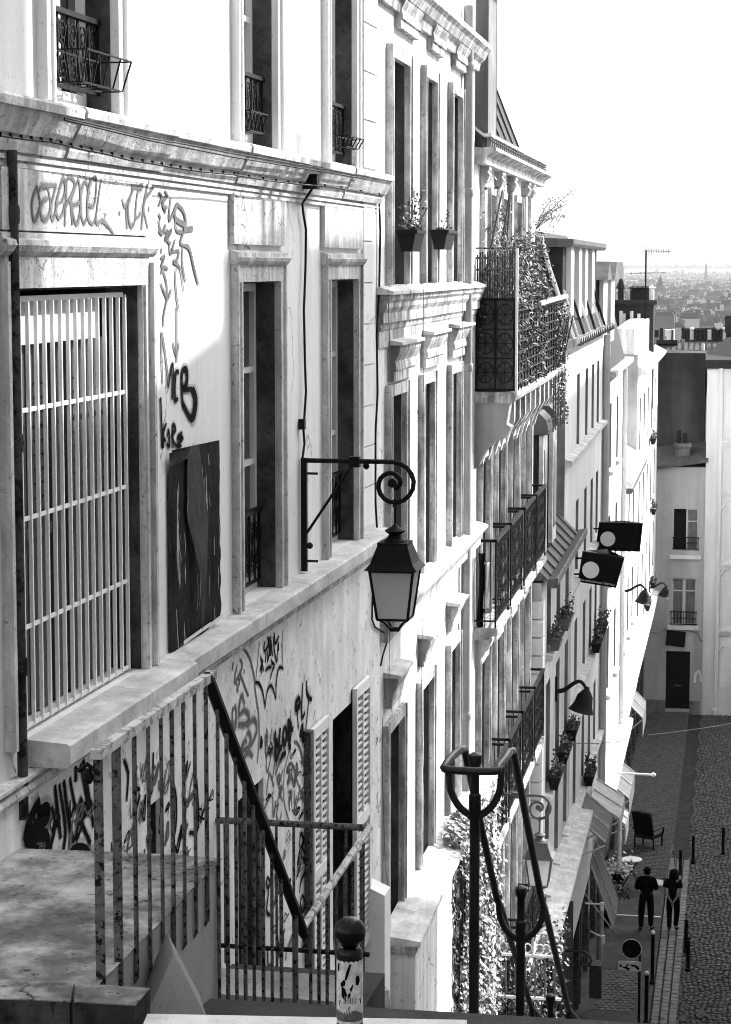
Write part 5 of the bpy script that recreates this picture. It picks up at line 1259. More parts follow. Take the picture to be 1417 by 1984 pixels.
LRf.part('chimney_rack', G().box(xR(1330), xR(1380), dR - 1.95, dR - 1.85, zR_(641), zR_(638)), M['slate'])
for x0, x1, y0, y1, m_ in ((1271, 1312, 660, 668, 'slate'), (1277, 1284, 636, 660, 'slate'), (1287, 1303, 640, 660, 'wall2'), (1267, 1275, 640, 655, 'slate'), (1404, 1425, 612, 645, 'slate'), (1300, 1306, 639, 662, 'wall3')):
    LRf.part('chimney', G().box(xR(x0), xR(x1), dR - 1.2, dR - .7, zR_(y1), zR_(y0)), M[m_])
LRf.part('roof_light', G().box(xR(1320), xR(1327), dR - .2, dR, zR_(682), zR_(658)), M['gable'])
LRf.part('vent_pipe', G().tube([(xR(1363), dR + .5, zR_(690)), (xR(1363.5), dR + .5, zR_(665))], .07, 6), M['wall2'])
# ================================================================ the city plain, hazy
M['cityw'] = mk('city_wall_pale', .12, var=.3, vs=.02, bump=0)
M['cityp'] = mk('city_wall_bright', .42, var=.3, vs=.02, bump=0)  # paler wall tone, given to houses at random
M['cityr'] = mk('city_roof_zinc', .05, var=.4, vs=.02, bump=0)
M['citydark'] = mk('city_slate', .012, var=.3, vs=.02, bump=0)
CG = 'houses of the distant city'
rc = random.Random(11)
def city_house(gw, gr, x, y, z, w, dp, h, rh, o=(0, 0)):
    """walls and mansard roof of one far house (frame coords s=y, d=x)"""
    gw.box(y, y + dp, x, x + w, z, z + h)
    i = min(w, dp) * .18
    gr.add([(y, x, z + h), (y + dp, x, z + h), (y + dp, x + w, z + h), (y, x + w, z + h), (y + i, x + i, z + h + rh), (y + dp - i, x + i, z + h + rh), (y + dp - i, x + w - i, z + h + rh), (y + i, x + w - i, z + h + rh)], [(4, 5, 6, 7), (0, 1, 5, 4), (1, 2, 6, 5), (2, 3, 7, 6), (3, 0, 4, 7)])
def frand():
    px_ = rc.uniform(1150, 1425); return (px_ - 1435) / FOC
n = 0
rows = []
y = 1250.0
while y < 2400 and n < 240:
    x = frand() * y; rows.append((x, y)); n += 1; y += 4.8
for x, y in rows:
    z = ground_z(y); w = rc.uniform(4, 11); dp = rc.uniform(6, 12)
    top = -y * rc.uniform(.0215, .031)
    h = max(8, top - z)
    t = Thing('city_house', Fr(x, y), z, 'pale hazy house among the distant rooftops', 'house', CG)
    gw, gr = G(), G(); city_house(gw, gr, 0, 0, z, w, dp, h, rc.uniform(2, 4.5))
    t.part('wall', gw, M['cityp'] if rc.random() < .45 else M['cityw']); t.part('roof', gr, M['cityr'])
    g = G()
    for _ in range(rc.randint(1, 3)): a = rc.uniform(0, w - 1.5); g.box(dp * .4, dp * .4 + 1.2, a, a + rc.uniform(1, 3), z + h, z + h + rc.uniform(3.5, 6.5))
    t.part('chimney', g, M['cityw'])
gw, gr, gp = G(), G(), G()
for _ in range(9500):
    y = 1500 * math.exp(rc.uniform(0, math.log(7200 / 1500))); x = frand() * y * 1.0 + rc.uniform(-10, 10)
    z = ground_z(y); w = rc.uniform(5, 18); dp = rc.uniform(6, 14); h = rc.uniform(12, 25) + (10 * rc.random() if rc.random() < .06 else 0)
    q = gp if rc.random() < .4 else gw
    city_house(q, gr, x, y, z, w, dp, h, rc.uniform(2, 6))
    for _k in range(2): a = rc.uniform(0, w - 2); q.box(y + dp * .3, y + dp * .3 + 2, x + a, x + a + rc.uniform(1, 3), z + h, z + h + rc.uniform(3, 8))
def stuff(name, g, mat, label): return single(name, g, mat, W0, -62, label, 'city', kind='stuff')
stuff('distant_city', gw, M['cityw'], 'mass of grey walls of the far hazy city')
stuff('distant_city_pale', gp, M['cityp'], 'mass of pale walls of the far hazy city')
stuff('distant_city_roofs', gr, M['cityr'], 'mass of zinc roofs of the far hazy city')
# far wooded ridge
g = G(); N_ = 120; vs = []
for i in range(N_ + 1):
    px_ = 1130 + 300 * i / N_; x = (px_ - 1435) / FOC * 8800
    top = 8800 * (515 - (512 + 3.5 * mno.noise((i * .21, 0, 0)) + 2.2 * mno.noise((i * .7, 3, 0)))) / FOC
    vs += [(8800, x, -62), (8850, x, top - 6), (8900, x, top), (9300, x, top - 10)]
g.add(vs, [(4 * i + k, 4 * i + k + 1, 4 * i + k + 5, 4 * i + k + 4) for i in range(N_) for k in range(3)])
single('hills', g, mk('far_hill', .035, var=.6, vs=.01, bump=0), W0, -62, None, None, kind='structure')
# landmarks
def lm(name, label, cat, Y, xc): 
    x = (xc - 1435) / FOC * Y; return Thing(name, Fr(x, Y), -62, label, cat), (lambda y: (515 - y) / FOC * Y), (lambda p: (p - xc) / FOC * Y)
t, Z, X = lm('church_tower', 'hazy twin-storeyed church tower rising on the left of the skyline', 'tower', 4000, 1205)
t.part('shaft', G().box(0, 12, X(1192), X(1216), -62, Z(542)), M['cityw']); t.part('belfry', G().box(1, 11, X(1194), X(1214), Z(542), Z(518)), M['cityw'])
t.part('balustrade', G().box(-.5, 12.5, X(1191), X(1217), Z(544), Z(541)), M['cityw']); t.part('crown', G().box(2, 10, X(1196), X(1213), Z(518), Z(508)), M['cityw'])
for k in (1198, 1208): t.part('arched_opening', G().box(-.2, .5, X(k - 2), X(k + 2), Z(562), Z(548)), M['cityr']); t.part('arched_opening', G().box(.8, 1.2, X(k - 2), X(k + 2), Z(538), Z(524)), M['cityr'])
t.part('nave', G().box(2, 60, X(1180), X(1195), -62, Z(568)), M['cityr'])
t, Z, X = lm('church_spire', 'dark pointed church spire on a square stone tower', 'church', 2600, 1284)
t.part('tower', G().box(0, 8, X(1275), X(1291), -62, Z(553)), M['cityw'])
t.part('spire', G().add([(0, X(1276), Z(553)), (8, X(1276), Z(553)), (8, X(1290), Z(553)), (0, X(1290), Z(553)), (4, X(1284), Z(531))], [(0, 1, 4), (1, 2, 4), (2, 3, 4), (3, 0, 4)]), M['citydark'])
for k in (1280, 1286): t.part('belfry_opening', G().box(-.2, .3, X(k - 1.3), X(k + 1.3), Z(572), Z(556)), M['citydark'])
t.part('white_gable', G().add([(-5, X(1266), -62), (-5, X(1302), -62), (-5, X(1300), Z(602)), (-5, X(1288), Z(583)), (-5, X(1268), Z(584)), (-25, X(1266), -62), (-25, X(1302), -62), (-25, X(1300), Z(602)), (-25, X(1288), Z(583)), (-25, X(1268), Z(584))], [(0, 1, 2, 3, 4), (5, 9, 8, 7, 6), (0, 4, 9, 5), (4, 3, 8, 9), (3, 2, 7, 8), (2, 1, 6, 7)]), M['wall2'])
t, Z, X = lm('far_spire', 'slender grey spire on the far skyline at right', 'church', 5200, 1370)
t.part('spire', G().add([(0, X(1366), -62), (10, X(1366), -62), (10, X(1374), -62), (0, X(1374), -62), (0, X(1367), Z(528)), (10, X(1367), Z(528)), (10, X(1373), Z(528)), (0, X(1373), Z(528)), (5, X(1370), Z(502))], [(0, 1, 5, 4), (1, 2, 6, 5), (2, 3, 7, 6), (3, 0, 4, 7), (4, 5, 8), (5, 6, 8), (6, 7, 8), (7, 4, 8)]), M['citydark'])
for (xc, a, b, lab) in ((1330, 573, 600, 'dark steep pavilion roof in the middle of the city'), (1393, 573, 600, 'dark steep pavilion roof at the right of the city')):
    t, Z, X = lm('pavilion', lab, 'palace', 2300, xc)
    t.part('wall', G().box(0, 25, X(xc - 14), X(xc + 14), -62, Z(599)), M['cityw'])
    t.part('roof', G().add([(0, X(xc - 15), Z(599)), (25, X(xc - 15), Z(599)), (25, X(xc + 15), Z(599)), (0, X(xc + 15), Z(599)), (5, X(xc - 9), Z(574)), (20, X(xc - 9), Z(574)), (20, X(xc + 9), Z(574)), (5, X(xc + 9), Z(574))], [(0, 3, 7, 4), (3, 2, 6, 7), (2, 1, 5, 6), (1, 0, 4, 5), (4, 7, 6, 5)]), M['citydark'])
    for k in (-13, 13): t.part('chimney', G().box(-1, 2, X(xc + k - 1.5), X(xc + k + 1.5), Z(599), Z(588)), M['wall2'])
t, Z, X = lm('pavilion', 'small dark roof with a tall chimney between the two pavilions', 'palace', 2200, 1362)
t.part('roof', G().add([(0, X(1352), Z(604)), (20, X(1352), Z(604)), (20, X(1372), Z(604)), (0, X(1372), Z(604)), (6, X(1356), Z(589)), (14, X(1356), Z(589)), (14, X(1369), Z(589)), (6, X(1369), Z(589))], [(0, 3, 7, 4), (3, 2, 6, 7), (2, 1, 5, 6), (1, 0, 4, 5), (4, 7, 6, 5)]), M['citydark'])
t.part('wall', G().box(0, 20, X(1353), X(1371), -62, Z(604)), M['cityw']); t.part('chimney', G().box(3, 5, X(1361), X(1364), Z(592), Z(572)), M['citydark'])

# haze over the plain
hy = [-70, -30, -10, 5, 20, 35, 50, 65, 80, 100, 140, 220, 400, 800, 1600, 3200, 6500, 10000, 14500]
hx = [-5200, -2000, -700, -250, -90, -35, -14, -5, 2, 9, 20, 35, 60, 120, 300, 900, 2700]
hzz = [-63.5, -30, -12, 0, 14]
g = G()
def hgrid(A, B, fn):
    n = len(B); g.add([fn(a, b) for a in A for b in B], [(i * n + j, i * n + j + 1, (i + 1) * n + j + 1, (i + 1) * n + j) for i in range(len(A) - 1) for j in range(n - 1)])
for q in (hzz[0], hzz[-1]): hgrid(hy, hx, lambda a, b: (a, b, q))
for q in (hy[0], hy[-1]): hgrid(hx, hzz, lambda a, b: (q, a, b))
for q in (hx[0], hx[-1]): hgrid(hy, hzz, lambda a, b: (a, q, b))
import bmesh
me = g.mesh('haze', 0); bm = bmesh.new(); bm.from_mesh(me); bmesh.ops.remove_doubles(bm, verts=bm.verts, dist=.01); bmesh.ops.recalc_face_normals(bm, faces=bm.faces); bm.to_mesh(me); bm.free(); hm = bpy.data.materials.new('haze_air'); hm.use_nodes = True; hn = hm.node_tree; hn.nodes.clear()
pv = hn.nodes.new('ShaderNodeVolumePrincipled'); pv.inputs['Color'].default_value = (.95, .95, .95, 1); pv.inputs['Density'].default_value = HAZE; pv.inputs['Anisotropy'].default_value = .3
mo = hn.nodes.new('ShaderNodeOutputMaterial'); hn.links.new(pv.outputs[0], mo.inputs['Volume'])
me.materials.append(hm)
ho = bpy.data.objects.new('haze', me); col.objects.link(ho)
ho.matrix_world = Matrix(((0, -1, 0, 0), (1, 0, 0, 0), (0, 0, 1, 0), (0, 0, 0, 1)))
tag(ho, 'pale summer haze over the distant city', 'haze', kind='stuff')
# ================================================================ street at the foot of the stairs
ZR = ZS - .12                     # road
M['road'] = mk('road_bed', .045, var=.4, vs=3, bump=.3)
M['cobble'] = mk('cobble_stone', .12, var=.55, vs=5, bump=.4, bs=30, spec=.06)
M['paver'] = mk('kerb_paver', .20, var=.45, vs=4, bump=.4, bs=25)
M['pave'] = mk('pavement_asphalt', .09, var=.35, vs=2.5, pit=.35, ps=20, bump=.35, bs=50, blotch=.3, bls=.9)
RD = Thing('road', W0, ZR - .1, None, None, kind='structure', s0=48)
RD.part('bed', G().box(48, 91.3, -2.0, 4.2, ZR - .1, ZR - .035), M['road'])
rows = []
y = 50.0
while y < 91:
    x = -1.22 + (.05 if len(rows) % 2 else 0)
    while x < .9:
        rows.append((y, x)); x += .135
    y += .165
def cob_mesh(seed):
    r = random.Random(seed); w, l, h = .056, .068, .06
    g = G(); b = [(-l, -w), (l, -w), (l, w), (-l, w)]
    g.add([(a, c, 0) for a, c in b] + [(a * .78 + r.uniform(-.006, .006), c * .78 + r.uniform(-.006, .006), h + r.uniform(-.006, .006)) for a, c in b], [(4, 5, 6, 7), (0, 1, 5, 4), (1, 2, 6, 5), (2, 3, 7, 6), (3, 0, 4, 7)])
    me = g.mesh('cobble'); me.materials.append(M['cobble']); return me
cms = [cob_mesh(i) for i in range(6)]
vis = sorted([q for q in rows if q[1] < -.1 and q[0] > 52.4], key=lambda q: q[0])
near = set(vis[:290])
gs = G()
for k, q in enumerate(rows):
    y, x = q; jz = random.uniform(-.018, .014); jx = random.uniform(-.022, .022) + .05 * math.sin(y * 2.3); y += random.uniform(-.02, .02)
    if q in near:
        o = bpy.data.objects.new('cobble', cms[k % 6]); col.objects.link(o); o.parent = RD.o; o.location = (y - 48, -(x + jx), .055 + jz); o.rotation_euler = (0, 0, random.uniform(-.08, .08))
    else:
        l, w = .068, .056; z0 = ZR - .04; z1 = ZR + .02 + jz; c = [(-l, -w), (l, -w), (l, w), (-l, w)]
        gs.add([(y + a, x + jx + b, z0) for a, b in c] + [(y + a * .8, x + jx + b * .8, z1 + random.uniform(-.005, .005)) for a, b in c], [(4, 5, 6, 7), (0, 1, 5, 4), (1, 2, 6, 5), (2, 3, 7, 6), (3, 0, 4, 7)])
RD.part('cobbles', gs, M['cobble'], kind='stuff')
PV = Thing('pavement', W0, ZS - .25, None, None, kind='structure', s0=44)
cutsP = [44, 56.6, 61.6, 65.5]
for a, b in zip(cutsP, cutsP[1:]): PV.part('asphalt_bay', G().box(a, b - .02, -4.6, -1.87, ZS - .25, ZS + random.uniform(-.004, .004)), M['pave'])
PV.part('asphalt_bay', G().box(65.5, 91.1, -4.6, -1.87, ZS - .25, ZS - .05), M['road'])
PV.part('joint_strip', G().box(61.52, 61.58, -3.6, -1.9, ZS - .1, ZS + .008), M['wallE2'])
pm = None
for r_ in range(3):
    y = 50.0 + .05 * r_; x = -1.84 + r_ * .215
    while y < 68:
        if 61 > y or True:
            w = .19; L_ = random.choice((.26, .30, .34))
            PV.part('kerb_paver', G().add([(y, x, ZS - .12), (y + L_ - .015, x, ZS - .12), (y + L_ - .015, x + w, ZS - .12), (y, x + w, ZS - .12), (y + .015, x + .012, ZS - .02 - .03 * r_ + random.uniform(-.008, .008)), (y + L_ - .03, x + .012, ZS - .02 - .03 * r_ + random.uniform(-.008, .008)), (y + L_ - .03, x + w - .012, ZS - .02 - .03 * r_), (y + .015, x + w - .012, ZS - .02 - .03 * r_)], [(4, 5, 6, 7), (0, 1, 5, 4), (1, 2, 6, 5), (2, 3, 7, 6), (3, 0, 4, 7)]), M['paver'])
        y += L_
# worn paving blocks on the pavement beyond and a patch in front
gs = G()
for y0, y1, x0, x1, zz, dx, dy in ((65.5, 91, -3.7, -1.9, ZS - .05, .15, .16), (53.3, 56.5, -3.3, -2.35, ZS, .16, .2)):
    y = y0; k = 0
    while y < y1:
        x = x0 + (dx / 2 if k % 2 else 0)
        while x < x1:
            h = zz + .018 + random.uniform(-.006, .006); gs.add([(y + .01, x + .01, zz - .02), (y + dy - .01, x + .01, zz - .02), (y + dy - .01, x + dx - .01, zz - .02), (y + .01, x + dx - .01, zz - .02), (y + .03, x + .025, h), (y + dy - .03, x + .025, h), (y + dy - .03, x + dx - .025, h), (y + .03, x + dx - .025, h)], [(4, 5, 6, 7), (0, 1, 5, 4), (1, 2, 6, 5), (2, 3, 7, 6), (3, 0, 4, 7)])
            x += dx
        y += dy; k += 1
PV.part('setts', gs, M['cobble'], kind='stuff')

# recessed shop fronts under the row
M['shopdark'] = mk('shopfront_dark', .02, rough=.5, var=.5, vs=1, bump=.05, spec=.2)
def shopfront(T, s0, s1, zt, n):
    T.part('shop_wall', G().box(s0, s1, -1.2, -.52, -18.8, zt), M['shopdark'])
    for i in range(n):
        a = s0 + (s1 - s0) * i / n; w = (s1 - s0) / n
        o = T.part('shop_window', G().box(a + .25, a + w - .25, -.52, -.50, -17.7, -15.0), M['glass'])
        for x in (a + .12, a + w - .24): T.part('shop_pier', G().box(x, x + .12, -.52, -.40, -18.6, zt), M['ironold'], parent=o)
shopfront(B5, 43.5, B5S1, -14.2, 4); shopfront(B6, 53.6, 62.5, -13.9, 3); shopfront(B6b, 62.6, 72.2, -13.95, 3); shopfront(B7, 72.3, 90.5, -14.0, 5)
B4.part('shop_wall', G().box(42.0, 43.5, -3, -.05, -18.8, -14.2), M['wall4'])
# bright ledge in slabs above the far shops
for i in range(26):
    a = 53.7 + i * 1.4
    T_ = B6 if a < 62.5 else (B6b if a < 72 else B7)
    if a + 1.38 > 90: break
    PLd = .38 if a < 62.5 else .2
    T_.part('ledge_slab', G().prism([(0, -13.0), (PLd, -13.08), (PLd, -13.2), (0, -13.2)], a, a + 1.375), M['ledge'])
for T_, a, b in ((B6, 53.7, 62.4), (B6b, 62.7, 72.1), (B7, 72.4, 90)): T_.part('fascia', G().prism([(0, -13.9), (.08, -13.85), (.14, -13.5), (.18, -13.205), (0, -13.205)], a, b), M['wall3'])
# awnings
M['canvas'] = mk('awning_canvas', .5, var=.2, vs=3, streak=.2, bump=.05)
M['canvasdark'] = mk('awning_canvas_grey', .16, var=.2, vs=3, streak=.2, bump=.05)
def awning(s0, s1, d0, z0, d1, z1, label, mat, val=.3):
    t = Thing('awning', F5, z1 - val, label, 'awning', 'shop awnings', s0=s0)
    t.part('canvas', G().add([(s0, d0, z0), (s1, d0, z0), (s1, d1, z1), (s0, d1, z1), (s0, d0, z0 - .03), (s1, d0, z0 - .03), (s1, d1, z1 - .03), (s0, d1, z1 - .03)], [(0, 1, 2, 3), (4, 7, 6, 5), (0, 3, 7, 4), (1, 5, 6, 2), (2, 6, 7, 3)]), mat)
    t.part('valance', G().box(s0, s1, d1 - .01, d1 + .015, z1 - val, z1), mat)
    n = 3
    for i in range(n): s = s0 + (s1 - s0) * i / (n - 1); t.part('rib', G().tube([(s, d0, z0 + .02), (s, d1, z1 + .02)], .025, 4), M['ledge'])
    for s in (s0, s1): t.part('arm', G().tube([(s, d0 - .1, z0 - .9), (s, d1, z1 - .05)], .02, 5), M['sash'])
    return t
awning(46.2, 48.6, .02, -11.75, .62, -12.25, 'grey slatted awning nearest the stairs', M['canvasdark'])
awning(49.3, 51.4, .1, -12.1, .75, -12.5, 'folded pale awning in the sun above the shops', M['canvas'])
awning(52.2, 53.6, .1, -12.9, .75, -13.4, 'brightest white awning sticking out over the pavement', M['white'], .45)
awning(50.8, 53.0, -.1, -13.7, .55, -15.5, 'steep dark canvas blind with a white edge', M['canvasdark'], .12)
awning(57.0, 60.0, .1, -13.5, .6, -13.9, 'long grey awning under the white ledge', M['canvasdark'], .5)
awning(67.5, 70.0, .1, -13.5, .5, -13.9, 'far grey awning near the end of the row', M['canvasdark'], .6)

# bollards
M['post'] = mk('bollard_black', .010, rough=.5, var=.3, bump=.05, spec=.1)
def street_bollard(x, yt, yb, label, white=False):
    b = px_ground(x, yb, ZS if white else ZR); Y = b.y; zt = at(x, yt, Y).z; f = Fr(b.x, b.y)
    t = Thing('street_bollard', f, b.z, label, 'bollard', 'thin posts along the kerb')
    r = .05
    t.part('post', G().lathe([(r * 1.5, b.z - .05), (r * 1.5, b.z + .08), (r, b.z + .1), (r, zt - .14), (r * 1.1, zt - .13), (r * 1.1, zt - .1)], (0, 0, 0), 12), M['post'], sm=True)
    hp = [(r * .7, zt - .1)] + [(r * 1.15 * math.sin(a), zt - .05 - .055 * math.cos(a)) for a in [math.pi * k / 8 for k in range(1, 8)]] + [(.002, zt + .004)]
    t.part('ball', G().lathe(hp, (0, 0, 0), 12), M['white'] if white else M['post'], sm=True)
for a in ((1343, 1619, 1673, 'black post on the cobbles left of the two far posts'), (1401, 1603, 1657, 'black post on the cobbles at the far right'), (1318, 1646, 1699, 'black post beside the folding board behind the couple'), (1329, 1781, 1846, 'black post on the kerb just below the couple'), (1333, 1815, 1882, 'black post on the kerb nearest the camera')): street_bollard(*a)
street_bollard(1264, 1803, 1906, 'white-topped post on the pavement in front of the couple', True)
street_bollard(1252, 1882, 1985, 'white-topped post next to the round sign', True)
# folding board by the kerb
b = px_ground(1311, 1702, ZS); t = Thing('folding_board', Fr(b.x, b.y, R(-4)), ZS, 'thin folding notice board standing beside the kerb post', 'board')
t.part('panel', G().add([(-.3, 0, ZS), (.3, 0, ZS), (.3, -.14, ZS + .95), (-.3, -.14, ZS + .95), (-.3, .03, ZS), (.3, .03, ZS), (.3, -.11, ZS + .95), (-.3, -.11, ZS + .95)], [(0, 1, 2, 3), (4, 7, 6, 5), (0, 4, 5, 1), (2, 6, 7, 3), (0, 3, 7, 4), (1, 5, 6, 2)]), M['ironold'])
t.part('panel', G().add([(-.3, -.32, ZS), (.3, -.32, ZS), (.3, -.15, ZS + .95), (-.3, -.15, ZS + .95)], [(0, 1, 2, 3)]), M['sash'])
M['wornpaint'] = mk('worn_paint_traces', .10, var=.6, vs=6, rust=.6, rs=8, bump=.2)
# painted patches on the cobbles
for i, (xa, ya, w, h) in enumerate(((1385, 1652, .7, .4), (1325, 1972, .3, .25), (1358, 1965, .25, .3))):
    p = px_ground(xa, ya, ZR + .03); g = G(); n = 16
    g.add([(p.y + h * math.cos(k * 2 * math.pi / n) * (1 + .2 * mno.noise((k, i, 0))), p.x + w * .5 * math.sin(k * 2 * math.pi / n) * (1 + .2 * mno.noise((i, k, 3))), ZR + .034) for k in range(n)], [tuple(range(n))])
    RD.part('worn_paint', g, M['wornpaint'])
# round sign with a plate
YSg = 52.0
c = at(1224, 1838, YSg); post = at(1239, 1900, YSg)
FS = Fr(c.x, YSg); FS.u = Vector((1, 0, 0)); FS.n = Vector((0, -1, 0))
t = Thing('road_sign', FS, ZS, 'round dark road sign with a small tow-away plate on a post', 'road sign')
px_ = post.x - c.x
t.part('post', G().tube([(px_, -.04, ZS), (px_, -.04, c.z + .12)], .033, 10), M['post'], sm=True)
n = 32
g = G(); g.add([(.235 * math.cos(a), .0, c.z + .235 * math.sin(a)) for a in [2 * math.pi * k / n for k in range(n)]] + [(.235 * math.cos(a), .02, c.z + .235 * math.sin(a)) for a in [2 * math.pi * k / n for k in range(n)]], [tuple(range(n, 2 * n))] + [tuple(range(n - 1, -1, -1))] + [(k, (k + 1) % n, n + (k + 1) % n, n + k) for k in range(n)])
t.part('disc', g, M['post'])
t.part('rim', G().tube([(.237 * math.cos(a), .012, c.z + .237 * math.sin(a)) for a in [2 * math.pi * k / n for k in range(n)]], .012, 6, closed=True), M['white'], sm=True)
pc = at(1220.5, 1873, YSg); k_ = YSg / FOC * 1.01
def sx(x): return (x - 1224) * k_
def sz(y): return c.z - (y - 1838) * k_
pts = []
for (cx_, cy_, a0) in ((1241, 1866, 0), (1241, 1880, -90), (1201, 1879, 180), (1201, 1866, 90)):
    for q in range(4): a = R(a0 + (90 - 30 * q if False else 30 * (3 - q))); pts.append((sx(cx_) + .03 * math.cos(a), sz(cy_) + .03 * math.sin(a)))
t.part('plate', G().prismd(pts, .0, .018), M['white'])
g = G()
for q in ([(1201, 1875), (1203, 1868), (1206, 1875), (1201, 1876)], [(1206, 1874), (1212, 1875), (1217, 1868), (1219, 1871), (1215, 1875), (1222, 1877), (1219, 1882), (1211, 1878), (1206, 1876)], [(1221, 1870), (1228, 1870), (1234, 1871), (1240, 1876), (1239, 1880), (1235, 1879), (1231, 1874), (1224, 1873)]):
    g.add([(sx(x), .0205, sz(y)) for x, y in q], [tuple(range(len(q)))])
t.part('tow_pictogram', g, M['spray'])
# shop sign panels on the facade
M['signblack'] = mk('sign_black', .005, rough=.6, var=.3, bump=.03, spec=.05)
M['signdisc'] = mk('sign_disc_pale', .62, rough=.6, var=.1, vs=3, bump=0, spec=.05)
def text_mesh(txt, size):
    cu = bpy.data.curves.new('text', 'FONT'); cu.body = txt; cu.size = size; ob = bpy.data.objects.new('text', cu); col.objects.link(ob)
    dg = bpy.context.evaluated_depsgraph_get(); me = bpy.data.meshes.new_from_object(ob.evaluated_get(dg)); bpy.data.objects.remove(ob); return me
def signbox(corners, Y, ccen, rad, label, txt=None):
    """corners tl tr br bl in the photo, standing at distance Y"""
    P = [at(x, y, Y) for x, y in corners]; o = at(corners[0][0], corners[0][1], Y)
    f = Fr(P[3].x, Y); f.u = Vector((1, 0, 0)); f.n = Vector((0, -1, 0))
    t = Thing('sign_panel', f, P[3].z, label, 'sign', 'black sign panels with a pale disc')
    q = [(p.x - P[3].x, p.z) for p in P]
    t.part('panel', G().prismd([q[3], q[2], q[1], q[0]], -.10, .02), M['signblack'])
    c = at(ccen[0], ccen[1], Y); r = rad / FOC * Y; n = 32
    t.part('disc', G().prismd([(c.x - P[3].x + r * math.cos(2 * math.pi * k / n), c.z + r * math.sin(2 * math.pi * k / n)) for k in range(n)], .021, .03), M['signdisc'])
    t.part('bracket', G().tube([(q[0][0] - .15, -.04, q[0][1] - .15), (q[0][0] + .05, -.04, q[0][1] - .15)], .02, 5), M['iron']); t.part('bracket', G().tube([(q[3][0] - .15, -.04, q[3][1] + .15), (q[3][0] + .05, -.04, q[3][1] + .15)], .02, 5), M['iron'])
    t.part('top_edge', G().prismd([(q[0][0] + .08, q[0][1]), (q[0][0] + .5, q[0][1] + .04), (q[1][0] - .3, q[1][1] + .03), (q[1][0], q[1][1])], -.12, -.105), M['gable'])
    if txt:
        me = text_mesh(txt, .075); me.materials.append(M['signdisc'])
        xs_ = [v.co.x for v in me.vertices]; W_ = max(xs_)
        L_ = math.hypot(q[2][0] - q[3][0], q[2][1] - q[3][1]) * .93; a = math.atan2(q[2][1] - q[3][1], q[2][0] - q[3][0])
        me.transform(Matrix.Translation((q[3][0] + .03, -.024, q[3][1] - P[3].z + .035)) @ Matrix.Rotation(-a, 4, 'Y') @ Matrix.Rotation(math.pi / 2, 4, 'X') @ Matrix.Scale(L_ / W_, 4))
        t.part('lettering', None, None, me=me)
signbox([(1161, 1012), (1246, 1014), (1240, 1069), (1154, 1066)], 50.6, (1178, 1044), 14.5, 'black sign panel with a pale disc, the farther and level one')
signbox([(1129, 1068), (1210, 1081), (1194, 1139), (1120, 1127)], 44.6, (1145, 1104), 16.4, 'black sign panel with a pale disc and lettering, the nearer tilted one', '7 rue de Rochechouart 75009 Paris')

# ---------------------------------------------------------------- lamps
lg, lt, lp = new_mat('lantern_frosted_glass')
lp.inputs['Base Color'].default_value = (.62, .62, .62, 1); lp.inputs['Roughness'].default_value = .7; lp.inputs['Specular IOR Level'].default_value = .1
tr_ = lt.nodes.new('ShaderNodeBsdfTranslucent'); tr_.inputs[0].default_value = (.7, .7, .7, 1); mx = lt.nodes.new('ShaderNodeMixShader'); mx.inputs[0].default_value = .5
lt.links.new(lp.outputs[0], mx.inputs[1]); lt.links.new(tr_.outputs[0], mx.inputs[2]); lt.links.new(mx.outputs[0], lt.nodes['Material Output'].inputs[0])
def frustum(g, c, d, w0, z0, w1, z1):
    vs = [(c + a * w0, d + b * w0, z0) for a, b in ((-1, -1), (1, -1), (1, 1), (-1, 1))] + [(c + a * w1, d + b * w1, z1) for a, b in ((-1, -1), (1, -1), (1, 1), (-1, 1))]
    return g.add(vs, [(0, 3, 2, 1), (4, 5, 6, 7), (0, 1, 5, 4), (1, 2, 6, 5), (2, 3, 7, 6), (3, 0, 4, 7)])
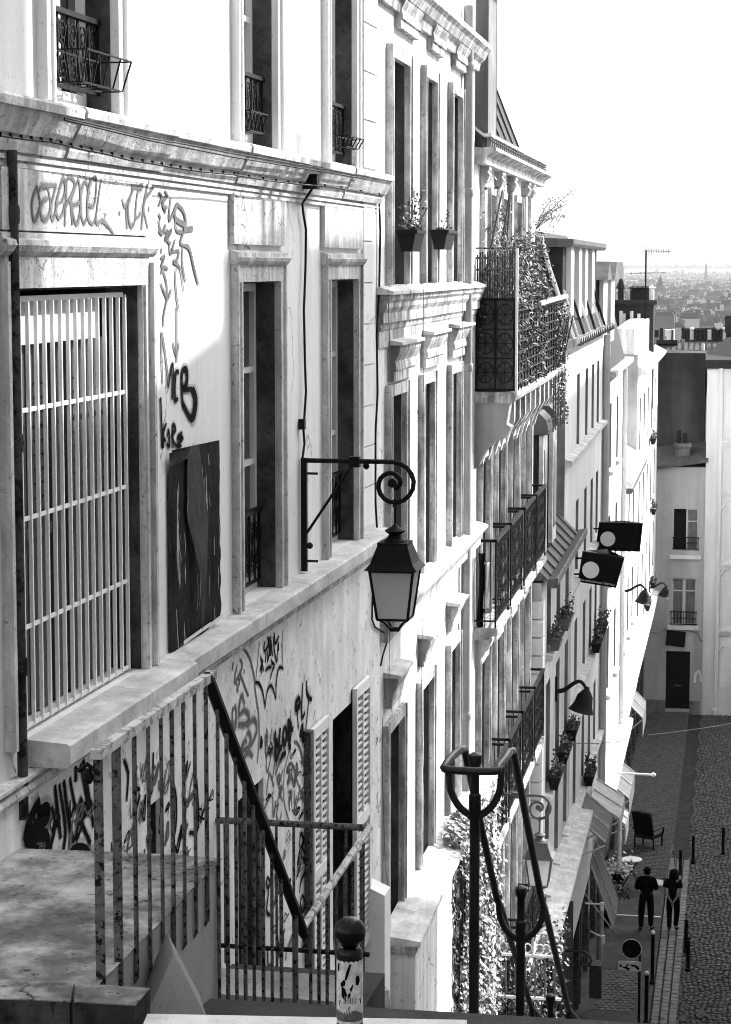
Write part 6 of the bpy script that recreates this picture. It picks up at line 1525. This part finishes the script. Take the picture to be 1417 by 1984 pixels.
def wall_lantern(fr, s, z, label, mat, sz=1.0):
    """z is the level of the arm; arm length .9 m"""
    t = Thing('wall_lantern', fr, z - 1.3 * sz, label, 'street lamp', 'wrought iron wall lanterns', s0=s)
    k = sz
    t.part('wall_bar', G().box(s - .02, s + .02, .01, .055, z - .86 * k, z + .02), mat)
    for zz in (-.10, -.78): t.part('stud', G().tube([(s, .05, z + zz * k), (s, .14, z + zz * k)], .010, 5), mat)
    arm = [(s, .03, z), (s, .4, z)]
    cd, cz_ = .725 * k, z - .166 * k
    for i in range(26):
        tt = i / 25 * 1.45; a = math.pi / 2 - tt * 2 * math.pi; kk = [(0, .166), (.25, .165), (.5, .146), (.75, .108), (1, .078), (1.25, .06), (1.46, .035)]
        r_ = next(p[1] + (q[1] - p[1]) * (tt - p[0]) / (q[0] - p[0]) for p, q in zip(kk, kk[1:]) if tt <= q[0]) * k
        arm.append((s, cd + r_ * math.cos(a), cz_ + r_ * math.sin(a)))
    t.part('arm', G().tube(arm, .019 * k, 8), mat, sm=True)
    t.part('scroll_eye', G().tube([(s - .022, cd, cz_ + .005), (s + .022, cd, cz_ + .005)], .036, 12), mat)
    t.part('strut', G().tube([(s, .04, z - .58 * k), (s, .41 * k, z - .03)], .011, 6), mat)
    t.part('collar', G().box(s - .03, s + .03, .39 * k, .47 * k, z - .045, z + .035), mat)
    t.part('ball', G().lathe([(.002, -.028), (.02, -.018), (.027, 0), (.02, .018), (.002, .028)], (s, .52 * k, z - .035), 8), mat)
    t.part('ball', G().lathe([(.002, -.028), (.02, -.018), (.027, 0), (.02, .018), (.002, .028)], (s, .075, z - .66 * k), 8), mat)
    d = .745 * k; Zk = lambda y: z - (y - 893) / 253.4 * k
    t.part('hanger', G().lathe([(.012, Zk(1018)), (.012, Zk(982)), (.02, Zk(981)), (.02, Zk(976)), (.013, Zk(975)), (.013, Zk(964))], (s, d, 0), 8), mat)
    g = G().lathe([(.09, Zk(1052)), (.085, Zk(1045)), (.06, Zk(1040)), (.048, Zk(1034)), (.075, Zk(1029)), (.082, Zk(1026)), (.03, Zk(1019)), (.012, Zk(1014))], (s, d, 0), 12)
    t.part('cap', g, mat, sm=True)
    g = G(); frustum(g, s, d, .205 * k, Zk(1100), .165 * k, Zk(1088)); frustum(g, s, d, .165 * k, Zk(1088), .115 * k, Zk(1052)); g.box(s - .118 * k, s + .118 * k, d - .118 * k, d + .118 * k, Zk(1053), Zk(1048))
    t.part('roof', g, mat)
    g = G()
    for a, b in ((-1, -1), (1, -1), (1, 1), (-1, 1)):
        g.tube([(s + a * .168 * k, d + b * .168 * k, Zk(1101)), (s + a * .118 * k, d + b * .118 * k, Zk(1198))], .011 * k, 5)
    for w, y_ in ((.17 * k, 1102), (.118 * k, 1198)):
        for a0, b0, a1, b1 in ((-1, -1, 1, -1), (1, -1, 1, 1), (1, 1, -1, 1), (-1, 1, -1, -1)): g.tube([(s + a0 * w, d + b0 * w, Zk(y_)), (s + a1 * w, d + b1 * w, Zk(y_))], .010 * k, 5)
    for a, b in ((-1, -1), (1, -1), (1, 1), (-1, 1)): g.tube([(s + a * .11 * k, d + b * .11 * k, Zk(1199)), (s + a * .07 * k, d + b * .07 * k, Zk(1206)), (s + a * .03 * k, d + b * .03 * k, Zk(1220))], .008 * k, 4)
    g.box(s - .035 * k, s + .035 * k, d - .035 * k, d + .035 * k, Zk(1224), Zk(1217))
    t.part('cage', g, mat)
    for a, b in ((-1, 0), (1, 0), (0, -1), (0, 1)):
        w0, w1 = .112 * k, .160 * k; q0, q1 = .114 * k, .164 * k
        if a: vs = [(s + a * q0, d - w0, Zk(1197)), (s + a * q0, d + w0, Zk(1197)), (s + a * q1, d + w1, Zk(1102)), (s + a * q1, d - w1, Zk(1102))]
        else: vs = [(s - w0, d + b * q0, Zk(1197)), (s + w0, d + b * q0, Zk(1197)), (s + w1, d + b * q1, Zk(1102)), (s - w1, d + b * q1, Zk(1102))]
        t.part('glass_pane', G().add(vs, [(0, 1, 2, 3)]), lg)
    return t
sL, zL = F1.px(589, 892, .03)
wall_lantern(F1, sL, zL, 'black wrought iron lantern on a scrolled bracket on the graffiti house', M['iron'])
M['irongrey'] = mk('iron_grey_paint', .10, rough=.5, var=.3, vs=6, bump=.1, spec=.15)
wall_lantern(F3, 28.6, F3.z(945, 1523), 'grey scroll-bracket lantern glimpsed behind the stair handrail', M['irongrey'])
def bell_lamp(fr, x, y, L, label, sgn=.0, bulb=False):
    s, z = fr.px(x, y); t = Thing('bell_lamp', fr, z - .5, label, 'wall lamp', 'swan-neck bell lamps', s0=s)
    t.part('plate', G().box(s - .05, s + .05, .005, .04, z - .22, z + .22), M['iron'])
    pth = cr([(s, .02, z - .05), (s, L * .3, z - .02), (s, L * .65, z + .11), (s, L * .85, z + .14), (s, L, z + .06), (s, L + .03, z - .02)], 4)
    t.part('arm', G().tube(pth, [.045 - .02 * i / len(pth) for i in range(len(pth))], 8), M['iron'], sm=True)
    g = G().lathe([(.24, -.40), (.22, -.39), (.19, -.33), (.16, -.25), (.14, -.12), (.09, -.05), (.05, 0), (.03, .05)], (0, 0, 0), 16)
    me = g.mesh('shade'); me.materials.append(M['iron']); smooth(me)
    o = t.part('shade', None, None, me=me); o.location = (0, -(L + .04), z - (z - .5)); o.rotation_euler = (R(14), 0, 0)
bell_lamp(F4, 1076, 1334, .52, 'nearest black bell lamp on a swan neck on the grey house')
bell_lamp(F6, 1207, 1142, .62, 'bell lamp on a swan neck before the bright houses')
bell_lamp(F5, 1258, 1136, .62, 'farthest bell lamp on a swan neck before the end house')
# cables across the street
c0 = F5.world(88, .5, 0); 
for i, (pA, pB, lab) in enumerate(((at(1256, 1424, 80), at(1470, 1392, 80), 'thin cable slung low across the street at the end'), (at(1060, 1437, 39), at(1202, 1436, 60), 'thin cable running along the grey house front'))):
    g = G().tube([(pA.y + (pB.y - pA.y) * f, pA.x + (pB.x - pA.x) * f, pA.z + (pB.z - pA.z) * f - .05 * math.sin(math.pi * f)) for f in [k / 8 for k in range(9)]], .013, 4)
    single('cable', g, M['ledge'] if i == 0 else M['spraygrey'], W0, pA.z, lab, 'cable', s0=pA.y)

# ---------------------------------------------------------------- foot of the balcony house: hedge, panel, iron scrolls
foliage('hedge', 'dark clipped hedge behind white iron scrolls at the foot of the stairs', 'hedge', F3, 28.1, 30.4, .1, .72, -12.5, F3.z(1010, 1905, .5), 5200, .045, M['leafdark'], dens=lambda u, v, s, z: 1, el_=1.2, stems=8, nb=(-.6, .5, .5))
foliage('flowering_bush', 'pale flowering bush behind the lower stair handrail', 'bush', F3, 28.6, 31.0, .6, 1.0, -12.5, F3.z(1050, 1900, .9), 1300, .045, M['leafpale'], dens=lambda u, v, s, z: 1 if nz(s, z, 2.5) > 0 else .2, el_=1.4, stems=6)
zt = F3.z(975, 1898, .45)
t = Thing('iron_scroll_fence', F3, zt - .9, 'white iron scroll fence on top of the dark hedge', 'fence', s0=28)
g = G().box(27.95, 27.99, .05, 1.1, zt - .03, zt); g.box(27.95, 27.99, .05, 1.1, zt - .6, zt - .57)
t.part('rail', g, M['wall2'])
for k in range(4):
    d = .25 + k * .24; g = G()
    for sg in (-1, 1):
        pts = []
        for i in range(12): a = -1.57 + sg * i / 11 * 5.2; r_ = .075 * (1 - .6 * i / 11); pts.append((27.97, d + sg * .08 + r_ * math.cos(a) * -sg * -1, zt + .09 + r_ * math.sin(a)))
        g.tube(pts, .010, 4)
    g.box(27.96, 27.98, d - .01, d + .01, zt, zt + .24)
    t.part('scroll', g, M['wall2'])
for k in range(8): t.part('bar', G().box(27.96, 27.98, .1 + k * .13, .12 + k * .13, zt - .57, zt - .03), M['irongrey'])
p = at(940, 1888, 26.2)
t = Thing('screen_panel', W0, -12.0, 'tall grey panel standing beside the ivy', 'panel', s0=26.2)
t.part('panel', G().box(26.2, 26.3, at(912, 1888, 26.2).x, at(945, 1888, 26.2).x, -12.0, p.z), M['gable'])
t.part('edge', G().box(26.19, 26.31, at(945, 1888, 26.2).x + .001, at(947.5, 1888, 26.2).x, -12.0, p.z + .02), M['white'])
# small hanging sign and dark doorway canopy
pa = at(1041, 1790, 33.8); f = Fr(pa.x, 33.8); f.u = Vector((1, 0, 0)); f.n = Vector((0, -1, 0))
t = Thing('hanging_sign', f, pa.z - .3, 'small white slanted sign hanging behind the handrail', 'sign')
t.part('board', G().prismd([(0, pa.z - .18), (.0, pa.z + .06), (.14, pa.z + .2), (.14, pa.z - .02)], -.02, 0), M['white'])
for k in range(3): t.part('lettering', G().prismd([(.02, pa.z - .11 + k * .06), (.02, pa.z - .085 + k * .06), (.12, pa.z + .005 + k * .06), (.12, pa.z - .02 + k * .06)], .001, .003), M['spray'])
t = Thing('doorway', F4, -18.0, 'dark recessed doorway with a scrolled bracket under the stone ledge', 'doorway', s0=35.6)
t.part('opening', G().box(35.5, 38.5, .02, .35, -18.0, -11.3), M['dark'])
g = G(); scroll(g, 36, 0, 0, .01, n=3)
zb = at(1100, 1842, 35.4).z
t.part('bracket', G().tube([(35.4, .1, zb), (35.4, .75, zb), (35.4, .85, zb - .06), (35.4, .88, zb - .16), (35.4, .82, zb - .24), (35.4, .72, zb - .22), (35.4, .70, zb - .12), (35.4, .76, zb - .10)], .022, 6), M['iron'])
t.part('lamp_box', G().box(35.3, 35.6, .85, 1.05, zb - .75, zb - .2), M['iron'])

# ---------------------------------------------------------------- pavement things
b = px_ground(1256, 1640, ZS - .03); fa = Fr(b.x, b.y, R(-65))
t = Thing('armchair', fa, ZS - .03, 'dark wooden armchair out on the pavement by the awnings', 'armchair')
z0 = ZS - .03; w = .33
for a in (-1, 1):
    for d in (-.28, .3): t.part('leg', G().tube([(a * w, d, z0), (a * w, d, z0 + .36)], .03, 6), M['post'])
    t.part('arm', G().tube(cr([(a * (w + .03), -.35, z0 + .62), (a * (w + .04), 0, z0 + .64), (a * (w + .04), .28, z0 + .62), (a * (w + .03), .36, z0 + .56), (a * w, .33, z0 + .36)], 3), .032, 6), M['post'])
t.part('seat', G().prism([(-.32, z0 + .33), (.34, z0 + .33), (.35, z0 + .40), (.30, z0 + .46), (-.32, z0 + .44)], -w, w), M['shopdark'])
t.part('backrest', G().prism([(-.30, z0 + .42), (-.22, z0 + .42), (-.42, z0 + 1.18), (-.46, z0 + 1.2), (-.52, z0 + 1.16)], -w, w), M['post'])
t.part('top_rail', G().tube([(-w, -.47, z0 + 1.2), (0, -.48, z0 + 1.25), (w, -.47, z0 + 1.2)], .028, 6), M['ironold'])
b = px_ground(1224, 1716, ZS); zt = at(1224, 1664, b.y).z
t = Thing('cafe_table', Fr(b.x, b.y), ZS, 'round pale folding cafe table on the pavement', 'table')
t.part('top', G().lathe([(.30, zt - .03), (.31, zt - .015), (.30, zt)], (0, 0, 0), 24), M['wallE2'])
for a in (-1, 1):
    for q in (-.14, .14): t.part('leg', G().tube([(q, a * -.26, ZS), (q, a * .2, zt - .03)], .012, 5), M['iron'])
t.part('painted_shadow', G().lathe([(.42, ZS + .004), (.42, ZS + .012)], (-.9, -.05, 0), 20), M['iron'])  # flat black disc painted in as a shadow on the ground
def pot(x, y, Y, lab, leafm, n, spread, h=.5, r=.2, zb=None):
    p = at(x, y, Y); z = zb if zb is not None else ZS
    t = Thing('potted_plant', Fr(p.x, p.y), z, lab, 'potted plant')
    t.part('pot', G().lathe([(r * .75, z), (r, z + h), (r * 1.08, z + h), (r * 1.08, z + h + .04), (r * .9, z + h + .04)], (0, 0, 0), 14), M['planter'])
    g = G()
    for _ in range(n): g.leaf((random.gauss(0, spread), random.gauss(0, spread), z + h + abs(random.gauss(.1, spread))), (random.gauss(0, 1), random.gauss(0, 1), random.gauss(.5, 1)), random.uniform(.05, .09))
    t.part('foliage', g, leafm, kind='stuff')
pot(1181, 1760, 60.5, 'dark tall potted plant against the shop front', M['leafdark'], 260, .2, h=.75)
p = at(1198, 1690, 62); pot(1198, 1690, 62, 'white flowering pot hung beside the cafe table', M['wallE2'], 240, .2, h=.25, zb=p.z - .3)
t = Thing('flag_pole', F5, -14, 'short pale flag pole with a knob sticking out above the shop', 'pole', s0=56)
q = at(1232, 1500, 56); t.part('rod', G().tube([(56, .3, q.z + .02), (56, q.x - X2 + .42, q.z)], .03, 6), M['white']); t.part('knob', G().lathe([(.002, -.07), (.06, -.03), (.07, 0), (.06, .03), (.002, .07)], (56, q.x - X2 + .45, q.z), 8), M['white'])
for i, (x0, y0, x1, y1, Y, lab) in enumerate(((1144, 1804, 1168, 1816, 56, 'short banner rod over the shop ledge, lower one'), (1134, 1750, 1166, 1752, 54, 'short banner rod over the shop ledge, upper one'))):
    a, b = at(x0, y0, Y - 10), at(x1, y1, Y - 10); single('banner_rod', G().tube([(a.y, a.x, a.z), (b.y, b.x, b.z)], .02, 5).box(b.y - .03, b.y + .03, b.x - .02, b.x + .05, b.z - .14, b.z + .04), M['sash'], W0, a.z, lab, 'rod', s0=a.y)
# ================================================================ the couple
M['skin'] = mk('skin_grey', .22, rough=.6, var=.1, vs=20, bump=0)  # one even grey skin tone
M['cloth'] = mk('cloth_black', .007, rough=.95, var=.4, vs=12, bump=.1, spec=.02)
M['cloth2'] = mk('cloth_charcoal', .010, rough=.95, var=.4, vs=12, bump=.1, spec=.02)
M['hair'] = mk('hair_dark', .006, rough=.8, var=.4, vs=30, bump=.2, spec=.05)
M['paper'] = mk('paper_white', .75, rough=.8, var=.1, bump=0)
def skinned(name, J, E, mat, parent, infl=0.0, sub=1):
    """continuous figure grown on a skeleton; J name -> (x, d, z, r)"""
    names = [n for n in J if any(n in e for e in E)]; idx = {n: i for i, n in enumerate(names)}
    me = bpy.data.meshes.new(name); me.from_pydata([(J[n][0], -J[n][1], J[n][2]) for n in names], [(idx[a], idx[b]) for a, b in E], []); me.update()
    o = bpy.data.objects.new(name, me); col.objects.link(o); o.parent = parent
    m = o.modifiers.new('skin', 'SKIN'); m.use_smooth_shade = True; m.branch_smoothing = .4
    sv = me.skin_vertices[0].data
    for n in names:
        r = J[n][3]; r = r if isinstance(r, tuple) else (r, r); sv[idx[n]].radius = (r[0] + infl, r[1] + infl)
        sv[idx[n]].use_root = (n in ('pelvis', 'chest', 'hipc'))
    if not any(n in ('pelvis', 'chest', 'hipc') for n in names): sv[0].use_root = True
    o.modifiers.new('sub', 'SUBSURF').levels = sub; o.modifiers['sub'].render_levels = sub + 1
    me.materials.append(mat)
    return o
def fr_person(x, y):
    b = px_ground(x, y, ZS - .0); f = Fr(b.x, b.y); f.u = Vector((1, 0, 0)); f.n = Vector((0, -1, 0)); return f
def head_parts(T, J, hair_prof, long=False):
    hx, hd, hz, _ = J['head']
    for sg in (-1, 1): T.part('ear', G().lathe([(.002, -.03), (.018, -.015), (.02, .01), (.002, .03)], (hx + sg * .078, hd, ZP + hz - .01), 6), M['skin'])
    T.part('nose', G().lathe([(.002, -.03), (.016, -.02), (.008, .02), (.001, .03)], (hx, hd - .10, ZP + hz - .01), 6), M['skin'])
    g = G().lathe([(r, ZP + hz + z) for r, z in hair_prof], (hx, hd + .012, 0), 16)
    g.v = [(x + .022 * mno.noise((x * 14, y * 14, z * 14)), y + .022 * mno.noise((y * 14, z * 14, x * 14 + 5)), z + .02 * mno.noise((z * 14, x * 14 + 9, y * 14))) for x, y, z in g.v]
    T.part('hair', g, M['hair'], sm=True)
def fingers(J, E, side, wr, dirv):
    """five unequal bent fingers on the palm joint"""
    P = Vector(J['palm' + side][:3]); dv = Vector(dirv).normalized(); ac = dv.orthogonal().normalized()
    for k, (off, ln) in enumerate(((-.03, .055), (-.010, .065), (.010, .06), (.028, .048))):
        a = P + ac * off + dv * .035; b = a + dv * ln * .5; c = b + dv * ln * .35 + Vector((0, 0, -.02))
        for n, q in (('f%d0' % k, a), ('f%d1' % k, b), ('f%d2' % k, c)): J[n + side] = (q.x, q.y, q.z, .009)
        E += [('palm' + side, 'f%d0%s' % (k, side)), ('f%d0%s' % (k, side), 'f%d1%s' % (k, side)), ('f%d1%s' % (k, side), 'f%d2%s' % (k, side))]
    t0 = P + ac * .035; t1 = t0 + ac * .025 + dv * .02; J['th0' + side] = (t0.x, t0.y, t0.z, .011); J['th1' + side] = (t1.x, t1.y, t1.z, .009)
    E += [('palm' + side, 'th0' + side), ('th0' + side, 'th1' + side)]
TORSO = [('pelvis', 'belly'), ('belly', 'chest'), ('chest', 'neck'), ('neck', 'jaw'), ('jaw', 'head'), ('head', 'crown')]
LEGS = [('pelvis', 'hipL'), ('hipL', 'kneeL'), ('kneeL', 'ankL'), ('ankL', 'toeL'), ('pelvis', 'hipR'), ('hipR', 'kneeR'), ('kneeR', 'ankR'), ('ankR', 'toeR')]
ARMS = [('chest', 'shL'), ('shL', 'elL'), ('elL', 'wrL'), ('wrL', 'palmL'), ('chest', 'shR'), ('shR', 'elR'), ('elR', 'wrR'), ('wrR', 'palmR')]
ZP = ZS
# man: jacket and trousers, looking down at a folded map
T = Thing('person', fr_person(1252, 1801), ZS, 'person in a dark jacket and trousers holding a white folded paper', 'person')
J = {'pelvis': (0, 0, .93, (.17, .12)), 'belly': (0, 0, 1.12, (.18, .13)), 'chest': (0, .01, 1.36, (.19, .12)), 'neck': (.0, -.01, 1.48, .055), 'jaw': (.01, -.03, 1.53, .07), 'head': (.015, -.04, 1.60, (.08, .095)), 'crown': (.015, -.035, 1.665, .05),
     'hipL': (-.10, 0, .86, .098), 'kneeL': (-.135, -.02, .47, .07), 'ankL': (-.135, .08, .07, .045), 'toeL': (-.16, -.10, .035, .035), 'hipR': (.10, 0, .86, .098), 'kneeR': (.12, -.03, .48, .07), 'ankR': (.125, -.02, .08, .045), 'toeR': (.19, -.17, .035, .035),
     'shL': (-.19, .0, 1.40, .065), 'elL': (-.27, .04, 1.14, .05), 'wrL': (-.10, -.22, 1.14, .034), 'palmL': (-.03, -.27, 1.16, .03), 'shR': (.19, 0, 1.40, .065), 'elR': (.25, .02, 1.13, .05), 'wrR': (.24, -.22, 1.18, .034), 'palmR': (.25, -.28, 1.21, .03)}
E_ = TORSO + LEGS + ARMS
E_ = list(E_); fingers(J, E_, 'R', None, (.3, -.8, .3)); fingers(J, E_, 'L', None, (.8, -.4, .1))
skinned('body', J, E_, M['skin'], T.o)
skinned('jacket', J, [('pelvis', 'belly'), ('belly', 'chest'), ('chest', 'neck'), ('chest', 'shL'), ('shL', 'elL'), ('elL', 'wrL'), ('chest', 'shR'), ('shR', 'elR'), ('elR', 'wrR')], M['cloth'], T.o, .03)
skinned('trousers', J, [('belly', 'pelvis'), ('pelvis', 'hipL'), ('hipL', 'kneeL'), ('kneeL', 'ankL'), ('pelvis', 'hipR'), ('hipR', 'kneeR'), ('kneeR', 'ankR')], M['cloth2'], T.o, .022)
for s_ in 'LR': skinned('shoe', {'pelvis': J['ank' + s_][:2] + (.05, .048), 'toe': J['toe' + s_][:2] + (.035, .042)}, [('pelvis', 'toe')], M['cloth'], T.o, .006)
head_parts(T, J, [(.05, -.09), (.088, -.05), (.098, .0), (.1, .04), (.085, .085), (.045, .11), (.002, .118)])
T.o.scale = (1.04,) * 3
t = Thing('folded_paper', T.fr, ZS + 1.2, 'white folded paper held by the person in the jacket', 'paper', s0=.28)
t.part('sheet', G().add([(.24, -.20, ZS + 1.24), (.46, -.20, ZS + 1.22), (.44, -.36, ZS + 1.33), (.25, -.38, ZS + 1.35), (.24, -.20, ZS + 1.23), (.46, -.20, ZS + 1.21), (.44, -.36, ZS + 1.32), (.25, -.38, ZS + 1.34)], [(0, 1, 2, 3), (7, 6, 5, 4), (0, 4, 5, 1), (1, 5, 6, 2), (2, 6, 7, 3), (3, 7, 4, 0)]), M['paper'])
# woman: t-shirt, hands clasped behind the back
T = Thing('person', fr_person(1303, 1802), ZS, 'person with bobbed hair, dark shirt and trousers, hands clasped behind the back', 'person')
J = {'pelvis': (0, 0, .90, (.16, .11)), 'belly': (-.01, 0, 1.08, (.165, .115)), 'chest': (0, 0, 1.30, (.155, .10)), 'neck': (.01, -.01, 1.41, .05), 'jaw': (.02, -.03, 1.47, .066), 'head': (.02, -.03, 1.54, (.078, .092)), 'crown': (.02, -.03, 1.60, .05),
     'hipL': (-.09, 0, .84, .088), 'kneeL': (-.085, -.02, .46, .06), 'ankL': (-.08, .06, .06, .042), 'toeL': (-.09, -.1, .03, .033), 'hipR': (.09, 0, .84, .088), 'kneeR': (.115, -.06, .48, .06), 'ankR': (.08, .02, .10, .042), 'toeR': (.15, -.14, .035, .033),
     'shL': (-.165, .01, 1.33, .055), 'elL': (-.21, .10, 1.07, .04), 'wrL': (-.05, .19, .84, .028), 'palmL': (-.01, .20, .78, .027), 'shR': (.165, .01, 1.33, .055), 'elR': (.20, .10, 1.07, .04), 'wrR': (.05, .2, .86, .028), 'palmR': (.015, .215, .80, .027)}
E_ = list(TORSO + LEGS + ARMS); fingers(J, E_, 'L', None, (.3, .1, -.9)); fingers(J, E_, 'R', None, (-.4, .1, -.9))
skinned('body', J, E_, M['skin'], T.o)
J2 = dict(J); J2['slL'] = (-.20, .07, 1.14, .062); J2['slR'] = (.19, .07, 1.14, .062)
skinned('shirt', J2, [('pelvis', 'belly'), ('belly', 'chest'), ('chest', 'neck'), ('chest', 'shL'), ('shL', 'slL'), ('chest', 'shR'), ('shR', 'slR')], M['cloth'], T.o, .026)
skinned('trousers', J, [('belly', 'pelvis'), ('pelvis', 'hipL'), ('hipL', 'kneeL'), ('kneeL', 'ankL'), ('pelvis', 'hipR'), ('hipR', 'kneeR'), ('kneeR', 'ankR')], M['cloth2'], T.o, .022)
for s_ in 'LR': skinned('shoe', {'pelvis': J['ank' + s_][:2] + (.05, .045), 'toe': J['toe' + s_][:2] + (.035, .04)}, [('pelvis', 'toe')], M['cloth'], T.o, .006)
head_parts(T, J, [(.10, -.16), (.125, -.12), (.128, -.04), (.115, .03), (.09, .08), (.045, .105), (.002, .112)])
T.o.scale = (1.06,) * 3
